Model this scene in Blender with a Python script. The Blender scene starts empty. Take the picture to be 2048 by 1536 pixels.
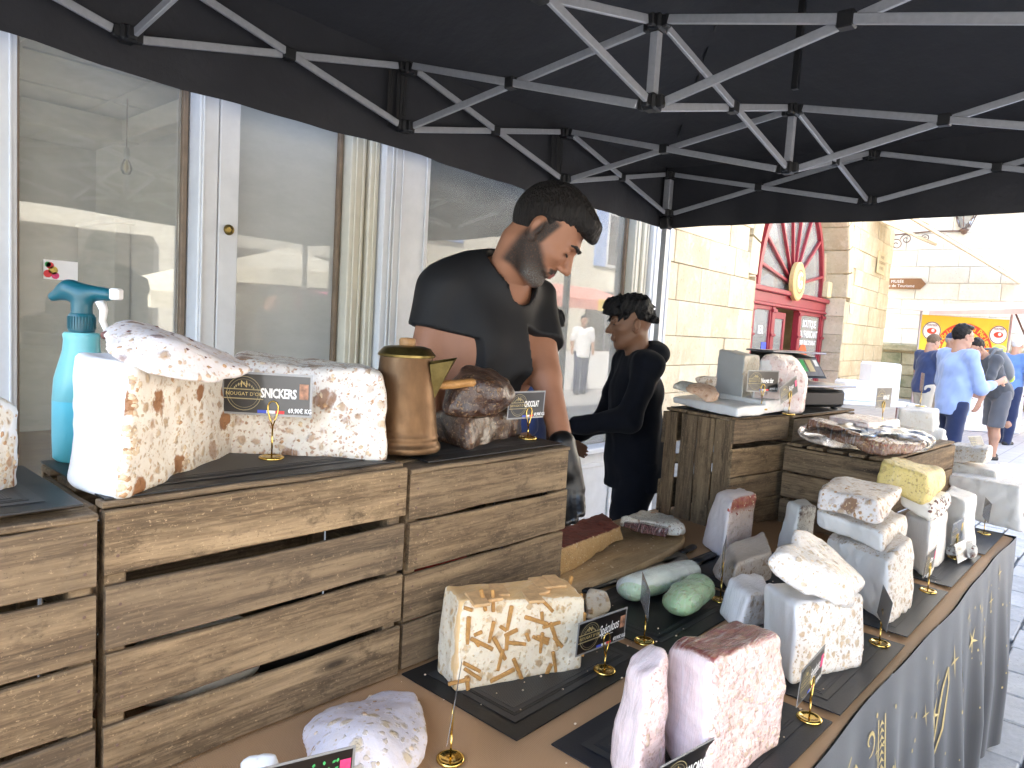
import bpy, bmesh, math, random
import numpy as np
from mathutils import Vector, Matrix, noise as mnoise

# ------------------------------------------------------------------ camera, world, sun, exposure
SC = bpy.context.scene
COL = SC.collection
RAD = math.radians

cam_d = bpy.data.cameras.new('camera')
cam = bpy.data.objects.new('camera', cam_d)
COL.objects.link(cam)
_r = Vector((0.6751, -0.7354, 0.0597)); _f = Vector((0.7377, 0.6694, -0.0872)); _r.normalize(); _f.normalize()
_u = _r.cross(_f); _u.normalize(); _r = _f.cross(_u)
cam.matrix_world = Matrix(((_r.x, _u.x, -_f.x, 0), (_r.y, _u.y, -_f.y, 0), (_r.z, _u.z, -_f.z, 1.45), (0, 0, 0, 1)))
cam_d.sensor_width = 36.0
cam_d.lens = 36.0 * 1440 / 2048
cam_d.clip_start = 0.02
cam_d.clip_end = 400
SC.camera = cam

SUN_EL, SUN_H = RAD(45), Vector((0.84, -0.54, 0)).normalized()     # light travels along SUN_H and down
W = bpy.data.worlds.new('World'); SC.world = W; W.use_nodes = True
_n = W.node_tree.nodes; _n.clear()
_sky = _n.new('ShaderNodeTexSky'); _sky.sky_type = 'NISHITA'; _sky.sun_disc = False
_sky.sun_elevation = SUN_EL
_sky.sun_rotation = math.atan2(-SUN_H.x, -SUN_H.y)
_bg = _n.new('ShaderNodeBackground'); _bg.inputs[1].default_value = 0.15
_ow = _n.new('ShaderNodeOutputWorld')
W.node_tree.links.new(_sky.outputs[0], _bg.inputs[0]); W.node_tree.links.new(_bg.outputs[0], _ow.inputs[0])

sun_d = bpy.data.lights.new('sun', 'SUN'); sun_d.energy = 5.0; sun_d.angle = RAD(0.6); sun_d.color = (1.0, 0.94, 0.84)
sun = bpy.data.objects.new('sun', sun_d); COL.objects.link(sun)
_d = Vector((SUN_H.x * math.cos(SUN_EL), SUN_H.y * math.cos(SUN_EL), -math.sin(SUN_EL)))
sun.rotation_euler = _d.to_track_quat('-Z', 'Y').to_euler(); sun.location = (-6, 8, 14)

VS = SC.view_settings
VS.view_transform = 'Standard'; VS.look = 'None'; VS.gamma = 1.0; VS.use_curve_mapping = False
VS.exposure = 3.0
SC.cycles.use_denoising = True
SC.cycles.max_bounces = 9; SC.cycles.diffuse_bounces = 5; SC.cycles.glossy_bounces = 4
SC.cycles.transmission_bounces = 4; SC.cycles.transparent_max_bounces = 12
SC.cycles.caustics_reflective = False; SC.cycles.caustics_refractive = False
SC.cycles.sample_clamp_indirect = 6.0

# ------------------------------------------------------------------ mesh helpers
rnd = random.Random(7)

def mesh(name, V, F, smooth=False):
    me = bpy.data.meshes.new(name)
    me.from_pydata([tuple(v) for v in V], [], F)
    if smooth: me.polygons.foreach_set('use_smooth', [True] * len(me.polygons))
    me.update()
    return me

def link(name, me, mat=None, parent=None, loc=None, rot=None, scale=None):
    o = bpy.data.objects.new(name, me); COL.objects.link(o)
    if mat is not None and me is not None and len(me.materials) == 0: me.materials.append(mat)
    if parent is not None: o.parent = parent
    if loc is not None: o.location = loc
    if rot is not None: o.rotation_euler = rot
    if scale is not None: o.scale = scale
    return o

def tag(o, label=None, cat=None, group=None, kind=None):
    if label: o['label'] = label
    if cat: o['category'] = cat
    if group: o['group'] = group
    if kind: o['kind'] = kind
    return o

def empty(name, loc=(0, 0, 0), rz=0.0, label=None, cat=None, group=None, kind=None):
    o = bpy.data.objects.new(name, None); COL.objects.link(o)
    o.location = loc; o.rotation_euler = (0, 0, rz); o.empty_display_size = 0.1
    return tag(o, label, cat, group, kind)

class MB:
    """collects pieces of one mesh"""
    def __init__(s): s.V = []; s.F = []
    def add(s, V, F, M=None):
        k = len(s.V)
        s.V += [tuple(M @ Vector(v)) if M is not None else tuple(v) for v in V]
        s.F += [tuple(i + k for i in f) for f in F]
        return s
    def box(s, a, b, c=0.0, M=None):
        """box from corner a to corner b with chamfer c"""
        (x0, y0, z0), (x1, y1, z1) = a, b
        if c <= 0:
            V = [(x, y, z) for z in (z0, z1) for y in (y0, y1) for x in (x0, x1)]
            F = [(0, 2, 3, 1), (4, 5, 7, 6), (0, 1, 5, 4), (2, 6, 7, 3), (0, 4, 6, 2), (1, 3, 7, 5)]
            return s.add(V, F, M)
        c = min(c, (x1 - x0) * .49, (y1 - y0) * .49, (z1 - z0) * .49)
        V = []; idx = {}
        for ix, sx in ((0, -1), (1, 1)):
            for iy, sy in ((0, -1), (1, 1)):
                for iz, sz in ((0, -1), (1, 1)):
                    X, Y, Z = (x0, x1)[ix], (y0, y1)[iy], (z0, z1)[iz]
                    for ax in range(3):
                        p = [X - sx * c, Y - sy * c, Z - sz * c]; p[ax] = (X, Y, Z)[ax]
                        idx[(ix, iy, iz, ax)] = len(V); V.append(tuple(p))
        F = []
        for ax in range(3):
            o = [k for k in range(3) if k != ax]
            for sgn in (0, 1):
                q = []
                for a1, a2 in ((0, 0), (1, 0), (1, 1), (0, 1)):
                    t = [0, 0, 0]; t[ax] = sgn; t[o[0]] = a1; t[o[1]] = a2
                    q.append(idx[(*t, ax)])
                if (sgn == 1) == (ax == 1): q.reverse()
                F.append(tuple(q))
        for ax in range(3):                      # edges along ax
            o = [k for k in range(3) if k != ax]
            for a1 in (0, 1):
                for a2 in (0, 1):
                    t0 = [0, 0, 0]; t0[o[0]] = a1; t0[o[1]] = a2; t1 = list(t0); t1[ax] = 1
                    q = [idx[(*t0, o[0])], idx[(*t1, o[0])], idx[(*t1, o[1])], idx[(*t0, o[1])]]
                    if (a1 ^ a2) ^ (ax == 1): q.reverse()
                    F.append(tuple(q))
        for ix in (0, 1):
            for iy in (0, 1):
                for iz in (0, 1):
                    q = [idx[(ix, iy, iz, k)] for k in range(3)]
                    if (ix + iy + iz) % 2 == 0: q.reverse()
                    F.append(tuple(q))
        return s.add(V, F, M)
    def tube(s, P, r, n=10, cap=True, M=None):
        P = [Vector(p) for p in P]; R = r if isinstance(r, (list, tuple)) else [r] * len(P)
        V = []; F = []; prev = None
        for i, p in enumerate(P):
            t = (P[min(i + 1, len(P) - 1)] - P[max(i - 1, 0)]).normalized()
            if prev is None: a = t.orthogonal().normalized()
            else: a = (prev - t * prev.dot(t)).normalized()
            prev = a; b = t.cross(a)
            for k in range(n):
                w = 2 * math.pi * k / n
                V.append(p + (a * math.cos(w) + b * math.sin(w)) * R[i])
        for i in range(len(P) - 1):
            for k in range(n):
                F.append((i * n + k, i * n + (k + 1) % n, (i + 1) * n + (k + 1) % n, (i + 1) * n + k))
        if cap:
            F.append(tuple(reversed(range(n)))); F.append(tuple(range((len(P) - 1) * n, len(P) * n)))
        return s.add(V, F, M)
    def lathe(s, prof, n=32, M=None, cap=True):
        V = []; F = []
        for r, z in prof:
            for k in range(n):
                w = 2 * math.pi * k / n; V.append((r * math.cos(w), r * math.sin(w), z))
        for i in range(len(prof) - 1):
            for k in range(n):
                F.append((i * n + k, i * n + (k + 1) % n, (i + 1) * n + (k + 1) % n, (i + 1) * n + k))
        if cap:
            F.append(tuple(reversed(range(n)))); F.append(tuple(range((len(prof) - 1) * n, len(prof) * n)))
        return s.add(V, F, M)
    def prism(s, poly, d, M=None):
        """polygon in local xy extruded by d along z"""
        n = len(poly)
        V = [(x, y, 0) for x, y in poly] + [(x, y, d) for x, y in poly]
        F = [tuple(reversed(range(n))), tuple(range(n, 2 * n))] + [(i, (i + 1) % n, n + (i + 1) % n, n + i) for i in range(n)]
        return s.add(V, F, M)
    def bar(s, a, b, w, h, c=0.0, up=(0, 0, 1)):
        """rectangular bar from a to b; w across, h along up"""
        a = Vector(a); b = Vector(b); t = b - a; L = t.length; t.normalize()
        u = Vector(up); u = (u - t * u.dot(t)).normalized(); v = u.cross(t)
        M = Matrix(((t.x, v.x, u.x, a.x), (t.y, v.y, u.y, a.y), (t.z, v.z, u.z, a.z), (0, 0, 0, 1)))
        return s.box((0, -w / 2, -h / 2), (L, w / 2, h / 2), c, M)
    def mesh(s, name, smooth=False): return mesh(name, s.V, s.F, smooth)
    def build(s, name, mat, parent=None, smooth=False, loc=None, rot=None):
        return link(name, s.mesh(name, smooth), mat, parent, loc, rot)

def smooth_by_angle(o, deg=40):
    o.data.polygons.foreach_set('use_smooth', [True] * len(o.data.polygons))
    bm = bmesh.new(); bm.from_mesh(o.data)
    for e in bm.edges:
        if len(e.link_faces) == 2 and e.calc_face_angle(0) > RAD(deg): e.smooth = False
    bm.to_mesh(o.data); bm.free()
    return o

def text_mesh(name, body, size=1.0, bold=0.0, shear=0.0, space=1.0, align='CENTER', extrude=0.0):
    cu = bpy.data.curves.new(name + '_text', 'FONT'); cu.body = body; cu.size = size; cu.align_x = align; cu.align_y = 'CENTER'
    cu.offset = bold; cu.shear = shear; cu.space_character = space; cu.resolution_u = 2; cu.extrude = extrude
    ob = bpy.data.objects.new(name + '_text', cu)
    me = ob.to_mesh().copy(); ob.to_mesh_clear(); me.name = name
    bpy.data.objects.remove(ob); bpy.data.curves.remove(cu); me.materials.clear()
    return me

# ------------------------------------------------------------------ signed distance fields -> surface nets
def surface_nets(D, org, h):
    """D: 3-D array of distances (negative inside); returns verts, quads"""
    s = D < 0
    nx, ny, nz = D.shape
    cn = [(i, j, k) for i in (0, 1) for j in (0, 1) for k in (0, 1)]
    sh = [s[i:nx - 1 + i, j:ny - 1 + j, k:nz - 1 + k] for i, j, k in cn]
    al = sh[0].copy(); an = sh[0].copy()
    for q in sh[1:]: al &= q; an |= q
    act = an & ~al
    I = np.argwhere(act)
    cv = {a: D[I[:, 0] + a[0], I[:, 1] + a[1], I[:, 2] + a[2]] for a in cn}
    C = np.zeros((len(I), 3)); N = np.zeros(len(I))
    for a in cn:
        for ax in range(3):
            if a[ax]: continue
            b = list(a); b[ax] = 1
            A = cv[a]; Bv = cv[tuple(b)]
            m = (A < 0) != (Bv < 0)
            t = np.where(m, A / np.where(m, A - Bv, 1), 0)
            for c in range(3): C[:, c] += np.where(m, a[c] + (t if c == ax else 0), 0)
            N += m
    ids = -np.ones(act.shape, np.int32); ids[act] = np.arange(len(I))
    V = (I + C / N[:, None]) * h + np.array(org)
    Q = []
    for ax in range(3):
        o1, o2 = (ax + 1) % 3, (ax + 2) % 3
        sl0 = [slice(None)] * 3; sl1 = [slice(None)] * 3
        sl0[ax] = slice(0, -1); sl1[ax] = slice(1, None)
        a = s[tuple(sl0)]; b = s[tuple(sl1)]
        e = np.argwhere(a != b)
        e = e[(e[:, o1] > 0) & (e[:, o2] > 0) & (e[:, o1] < D.shape[o1] - 1) & (e[:, o2] < D.shape[o2] - 1)]
        inside = s[e[:, 0], e[:, 1], e[:, 2]]
        def g(d1, d2):
            q = e.copy(); q[:, o1] -= d1; q[:, o2] -= d2
            return ids[q[:, 0], q[:, 1], q[:, 2]]
        q = np.stack([g(1, 1), g(0, 1), g(0, 0), g(1, 0)], 1)
        q[~inside] = q[~inside][:, ::-1]
        Q.append(q)
    return V, np.concatenate(Q)

def np_mesh(name, V, Q, smooth=True):
    me = bpy.data.meshes.new(name)
    me.vertices.add(len(V)); me.vertices.foreach_set('co', np.asarray(V, np.float32).ravel())
    k = Q.shape[1]
    me.loops.add(Q.size); me.loops.foreach_set('vertex_index', np.asarray(Q, np.int32).ravel())
    me.polygons.add(len(Q)); me.polygons.foreach_set('loop_start', np.arange(len(Q), dtype=np.int32) * k)
    if smooth: me.polygons.foreach_set('use_smooth', np.ones(len(Q), bool))
    me.update(calc_edges=True); me.validate()
    return me

def attr(me, name, vals):
    a = me.attributes.new(name, 'FLOAT', 'POINT'); a.data.foreach_set('value', np.asarray(vals, np.float32))

def smin(a, b, k):
    h = np.clip(0.5 + 0.5 * (b - a) / k, 0, 1)
    return b + (a - b) * h - k * h * (1 - h)
def smax(a, b, k): return -smin(-a, -b, k)

class Field:
    """grid of points with an accumulated distance"""
    def __init__(s, lo, hi, h):
        s.h = h; s.lo = np.array(lo, float)
        n = [int(math.ceil((b - a) / h)) + 1 for a, b in zip(lo, hi)]
        ax = [lo[i] + h * np.arange(n[i]) for i in range(3)]
        s.P = np.stack(np.meshgrid(*ax, indexing='ij'), -1); s.D = np.full(n, 9.0)
    def sub(s, lo, hi):
        i0 = np.maximum(0, np.floor((lo - s.lo) / s.h).astype(int)); i1 = np.minimum(np.array(s.D.shape), np.ceil((hi - s.lo) / s.h).astype(int) + 1)
        return tuple(slice(int(a), max(int(a), int(b))) for a, b in zip(i0, i1))
    def cone(s, a, b, ra, rb, sc=(1, 1, 1), pad=.075):
        a = np.array(a, float); b = np.array(b, float); sc = np.array(sc, float)
        r = max(ra, rb) * sc + pad; sl = s.sub(np.minimum(a, b) - r, np.maximum(a, b) + r)
        q = (s.P[sl] - a) / sc; ba = (b - a) / sc
        t = np.clip((q @ ba) / max(ba @ ba, 1e-9), 0, 1)
        return sl, np.linalg.norm(q - t[..., None] * ba, axis=-1) - (ra + (rb - ra) * t)
    def ell(s, c, r, R=None, pad=.075):
        c = np.array(c, float); r = np.array(r, float); m = r.max() if R is not None else r
        sl = s.sub(c - m - pad, c + m + pad); q = s.P[sl] - c
        if R is not None: q = q @ np.array(R, float)
        k0 = np.linalg.norm(q / r, axis=-1); k1 = np.linalg.norm(q / (r * r), axis=-1)
        return sl, k0 * (k0 - 1) / np.maximum(k1, 1e-6)
    def plane(s, p, n):
        n = np.array(n, float); n /= np.linalg.norm(n)
        return (s.P - np.array(p, float)) @ n
    def add(s, d, k=0.01):
        sl, d = d if isinstance(d, tuple) else (Ellipsis, d)
        s.D[sl] = smin(s.D[sl], d, k) if k > 0 else np.minimum(s.D[sl], d); return s
    def cut(s, d, k=0.01):
        sl, d = d if isinstance(d, tuple) else (Ellipsis, d)
        s.D[sl] = smax(s.D[sl], -d, k); return s
    def keep(s, d, k=0.01): s.D = smax(s.D, d, k); return s
    def wave(s, amp, f, seed=0):
        m = np.abs(s.D) < .03 + 3 * amp; P = s.P[m]; rr = np.random.RandomState(int(seed * 7 + f) % 9973); v = 0
        for k in range(5):
            d = rr.normal(size=3); d = d / np.linalg.norm(d) * f * rr.uniform(.6, 1.5); e = rr.normal(size=3) * f * .7
            v = v + np.sin(P @ d + rr.uniform(0, 6) + 1.2 * np.sin(P @ e))
        s.D[m] += amp * .28 * v
        return s
    def verts(s): return surface_nets(s.D, s.lo, s.h)

# ------------------------------------------------------------------ materials
class NT:
    def __init__(s, name):
        s.m = bpy.data.materials.new(name); s.m.use_nodes = True
        s.t = s.m.node_tree; s.t.nodes.clear()
        s.out = s.t.nodes.new('ShaderNodeOutputMaterial')
        s.co = s.t.nodes.new('ShaderNodeTexCoord'); s.obj = s.co.outputs['Object']
    def n(s, typ, **kw):
        nd = s.t.nodes.new(typ)
        for k, v in kw.items():
            if k.startswith('i_'):
                key = k[2:]; key = int(key) if key.isdigit() else key.replace('_', ' ')
                s.put(nd.inputs[key], v)
            else: setattr(nd, k, v)
        return nd
    def put(s, inp, v):
        if isinstance(v, bpy.types.NodeSocket): s.t.links.new(v, inp)
        elif isinstance(v, (tuple, list)) and len(v) == 3 and inp.type == 'RGBA': inp.default_value = (*v, 1)
        else: inp.default_value = v
    def map(s, vec=None, loc=(0, 0, 0), rot=(0, 0, 0), sc=(1, 1, 1), rand=0.0):
        vec = vec or s.obj
        if rand:
            oi = s.n('ShaderNodeObjectInfo'); r = s.n('ShaderNodeVectorMath', operation='SCALE', i_0=(1.0, 1.7, 2.3)); s.put(r.inputs['Scale'], s.math('MULTIPLY', oi.outputs['Random'], rand))
            vec = s.n('ShaderNodeVectorMath', operation='ADD', i_0=vec, i_1=r.outputs[0]).outputs[0]
        return s.n('ShaderNodeMapping', i_Vector=vec, i_Location=loc, i_Rotation=rot, i_Scale=sc).outputs[0]
    def noise(s, vec=None, scale=5, detail=4, rough=.55, dist=0.0, col=False):
        nd = s.n('ShaderNodeTexNoise', i_Vector=vec or s.obj, i_Scale=scale, i_Detail=detail, i_Roughness=rough, i_Distortion=dist)
        return nd.outputs['Color' if col else 'Fac']
    def vor(s, vec=None, scale=5, feature='F1', out='Distance', rnd=1.0, smooth=0.2):
        nd = s.n('ShaderNodeTexVoronoi', feature=feature, i_Vector=vec or s.obj, i_Scale=scale, i_Randomness=rnd)
        return nd.outputs[out]
    def ramp(s, fac, stops, interp='LINEAR'):
        nd = s.n('ShaderNodeValToRGB', i_Fac=fac); nd.color_ramp.interpolation = interp
        el = nd.color_ramp.elements
        while len(el) < len(stops): el.new(0.5)
        for e, (p, c) in zip(el, stops):
            e.position = p; e.color = (c, c, c, 1) if isinstance(c, (int, float)) else (*c, 1)
        return nd.outputs[0]
    def mix(s, f, a, b, mode='MIX'):
        nd = s.n('ShaderNodeMix', data_type='RGBA', blend_type=mode)
        s.put(nd.inputs['Factor'], f); s.put(nd.inputs['A'], a); s.put(nd.inputs['B'], b)
        return nd.outputs['Result']
    def math(s, op, a, b=0.0, clamp=False):
        nd = s.n('ShaderNodeMath', operation=op, use_clamp=clamp); s.put(nd.inputs[0], a); s.put(nd.inputs[1], b); return nd.outputs[0]
    def attr(s, name): return s.n('ShaderNodeAttribute', attribute_name=name).outputs['Fac']
    def bump(s, h, strength=.3, dist=.01, normal=None):
        nd = s.n('ShaderNodeBump', i_Height=h, i_Strength=strength, i_Distance=dist)
        if normal: s.put(nd.inputs['Normal'], normal)
        return nd.outputs[0]
    def pbr(s, col=(.5, .5, .5), rough=.6, metal=0.0, normal=None, **kw):
        p = s.n('ShaderNodeBsdfPrincipled'); s.put(p.inputs['Base Color'], col); s.put(p.inputs['Roughness'], rough); s.put(p.inputs['Metallic'], metal)
        if normal: s.put(p.inputs['Normal'], normal)
        for k, v in kw.items(): s.put(p.inputs[k.replace('_', ' ')], v)
        s.t.links.new(p.outputs[0], s.out.inputs[0]); s.p = p
        return s.m

def simple(name, col, rough=.6, metal=0.0, var=.12, scale=30, bump=.1, bd=.002, **kw):
    t = NT(name); v = t.map(rand=9.0)
    n = t.noise(v, scale, 4)
    c = t.mix(t.ramp(n, [(.3, 0.0), (.75, 1.0)]), tuple(x * (1 - var) for x in col), tuple(min(1, x * (1 + var)) for x in col))
    return t.pbr(c, rough, metal, t.bump(n, bump, bd) if bump else None, **kw)
M = {}
def wood_mat(name, dark, mid, light, scale=1.0, rough=.75):
    t = NT(name); v = t.map(rand=23.0)
    g = t.noise(t.map(v, sc=(1.6 * scale, 34 * scale, 34 * scale)), 1.0, 6, .62, 0.6)
    big = t.noise(t.map(v, sc=(2.2, 9, 9)), 1.2, 3, .5)
    saw = t.noise(t.map(v, rot=(0, 0, .12), sc=(70, 2.2, 2.2)), 1.0, 2, .4)
    c = t.ramp(g, [(.33, dark), (.48, mid), (.64, light)])
    c = t.mix(t.ramp(big, [(.36, 0.75), (.62, 0.0)]), c, tuple(x * .55 for x in mid))
    fine = t.noise(t.map(v, sc=(9, 110, 110)), 2.0, 5, .65)
    c = t.mix(t.ramp(fine, [(.46, 0.0), (.70, .45)]), c, tuple(min(1, x * 1.25) for x in light))
    c = t.mix(t.ramp(fine, [(.28, .5), (.42, 0.0)]), c, tuple(x * .6 for x in dark))
    kn = t.vor(t.map(v, sc=(3.2, 12, 12)), 1.0)                                     # knots
    c = t.mix(t.ramp(kn, [(.05, .9), (.16, 0.0)]), c, tuple(x * .3 for x in dark))
    stain = t.noise(t.map(v, sc=(5, 9, 9)), 2.2, 6, .75)
    c = t.mix(t.ramp(stain, [(.54, 0.0), (.68, .75)]), c, tuple(x * .8 for x in dark))
    scuff = t.noise(t.map(v, sc=(55, 75, 75)), 2.6, 4, .75)
    c = t.mix(t.ramp(scuff, [(.60, 0.0), (.70, .7)]), c, tuple(min(1, x * 1.6) for x in light))
    c = t.mix(t.ramp(scuff, [(.30, .7), (.38, 0.0)]), c, tuple(x * .7 for x in dark))
    oi = t.n('ShaderNodeObjectInfo').outputs['Random']
    c = t.mix(t.math('MULTIPLY', oi, .5), c, (.085, .066, .05))
    h = t.math('ADD', t.math('MULTIPLY', g, .7), t.math('MULTIPLY', saw, .5))
    M[name] = t.pbr(c, rough, 0, t.bump(h, .8, .005), Specular_IOR_Level=.3)
wood_mat('crate_wood', (.055, .036, .020), (.185, .124, .070), (.37, .262, .152))
wood_mat('crate_wood_pale', (.055, .034, .018), (.185, .120, .066), (.35, .245, .138))
wood_mat('board_wood', (.58, .35, .15), (.72, .48, .24), (.78, .56, .32), .6, .55)
wood_mat('sill_wood', (.20, .12, .06), (.33, .21, .11), (.42, .29, .16), .5, .5)
wood_mat('handle_wood', (.42, .19, .05), (.58, .29, .09), (.66, .36, .13), 1.5, .4)

def fabric(name, col, rough=.85, weave=900, folds=0.0, sheen=.3):
    t = NT(name)
    n = t.noise(t.obj, 6, 4); w = t.noise(t.obj, weave, 1)
    c = t.mix(n, tuple(x * .8 for x in col), tuple(x * 1.2 for x in col))
    hgt = t.math('ADD', t.math('MULTIPLY', n, folds), t.math('MULTIPLY', w, .12))
    M[name] = t.pbr(c, rough, 0, t.bump(hgt, .35, .01), Sheen_Weight=sheen, Sheen_Roughness=.5, Specular_IOR_Level=.2)
fabric('canopy_cloth', (.024, .0245, .029), .5, 300, 2.4, .05)
fabric('tshirt_black', (.0115, .011, .0115), .62, 500, .3, .0)
fabric('hoodie_navy', (.0055, .0065, .011), .95, 400, .8, .03)
fabric('tee_blue', (.03, .05, .16), .85, 400, .8)
fabric('tee_navy', (.03, .045, .11), .85, 400, .8)
fabric('shirt_light_blue', (.30, .40, .68), .8, 400, .8)
fabric('shirt_mint', (.52, .66, .66), .8, 400, .8)
fabric('tee_charcoal', (.07, .075, .085), .85, 400, .8)
fabric('polo_blue', (.12, .22, .48), .85, 400, .8)
fabric('jeans', (.02, .03, .08), .9, 300, .8)
fabric('shorts_grey', (.10, .105, .12), .9, 300, .8)
fabric('trousers_beige', (.5, .45, .36), .9, 300, .8)
fabric('strap_grey', (.15, .16, .17), .9, 300, .8)
fabric('backpack_lime', (.55, .75, .12), .8, 300, .6)
fabric('shirt_white', (.75, .75, .76), .8, 300, .8)
fabric('parasol_cream', (.74, .68, .55), .85, 200, .5)
fabric('awning_pink', (.85, .10, .26), .8, 200, .5)
fabric('awning_salmon', (.80, .33, .26), .8, 200, .5)
fabric('awning_red', (.85, .10, .035), .8, 200, .5)
fabric('awning_yellow', (.85, .62, .06), .8, 200, .5)
fabric('awning_beige', (.66, .54, .38), .85, 200, .5)

M['aluminium'] = simple('aluminium', (.40, .41, .44), .38, .55, .08, 60, .08, .0006)
M['black_plastic'] = simple('black_plastic', (.006, .006, .007), .45, 0, .2, 60, .1, .001)
M['glove_black'] = simple('glove_black', (.005, .005, .0055), .38, 0, .2, 40, .25, .004)
M['white_paint'] = simple('white_paint', (.68, .69, .70), .5, 0, .06, 14, .12, .002)
M['cream_paint'] = simple('cream_paint', (.68, .64, .52), .5, 0, .07, 14, .15, .002)
M['sash_brown'] = simple('sash_brown', (.23, .165, .11), .6, 0, .2, 20, .1, .002)
M['interior_wall'] = simple('interior_wall', (.62, .62, .59), .8, 0, .08, 2.0, .1, .003)
M['interior_ceiling'] = simple('interior_ceiling', (.66, .655, .63), .85, 0, .05, 3.0, .1, .003)
M['interior_board'] = simple('interior_board', (.66, .65, .60), .7, 0, .07, 9.0, .1, .003)
M['frosted_panel'] = simple('frosted_panel', (.72, .77, .75), .75, 0, .06, 2.0, .0, .003)
M['dark_gap'] = simple('dark_gap', (.03, .028, .025), .9)
M['brass'] = simple('brass', (.72, .50, .14), .16, 1.0, .05, 40, .03, .001)
M['gold_print'] = simple('gold_print', (.60, .47, .20), .5, .0, .15, 60, 0)
M['gold_print_dim'] = simple('gold_print_dim', (.36, .30, .16), .55, .0, .15, 60, 0)
M['white_print'] = simple('white_print', (.85, .85, .85), .5, 0, .02, 60, 0)
M['blue_print'] = simple('blue_print', (.05, .09, .55), .5, 0, .02, 60, 0)
M['red_print'] = simple('red_print', (.75, .05, .06), .5, 0, .02, 60, 0)
M['pink_print'] = simple('pink_print', (.75, .06, .2), .5, 0, .3, 120, 0)
M['green_print'] = simple('green_print', (.07, .42, .13), .5, 0, .2, 60, 0)
M['yellow_print'] = simple('yellow_print', (.7, .5, .1), .5, 0, .4, 90, 0)
M['brown_print'] = simple('brown_print', (.4, .2, .12), .5, 0, .7, 90, 0)
M['card_black'] = simple('card_black', (.006, .0055, .006), .28, 0, .2, 30, 0, Coat_Weight=.6, Coat_Roughness=.08)
M['card_clear'] = simple('card_clear', (.26, .26, .26), .22, 0, .05, 30, 0, Coat_Weight=.5)
M['slate'] = simple('slate', (.010, .0105, .012), .55, 0, .3, 60, .2, .002)
M['plaster_white'] = simple('plaster_white', (.85, .85, .86), .6, 0, .03, 20, .05, .002)

def glass(name, tint=(1, 1, 1), refl=.9, dirt_haze=.0, ior=1.5, rough=.0, even=.3):
    t = NT(name)
    fr = t.n('ShaderNodeFresnel', i_IOR=ior).outputs[0]
    tr = t.n('ShaderNodeBsdfTransparent', i_Color=tint).outputs[0]
    gl = t.n('ShaderNodeBsdfGlossy', i_Color=(refl, refl, refl), i_Roughness=rough).outputs[0]
    m = t.n('ShaderNodeMixShader', i_0=fr, i_1=tr, i_2=gl).outputs[0]
    if dirt_haze:  # dirt and whitewash layer, its pale colour also painting reflected haze
        df = t.n('ShaderNodeBsdfDiffuse', i_Color=(.78, .80, .77)).outputs[0]
        nz = t.noise(t.map(sc=(1.5, 1.5, 4)), 2.0, 6, .7)
        m = t.n('ShaderNodeMixShader', i_0=t.math('MULTIPLY', t.ramp(nz, [(.35, even), (.7, 1.0)]), dirt_haze), i_1=m, i_2=df).outputs[0]
    t.t.links.new(m, t.out.inputs[0]); M[name] = t.m
glass('window_glass', (.95, .96, .95), 1.0, .28, 1.75, 0.0, .6)
glass('whitewashed_glass', (.95, .96, .95), 1.0, .62, 1.75, 0.0, .86)
glass('bulb_glass', (.9, .88, .8), 1.0, 0)
glass('clear_film', (.97, .97, .97), 1.0, .06, 1.28, .16)
glass('lens_glass', (.8, .8, .8), 1.0, 0)

def stone(name, a, b, c, scale=1.0, bump=.5):
    t = NT(name); v = t.map(rand=31.0)
    n1 = t.noise(v, 1.3 * scale, 5, .6); n2 = t.noise(v, 16 * scale, 6, .7); n3 = t.noise(t.map(v, sc=(3, 3, .7)), 1.4 * scale, 4, .6)
    col = t.ramp(n1, [(.28, a), (.5, b), (.72, c)])
    col = t.mix(t.ramp(n2, [(.5, 0.0), (.8, .45)]), col, tuple(x * .55 for x in a))
    col = t.mix(t.ramp(n3, [(.55, 0.0), (.8, .5)]), col, tuple(x * .7 for x in b))
    oi = t.n('ShaderNodeObjectInfo').outputs['Random']
    col = t.mix(t.math('MULTIPLY', oi, .45), col, tuple(x * .74 for x in a))
    pit = t.vor(v, 9 * scale); col = t.mix(t.ramp(pit, [(.06, .6), (.13, 0.0)]), col, tuple(x * .5 for x in a))
    n4 = t.noise(v, 4.5 * scale, 6, .75); col = t.mix(t.ramp(n4, [(.52, 0.0), (.68, .55)]), col, c)
    M[name] = t.pbr(col, .9, 0, t.bump(n2, bump, .02))
stone('stone_gold', (.52, .41, .25), (.69, .58, .39), (.78, .69, .51))
stone('stone_pale', (.72, .67, .57), (.80, .76, .66), (.84, .80, .71))
stone('stone_mossy', (.11, .13, .06), (.33, .29, .18), (.44, .38, .26), 2.4)
stone('mortar', (.46, .37, .23), (.58, .48, .32), (.64, .54, .38))
stone('paving', (.36, .37, .38), (.47, .47, .47), (.55, .55, .54), 3.0, .25)
stone('paving_joint', (.16, .16, .16), (.22, .22, .21), (.27, .27, .26), 3.0, .2)
M['red_paint'] = simple('red_paint', (.30, .022, .035), .38, 0, .12, 12, .08, .002)
M['shop_dark'] = simple('shop_dark', (.10, .085, .07), .7, 0, .4, 3)
M['iron'] = simple('iron', (.16, .10, .075), .6, .3, .2, 30, .1)
M['sign_brown'] = simple('sign_brown', (.24, .12, .055), .5, 0, .1, 30, .0)
M['plaque_cream'] = simple('plaque_cream', (.66, .54, .30), .5, 0, .1, 30, .0)
M['badge_gold'] = simple('badge_gold', (.66, .44, .17), .5, 0, .1, 30, .0)
M['banner_yellow'] = simple('banner_yellow', (.80, .63, .05), .7, 0, .06, 6, .1)
M['banner_red'] = simple('banner_red', (.72, .07, .03), .7, 0, .06, 6, .0)
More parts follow.
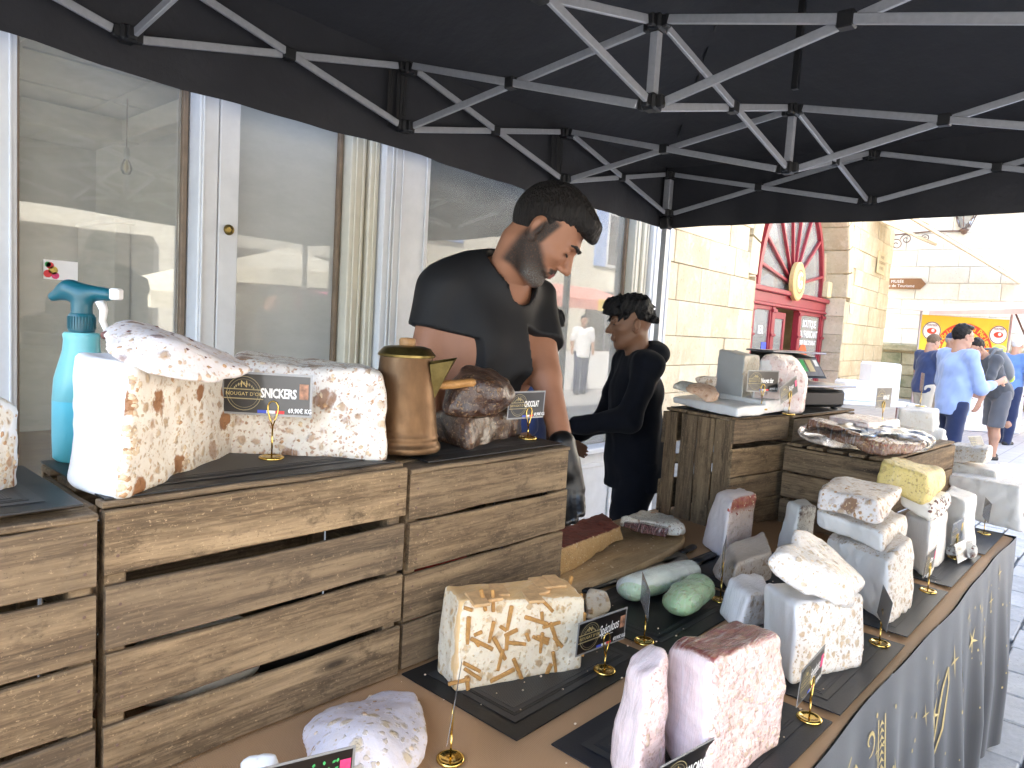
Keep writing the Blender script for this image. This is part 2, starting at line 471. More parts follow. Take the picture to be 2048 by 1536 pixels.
M['painted_glow'] = simple('painted_glow', (.9, .75, .4), .3, 0, .05, 6, .0)  # warm yellow colour imitates a glowing bulb; emits nothing
M['orange_shop'] = simple('orange_shop', (.75, .12, .03), .6, 0, .3, 6, .0)

def skin(name, a, b):
    t = NT(name); n = t.noise(t.obj, 14, 4); f = t.noise(t.obj, 260, 3)
    c = t.mix(n, a, b)
    M[name] = t.pbr(c, .52, 0, t.bump(f, .12, .002), Subsurface_Weight=.12, Subsurface_Radius=(.01, .004, .002), Specular_IOR_Level=.4)
skin('skin_tan', (.24, .11, .06), (.32, .155, .09))
skin('skin_fair', (.40, .22, .15), (.50, .29, .20))
skin('skin_brown', (.15, .072, .04), (.21, .105, .062))
M['lip'] = simple('lip', (.38, .12, .10), .45)
def hair(name, a, b, sc=(60, 60, 14), rough=.5):
    t = NT(name); v = t.map(rand=5.0, sc=sc); n = t.noise(v, 3.0, 4, .6)
    M[name] = t.pbr(t.mix(n, a, b), rough, 0, t.bump(n, 1.0, .010), Specular_IOR_Level=.25)
hair('hair_dark', (.0025, .002, .0018), (.014, .010, .008))
hair('hair_black', (.0018, .0018, .002), (.009, .009, .011), (60, 60, 20))
hair('hair_brown', (.10, .06, .035), (.2, .13, .08))
hair('hair_grey', (.25, .25, .25), (.5, .5, .5))
hair('hair_white', (.6, .6, .6), (.8, .8, .8))
hair('beard_dark', (.03, .022, .018), (.13, .105, .09), (120, 120, 120), .75)
hair('beard_grey', (.08, .07, .06), (.35, .33, .30), (120, 120, 120), .75)

# man's head: skin, stubble and beard regions come from attributes on the mesh
t = NT('face_skin'); n = t.noise(t.obj, 14, 4); f = t.noise(t.obj, 330, 3, .75)
c = t.mix(n, (.235, .105, .058), (.32, .15, .088))
c = t.mix(t.attr('lip'), c, (.30, .09, .08))
be = t.math('MULTIPLY', t.attr('beard'), t.ramp(f, [(.34, .6), (.48, 1.0)]), True)
bc = t.mix(t.attr('grey'), t.mix(t.ramp(f, [(.4, 0.0), (.62, 1.0)]), (.004, .003, .0025), (.035, .026, .02)), t.mix(t.ramp(f, [(.4, 0.0), (.62, 1.0)]), (.012, .010, .009), (.17, .16, .145)))
c = t.mix(be, c, bc)
M['face_skin'] = t.pbr(c, .55, 0, t.bump(t.math('MULTIPLY', f, t.math('ADD', t.attr('beard'), .06)), .6, .004), Specular_IOR_Level=.35)

# copper pot, spray bottle
t = NT('copper'); n = t.noise(t.map(sc=(1, 1, .35)), 9, 5, .65); n2 = t.noise(t.obj, 45, 5, .7)
c = t.ramp(n, [(.3, (.07, .038, .018)), (.5, (.135, .076, .037)), (.7, (.20, .122, .066))])
M['copper'] = t.pbr(c, t.ramp(n2, [(.35, .36), (.7, .58)]), .8, t.bump(n2, .08, .002))
t = NT('brass_old'); n = t.noise(t.obj, 30, 5, .65)
M['brass_old'] = t.pbr(t.ramp(n, [(.3, (.13, .095, .028)), (.7, (.28, .21, .075))]), .3, .95, t.bump(n, .1, .002))
M['bottle_teal'] = simple('bottle_teal', (.14, .42, .44), .3, 0, .04, 6, 0, Subsurface_Weight=.2, Subsurface_Radius=(.02, .03, .03))
M['bottle_teal_low'] = simple('bottle_teal_low', (.11, .50, .60), .3, 0, .04, 6, 0)
M['trigger_teal'] = simple('trigger_teal', (.006, .085, .115), .32, 0, .05, 6, 0)
M['nozzle_white'] = simple('nozzle_white', (.8, .8, .8), .35, 0, .03, 6, 0)

# table things
t = NT('kraft_cloth'); w = t.n('ShaderNodeTexWave', i_Vector=t.map(rot=(0, 0, .15)), i_Scale=95.0, i_Distortion=.4).outputs['Fac']
n = t.noise(t.obj, 5, 5); n2 = t.noise(t.obj, 60, 4)
c = t.mix(n, (.40, .235, .118), (.49, .295, .155))
c = t.mix(t.math('MULTIPLY', w, .2), c, (.32, .185, .09))
M['kraft_cloth'] = t.pbr(c, .62, 0, t.bump(t.math('ADD', w, t.math('MULTIPLY', n, 3.0)), .25, .004))
t = NT('drape_cloth'); n = t.noise(t.obj, 7, 4); w = t.noise(t.obj, 600, 1)
M['drape_cloth'] = t.pbr(t.mix(n, (.012, .012, .013), (.021, .021, .023)), .42, 0, t.bump(w, .15, .002), Sheen_Weight=.3)
t = NT('mat_weave'); ck = t.n('ShaderNodeTexChecker', i_Vector=t.map(rot=(0, 0, .78)), i_Scale=420.0).outputs['Fac']
M['mat_weave'] = t.pbr(t.mix(ck, (.006, .006, .0065), (.075, .075, .072)), .5, 0, t.bump(ck, .4, .0015))
M['mat_dark'] = simple('mat_dark', (.0075, .008, .009), .5, 0, .25, 300, .25, .001)
M['mat_blue'] = simple('mat_blue', (.010, .012, .018), .45, 0, .25, 300, .25, .001)
M['mat_line'] = simple('mat_line', (.026, .027, .029), .5, 0, .2, 300, .2, .001)
M['scale_black'] = simple('scale_black', (.007, .0075, .008), .4, 0, .2, 30, .05, .001)
M['scale_panel'] = simple('scale_panel', (.20, .18, .17), .35, 0, .2, 60, 0)
M['steel'] = simple('steel', (.45, .46, .48), .3, 1.0, .1, 40, .05, .001)
M['blade_steel'] = simple('blade_steel', (.30, .30, .31), .32, 1.0, .3, 50, .1, .001)

def nougat(name, body, nuts, rind=None, scale=38.0, amount=.55, wrap=0.0, chunks=None, rough=.6, bump=.6, dark=None, film=.42):
    """chewy white paste with nut pieces showing on the cut faces (attribute 'cut') and a plain skin elsewhere"""
    rind = rind or body
    t = NT(name); v = t.map(rand=17.0)
    wv = t.n('ShaderNodeVectorMath', operation='ADD', i_0=v, i_1=t.n('ShaderNodeVectorMath', operation='SCALE', i_0=t.noise(v, 45, 3, .6, col=True), i_Scale=.022).outputs[0]).outputs[0]
    n1 = t.noise(v, 9, 4); n2 = t.noise(v, 70, 5, .65)
    paste = t.mix(t.ramp(n1, [(.35, 0.0), (.7, 1.0)]), tuple(x * .86 for x in body), body)
    stn = t.noise(v, 26, 5, .7)
    paste = t.mix(t.ramp(stn, [(.42, 0.0), (.62, .62)]), paste, tuple(.35 * a + .65 * q for a, q in zip(nuts[0], body)))
    d0 = t.vor(wv, scale * 4.6); r0 = t.n('ShaderNodeSeparateColor', i_Color=t.vor(wv, scale * 4.6, out='Color')).outputs[0]
    paste = t.mix(t.math('MULTIPLY', t.ramp(d0, [(.2, .65), (.45, 0.0)]), t.ramp(r0, [(.38, 1.0), (.42, 0.0)])), paste, t.mix(r0, nuts[-1], nuts[0]))
    d1 = t.vor(wv, scale); r1 = t.n('ShaderNodeSeparateColor', i_Color=t.vor(wv, scale, out='Color')).outputs[0]
    k = len(nuts)
    nutcol = t.ramp(r1, [((i + .5) / (k + 1), c) for i, c in enumerate(nuts)], 'CONSTANT')
    nutcol = t.mix(t.ramp(n2, [(.35, .5), (.65, 0.0)]), nutcol, tuple(x * .5 for x in nuts[0]))
    keep = t.ramp(r1, [(amount - .02, 1.0), (amount + .02, 0.0)])
    m1 = t.math('MULTIPLY', t.math('MULTIPLY', t.ramp(d1, [(.24, 1.0), (.40, 0.0)]), keep), .82)
    d2 = t.vor(wv, scale * 2.6); r2 = t.n('ShaderNodeSeparateColor', i_Color=t.vor(wv, scale * 2.6, out='Color')).outputs[1]
    m2 = t.math('MULTIPLY', t.ramp(d2, [(.26, .8), (.42, 0.0)]), t.ramp(r2, [(amount * .75 - .02, 1.0), (amount * .75 + .02, 0.0)]))
    c = t.mix(m2, paste, t.mix(r2, nuts[-1], nuts[0]))
    c = t.mix(m1, c, nutcol)
    m3 = 0.0
    if chunks:
        d3 = t.vor(wv, scale * .38); r3 = t.n('ShaderNodeSeparateColor', i_Color=t.vor(wv, scale * .38, out='Color')).outputs[2]
        m3 = t.math('MULTIPLY', t.ramp(t.math('ADD', d3, t.math('MULTIPLY', n2, .25)), [(.40, 1.0), (.47, 0.0)]), t.ramp(r3, [(.36, 1.0), (.4, 0.0)]))
        c = t.mix(m3, c, t.mix(n2, tuple(x * .55 for x in chunks), chunks))
    cut = t.attr('cut')
    edge = t.ramp(t.math('ADD', cut, t.math('MULTIPLY', t.math('SUBTRACT', n2, .5), .35)), [(.40, 0.0), (.60, 1.0)])
    rc = t.mix(t.ramp(n1, [(.3, 0.0), (.75, 1.0)]), tuple(x * .9 for x in rind), rind)
    c = t.mix(edge, rc, c)
    c = t.mix(t.attr('top'), c, t.mix(t.ramp(n2, [(.35, 0.0), (.65, 1.0)]), dark[0], dark[1])) if dark else c
    hh = t.math('ADD', t.math('MULTIPLY', t.math('ADD', m1, m2), edge), t.math('MULTIPLY', n2, .6))
    nb = t.bump(hh, bump, .0035)
    kw = {}
    if wrap:
        st = t.noise(t.map(v, rot=(.3, .5, .9), sc=(10, 55, 10)), 1.6, 5, .6, 1.2)
        st2 = t.vor(t.map(v, rot=(.9, .2, .4), sc=(20, 20, 60)), 1.0, 'DISTANCE_TO_EDGE')
        cb = t.bump(t.math('ADD', st, t.math('MULTIPLY', st2, .35)), 1.0, .012)
        c = t.mix(t.math('MULTIPLY', t.ramp(st, [(.52, 0.0), (.68, 1.0)]), film * wrap), c, (.80, .77, .80))  # pale streaks paint the wrap's shiny highlights into the colour
        kw = dict(Coat_Weight=wrap, Coat_Roughness=.06, Coat_IOR=1.85, Coat_Normal=cb)
    M[name] = t.pbr(c, rough, 0, nb, Subsurface_Weight=.1, Subsurface_Radius=(.012, .009, .007), Specular_IOR_Level=.35, **kw)
WHT = (.80, .745, .655); RND = (.83, .82, .82)
nougat('nougat_peanut', WHT, [(.47, .31, .17), (.58, .43, .27), (.40, .21, .10), (.54, .38, .22)], RND, 46, .66, 0, (.38, .18, .08))
nougat('nougat_peanut_wrapped', WHT, [(.44, .27, .14), (.56, .40, .24), (.38, .18, .08)], WHT, 42, .64, .85, (.36, .19, .10))
nougat('nougat_slab', (.80, .75, .74), [(.46, .30, .17), (.22, .13, .12), (.55, .36, .2)], (.78, .70, .74), 34, .45, .15, (.36, .21, .13))
nougat('nougat_biscuit', (.80, .70, .53), [(.58, .38, .18), (.50, .28, .10), (.64, .46, .26)], (.66, .43, .20), 44, .55, .35)
nougat('nougat_almond', (.83, .79, .75), [(.60, .45, .28), (.52, .36, .21), (.44, .30, .18)], (.84, .82, .80), 48, .60, .12)
nougat('nougat_almond_wrapped', (.80, .77, .76), [(.62, .48, .32), (.36, .28, .22), (.55, .42, .28)], (.83, .80, .80), 40, .42, .7)
nougat('nougat_lilac', (.80, .75, .80), [(.66, .52, .32), (.56, .36, .22), (.60, .50, .40)], (.80, .75, .80), 30, .36, .12)
nougat('nougat_berry', (.80, .58, .56), [(.66, .48, .32), (.72, .52, .42), (.6, .34, .3)], (.84, .70, .72), 60, .75, .9, None, .5, .9, ((.26, .008, .04), (.30, .11, .05)), .5)
nougat('nougat_red_almond', (.80, .66, .60), [(.70, .54, .42), (.74, .56, .46), (.62, .42, .32)], (.84, .74, .72), 60, .75, .2, None, .6, .9, ((.28, .03, .035), (.38, .15, .07)))
nougat('nougat_chip', (.84, .82, .74), [(.40, .26, .16), (.60, .48, .30), (.15, .08, .05)], (.84, .82, .77), 70, .35, .1, None, .6, .5, ((.84, .82, .74), (.12, .05, .03)))
nougat('nougat_yellow', (.72, .57, .20), [(.46, .34, .12), (.55, .42, .2), (.36, .26, .12)], (.80, .70, .42), 46, .45, .3)
nougat('nougat_dark_chip', (.82, .80, .75), [(.06, .045, .05), (.16, .10, .09), (.3, .2, .18)], (.82, .78, .72), 34, .55, .2)
nougat('nougat_green', (.44, .68, .38), [(.50, .60, .30), (.34, .58, .28), (.56, .54, .36)], (.60, .73, .61), 70, .6, .9, film=.3)
nougat('nougat_green_pale', (.52, .70, .47), [(.56, .62, .36), (.42, .60, .36), (.58, .58, .42)], (.70, .77, .70), 70, .6, .9, film=.35)
nougat('nougat_chocolate', (.034, .013, .008), [(.19, .09, .035), (.13, .05, .022), (.28, .17, .08)], (.03, .012, .008), 52, .40, .35, None, .28, .6, film=.10)
nougat('nougat_brown_cookie', (.66, .56, .46), [(.44, .28, .15), (.36, .22, .12), (.3, .2, .13)], (.66, .56, .46), 44, .55, .5)
nougat('nougat_pink', (.74, .64, .62), [(.56, .24, .22), (.62, .42, .38), (.5, .3, .26)], (.74, .72, .72), 46, .4, .9)
nougat('nougat_grey', (.68, .65, .58), [(.42, .33, .2), (.3, .22, .13), (.5, .4, .28)], (.56, .56, .55), 60, .5, 0)
nougat('nougat_crust', (.60, .40, .27), [(.40, .20, .11), (.5, .28, .17)], (.62, .42, .32), 60, .5, .3)
nougat('nougat_plain', (.82, .80, .77), [(.7, .62, .5), (.6, .5, .4)], (.84, .83, .82), 40, .12, .35)
nougat('caramel_crunch', (.50, .31, .13), [(.62, .44, .22), (.56, .36, .16), (.68, .50, .28)], (.50, .31, .13), 130, .8, 0, None, .6, 1.0, ((.07, .012, .010), (.20, .045, .03)))
nougat('almond_bar', (.16, .055, .022), [(.42, .22, .09), (.5, .32, .16), (.3, .12, .05)], (.16, .055, .022), 75, .7, .9, None, .4, 1.0)
nougat('jam', (.09, .012, .012), [(.12, .02, .015), (.05, .006, .008)], (.09, .012, .012), 90, .5, 1.0, None, .2, .8)

# ================================================================== the setting
gb = MB(); gb.add([(-60, -60, 0), (90, -60, 0), (90, 60, 0), (-60, 60, 0)], [(0, 1, 2, 3)])
ground = gb.build('ground', M['paving_joint']); tag(ground, kind='structure')
# paving stones beside the stall, each its own piece
shapes = []
for k in range(8):
    w = rnd.uniform(.24, .40); b = MB(); b.box((0, 0, 0), (w, .185, .022), .006); shapes.append((w, b.mesh('paving_stone')))
cnt = 0
y = -.75
while y < 1.6:
    x = 2.45 + rnd.uniform(0, .2)
    while x < 9.2:
        w, me = rnd.choice(shapes)
        if not (x < 3.2 and y > .45) and cnt < 300:
            o = link('paving_stone', me, M['paving'], ground, (x, y + rnd.uniform(-.004, .004), rnd.uniform(-.003, .003)), (rnd.uniform(-.012, .012), rnd.uniform(-.01, .01), rnd.uniform(-.015, .015)))
            cnt += 1
        x += w + .012
    y += .198
# the stones further away and behind read as one surface
b = MB()
for (x0, y0, x1, y1) in ((9.3, -6, 40, 16), (-12, -14, 9.3, -.78), (-12, -.78, 2.4, 2.7)):
    b.add([(x0, y0, .012), (x1, y0, .012), (x1, y1, .012), (x0, y1, .012)], [(0, 1, 2, 3)])
t = NT('paving_far'); br = t.n('ShaderNodeTexBrick', i_Vector=t.obj, i_Color1=(.46, .46, .45), i_Color2=(.38, .38, .38), i_Mortar=(.2, .2, .2), i_Scale=1.0, i_Mortar_Size=.008, i_Brick_Width=.32, i_Row_Height=.2)
M['paving_far'] = t.pbr(t.mix(t.noise(t.obj, 2, 4), br.outputs[0], (.42, .41, .4)), .9, 0, t.bump(t.noise(t.obj, 40, 4), .2, .01))
o = b.build('pavement', M['paving_far']); tag(o, kind='structure')

# ------------------------------------------------------------------ shop building with glazed front (front face at y = 2.8)
SF = 2.8
shop = empty('shop_building', (0, SF, 0), 0, 'shop with white and cream painted wooden glazed front behind the stall', 'building')
def sbox(name, a, c, mat, ch=.003, parent=shop):
    b = MB(); b.box(a, c, ch); return b.build(name, M[mat], parent)
sbox('wall', (-9, .02, 2.66), (4.62, .32, 8.6), 'stone_pale')
sbox('wall', (4.32, .34, 0), (4.62, 7, 8.6), 'stone_pale')
sbox('wall', (-9, .02, 0), (-.6, .32, 2.655), 'stone_pale')
sbox('coping', (-9.2, -.1, 8.605), (4.8, .42, 8.75), 'sash_brown')
sbox('lintel', (-.6, -.02, 2.40), (4.62, .3, 2.655), 'white_paint')
# pilasters: (x0, x1, material, projection)
def pilaster(x0, x1, mat, grooves, pr=.06, panel=None):
    b = MB(); b.box((x0, -pr, .0), (x1, .12, 2.395), .004); p = b.build('pilaster', M[mat], shop)
    for g in grooves:
        q = MB(); q.box((g - .004, -pr - .009, .66), (g + .004, -pr - .001, 2.39), .002); q.build('moulding', M[mat], p)
    return p
pilaster(.455, .640, 'white_paint', (.475, .62))
pb = pilaster(1.215, 1.288, 'white_paint', (1.228,)); pb2 = pilaster(1.292, 1.372, 'white_paint', ())
pilaster(1.905, 1.985, 'cream_paint', (1.93, 1.965), .03); pilaster(1.995, 2.045, 'cream_paint', (2.02,), .05)
pilaster(2.05, 2.318, 'white_paint', (2.085, 2.105, 2.145, 2.29), .09)
pilaster(4.215, 4.29, 'cream_paint', (4.24,), .03); pilaster(4.296, 4.36, 'cream_paint', (4.33,), .05); pilaster(4.365, 4.62, 'white_paint', (4.40, 4.58), .08)
# lock
b = MB(); b.lathe([(.0, 0), (.019, 0), (.021, .004), (.019, .010), (.012, .012), (.011, .006), (.002, .006)], 20, Matrix.Translation((1.332, -.061, 1.735)) @ Matrix.Rotation(RAD(90), 4, 'X'))
smooth_by_angle(b.build('lock', M['brass_old'], shop))
# windows: sill, base panels, sash strips and the pane
for (x0, x1) in ((-.6, .45), (.645, 1.21), (1.377, 1.9), (2.323, 4.21)):
    base = sbox('base_panel', (x0, .0, .0), (x1, .1, .60), 'white_paint')
    w = x1 - x0; nb_ = max(1, round(w / .48))
    for k in range(nb_):
        a0 = x0 + w * k / nb_ + .04; a1 = x0 + w * (k + 1) / nb_ - .04
        q = MB()
        for (u0, v0, u1, v1) in ((a0, .08, a1, .11), (a0, .5, a1, .53), (a0, .11, a0 + .03, .5), (a1 - .03, .11, a1, .5)): q.box((u0, -.014, v0), (u1, -.001, v1), .004)
        q.build('panel_moulding', M['white_paint'], base)
    sbox('sill', (x0, -.07, .605), (x1, .1, .645), 'white_paint', .008)
    for sx in (x0 + .001, x1 - .021): sbox('sash_strip', (sx, .025, .65), (sx + .02, .075, 2.395), 'sash_brown')
    sbox('window_pane', (x0 + .022, .045, .648), (x1 - .022, .051, 2.396), 'whitewashed_glass' if 1.3 < x0 < 1.5 else 'window_glass', 0)
# inside: floor, ceiling, back wall, side wall, display floor
sbox('interior_floor', (-3.4, .33, .01), (4.3, 3.8, .05), 'interior_board')
ceil = sbox('interior_ceiling', (-2.0, .33, 2.60), (4.3, 3.8, 2.65), 'interior_ceiling')  # stops short: an unseen roof opening added to bring light into the room
sbox('interior_ceiling', (-3.4, .33, 2.60), (-2.002, 1.2, 2.65), 'interior_ceiling', .003, ceil)
sbox('interior_wall', (-3.4, 3.66, .051), (4.3, 3.8, 2.595), 'interior_wall')
sbox('interior_wall', (-3.5, .34, .051), (-3.402, 3.65, 2.595), 'interior_wall')
sbox('display_floor', (-.6, .13, .56), (1.9, 2.3, .60), 'sill_wood')
for yy in (.72, 1.32, 1.95, 2.6): sbox('ceiling_bar', (-.7, yy, 2.588), (4.2, yy + .025, 2.598), 'interior_board', .001, ceil)
for xx in (.35, .95, 1.55, 2.15, 2.75): sbox('ceiling_bar', (xx, .2, 2.582), (xx + .025, 3.6, 2.5875), 'interior_board', .001, ceil)
sbox('ceiling_beam', (-.7, 2.28, 2.44), (1.86, 2.40, 2.58), 'interior_board', .006, ceil)
sbox('ceiling_beam', (1.75, .3, 2.45), (1.86, 2.275, 2.575), 'interior_board', .006, ceil)
# boarded partition behind the wide window, pale blind behind the narrow door pane
for k in range(14):
    sbox('partition_board', (2.36 + k * .135, 1.55 + .004 * (k % 2), .605), (2.492 + k * .135, 1.58, 2.58), 'interior_board', .004)
sbox('partition_rail', (2.36, 1.51, 1.62), (4.25, 1.545, 1.72), 'interior_board')
sbox('door_blind', (1.38, .095, .65), (1.895, .11, 2.39), 'frosted_panel', .002)
sbox('partition_wall', (2.02, .14, .05), (2.10, 3.6, 2.595), 'interior_wall')
# free-standing things inside
cab = empty('wall_cupboard', (1.9, 5.62, .05), 0, 'pale boarded cupboard standing inside the shop window', 'cupboard')
b = MB(); b.box((0, .0, 0), (.098, .8, 1.92), .004); b.box((.1, .06, 0), (.8, .8, 1.90), .004); b.build('carcass', M['interior_board'], cab)
for k in range(6): q = MB(); q.box((.11 + k * .113, .045, .02), (.218 + k * .113, .058, 1.86), .004); q.build('door_board', M['interior_board'], cab)
q = MB(); q.box((-.02, -.04, 1.925), (.84, .8, 1.955), .006); q.build('cornice', M['interior_board'], cab)
bulb = empty('pendant_bulb', (1.62, 4.62, 2.6), 0, 'bare light bulb hanging on a thin wire inside the shop', 'light bulb')
b = MB(); b.tube([(0, 0, 0), (0, 0, -.28)], .0028, 6); b.build('cable', M['iron'], bulb)
b = MB(); b.lathe([(.009, -.275), (.016, -.285), (.016, -.335), (.013, -.345)], 14); smooth_by_angle(b.build('socket', M['steel'], bulb))
b = MB(); b.lathe([(.003, -.435), (.02, -.428), (.031, -.405), (.03, -.385), (.02, -.36), (.014, -.343)], 18); b.build('glass_bulb', M['bulb_glass'], bulb, True)
b = MB(); b.lathe([(.002, -.415), (.012, -.40), (.009, -.37), (.004, -.35)], 10); b.build('filament', M['painted_glow'], bulb, True)
lf = empty('leaflet', (.738, 2.8405, 1.497), 0, 'small leaflet with colourful flower picture stuck on the left window', 'leaflet')
b = MB(); b.box((0, 0, 0), (.104, .0012, .066), 0); b.build('paper', M['white_print'], lf)
for (u, v, s, m) in ((.02, .03, .022, 'red_print'), (.045, .05, .024, 'yellow_print'), (.03, .075, .02, 'red_print'), (.055, .022, .02, 'pink_print'), (.02, .08, .016, 'green_print')):
    q = MB(); q.lathe([(s, 0), (s, .001)], 10, Matrix.Translation((u * .64, -.0002, v * .62)) @ Matrix.Rotation(RAD(90), 4, 'X') @ Matrix.Scale(.6, 4)); q.build('flower_print', M[m], lf)

# ------------------------------------------------------------------ golden stone building with arched red shop door
A4 = RAD(4.4)
arch = empty('stone_building', (11.0, 4.78, 0), A4, 'golden stone building with arched red shop doorway and fan window', 'building')
def abox(name, a, c, mat, ch=.004, parent=arch):
    b = MB(); b.box(a, c, ch); return b.build(name, M[mat], parent)
REC, S0, S1, ZS = .40, -.42, 5.02, 2.35           # recess, opening left and right edge, springing height
CX, RO = (S0 + S1) / 2, (S1 - S0) / 2
abox('wall', (-6.2, .10, 0), (S0 - .0, .9, 9.5), 'mortar')
abox('wall', (S1, .10, 0), (9.2, .9, 9.5), 'mortar')
# wall above the arch as one solid with the curve cut out
poly = [(S0, 9.5), (S0, ZS)] + [(CX - RO * math.cos(a), ZS + RO * math.sin(a)) for a in np.linspace(0.02, math.pi - .02, 30)] + [(S1, ZS), (S1, 9.5)]
V = [(x, .10, z) for x, z in poly] + [(x, .9, z) for x, z in poly]; n = len(poly)
F = [(i, (i + 1) % n, n + (i + 1) % n, n + i) for i in range(n)]
bm_ = MB(); bm_.add(V, F)
for i in range(1, n - 2):      # front as strips to the top edge
    (xa, za), (xb, zb) = poly[i], poly[i + 1]
    k = len(bm_.V); bm_.V += [(xa, .10, za), (xb, .10, zb), (xb, .10, 9.5), (xa, .10, 9.5)]; bm_.F.append((k, k + 1, k + 2, k + 3))
bm_.build('wall', M['mortar'], arch)
# ashlar blocks, each a piece of the wall
z = .25; row = 0
while z < 4.6:
    hgt = rnd.uniform(.34, .46); x = -5.9 + rnd.uniform(0, .5)
    while x < 9.15:
        L = min(rnd.uniform(.55, 1.15), 9.18 - x)
        x1 = x + L; zt = z + hgt
        segs = [(x, x1)]
        lim = []
        zz = max(z, ZS) if zt > ZS else z
        half = RO if z <= ZS else math.sqrt(max(0, RO * RO - (z - ZS) ** 2))
        xo0, xo1 = CX - half - (.34 if zt > ZS else 0), CX + half + (.34 if zt > ZS else 0)
        segs = []
        if half > 0 or z <= ZS:
            if x < xo0: segs.append((x, min(x1, xo0)))
            if x1 > xo1: segs.append((max(x, xo1), x1))
        else: segs = [(x, x1)]
        for (u0, u1) in segs:
            if u1 - u0 > .12:
                abox('stone_block', (u0 + .003, rnd.uniform(-.012, .012), z + .003), (u1 - .003, .099, zt - .003), 'stone_gold', .007)
        x = x1
    z += hgt; row += 1
for k in range(17):                               # voussoirs round the arch, running through the reveal
    a0 = math.pi * k / 17 + .006; a1 = math.pi * (k + 1) / 17 - .006
    b = MB(); pts = [(RO, a0), (RO + .36, a0), (RO + .36, a1), (RO, a1)]
    V = [(CX + r * math.cos(a), yy, ZS + r * math.sin(a)) for yy in (-.015, .098) for r, a in pts]
    b.add(V, [(0, 1, 2, 3), (7, 6, 5, 4), (0, 4, 5, 1), (1, 5, 6, 2), (2, 6, 7, 3), (3, 7, 4, 0)]); b.build('arch_stone', M['stone_gold'], arch)
    rr = [(RO - .03, a0), (RO - .001, a0), (RO - .001, a1), (RO - .03, a1)]
    V = [(CX + r * math.cos(a), yy, ZS + r * math.sin(a)) for yy in (.002, .9) for r, a in rr]
    b = MB(); b.add(V, [(0, 1, 2, 3), (7, 6, 5, 4), (0, 4, 5, 1), (1, 5, 6, 2), (2, 6, 7, 3), (3, 7, 4, 0)]); b.build('reveal_stone', M['stone_gold'], arch)
for k in range(6):
    abox('reveal_stone', (S1 - .03, .004, .02 + k * .388), (S1 - .001, .9, .40 + k * .388), 'stone_gold', .008)
    abox('reveal_stone', (S0 + .001, .004, .02 + k * .388), (S0 + .03, .9, .40 + k * .388), 'stone_gold', .008)
# the red timber front in the arch
DX0, DX1 = .55, 4.98
ZC0, ZC1 = 1.98, 2.30
cor = abox('door_cornice', (DX0 - .4, REC - .02, ZC0 + .06), (S1 - .035, REC + .12, ZC1 - .09), 'red_paint')
abox('cornice_moulding', (DX0 - .4, REC - .09, ZC1 - .085), (S1 - .034, REC + .12, ZC1), 'red_paint', .015, cor)
abox('cornice_moulding', (DX0 - .4, REC - .05, ZC0), (S1 - .034, REC + .12, ZC0 + .055), 'red_paint', .015, cor)
cols = (DX0, 1.62, 3.18, 4.78)
for cx_ in cols:
    p = abox('door_post', (cx_, REC - .02, 0), (cx_ + .17, REC + .1, ZC0 - .002), 'red_paint', .008)
    abox('post_cap', (cx_ - .025, REC - .05, ZC0 - .10), (cx_ + .195, REC - .021, ZC0 - .04), 'red_paint', .008, p)
    abox('post_cap', (cx_ - .02, REC - .045, 1.45), (cx_ + .19, REC - .021, 1.50), 'red_paint', .008, p)
for (x0, x1) in ((DX0 + .172, 1.618), (3.352, 4.778)):
    fr = abox('window_frame', (x0, REC + .0, .45), (x0 + .06, REC + .06, ZC0 - .003), 'red_paint')
    abox('window_frame', (x1 - .06, REC, .45), (x1, REC + .06, ZC0 - .003), 'red_paint')
    abox('window_frame', (x0 + .062, REC, ZC0 - .07), (x1 - .062, REC + .06, ZC0 - .003), 'red_paint')
    abox('window_base', (x0, REC, 0), (x1, REC + .08, .445), 'red_paint')
    abox('window_pane', (x0 + .061, REC + .03, .447), (x1 - .061, REC + .036, ZC0 - .072), 'window_glass', 0)
dr = abox('door', (1.80, REC + .03, .02), (1.90, REC + .08, 1.90), 'red_paint')
abox('door_stile', (2.42, REC + .03, .02), (2.52, REC + .08, 1.90), 'red_paint')
abox('door_rail', (1.902, REC + .031, 1.78), (2.418, REC + .079, 1.90), 'red_paint')
abox('door_pane', (1.902, REC + .05, .3), (2.418, REC + .056, 1.778), 'window_glass', 0)
abox('door_stile', (2.60, REC + .3, .02), (2.80, REC + .36, 1.95), 'red_paint')
abox('shop_interior', (DX0 - 1.2, REC + 1.8, 0), (S1 + 1.4, REC + 1.9, 4.9), 'stone_gold', 0)
abox('shop_ceiling', (DX0 - 1.2, REC + .14, 4.92), (S1 + 1.4, REC + 1.9, 5.0), 'mortar', 0)
abox('shop_side', (S1 + .0, REC + .52, 0), (S1 + .1, REC + 1.8, 4.9), 'mortar', 0)
abox('shop_side', (S0 - .1, REC + .52, 0), (S0, REC + 1.8, 4.9), 'mortar', 0)
abox('shop_shelf', (DX0 - .2, REC + .9, 1.2), (1.5, REC + 1.2, 1.3), 'banner_yellow')
abox('shop_display', (DX0 - .1, REC + .8, 1.62), (1.4, REC + 1.1, 1.9), 'orange_shop', .02)
abox('shop_display', (DX0 - .1, REC + .8, .7), (1.4, REC + 1.2, 1.1), 'banner_yellow', .02)
abox('shop_display', (3.5, REC + .9, .2), (4.6, REC + 1.3, .9), 'brown_print', .02)
FCX, FR = 2.72, 1.86                                # fan window
pts = [(FR, a) for a in np.linspace(0, math.pi, 25)]
b = MB()
V = []; F = []
for a in np.linspace(0, math.pi, 25):
    for r, yy in ((FR, REC - .02), (FR + .12, REC - .02), (FR + .12, REC + .1), (FR, REC + .1)):
        V.append((FCX + r * math.cos(a), yy, ZC1 + .002 + r * math.sin(a)))
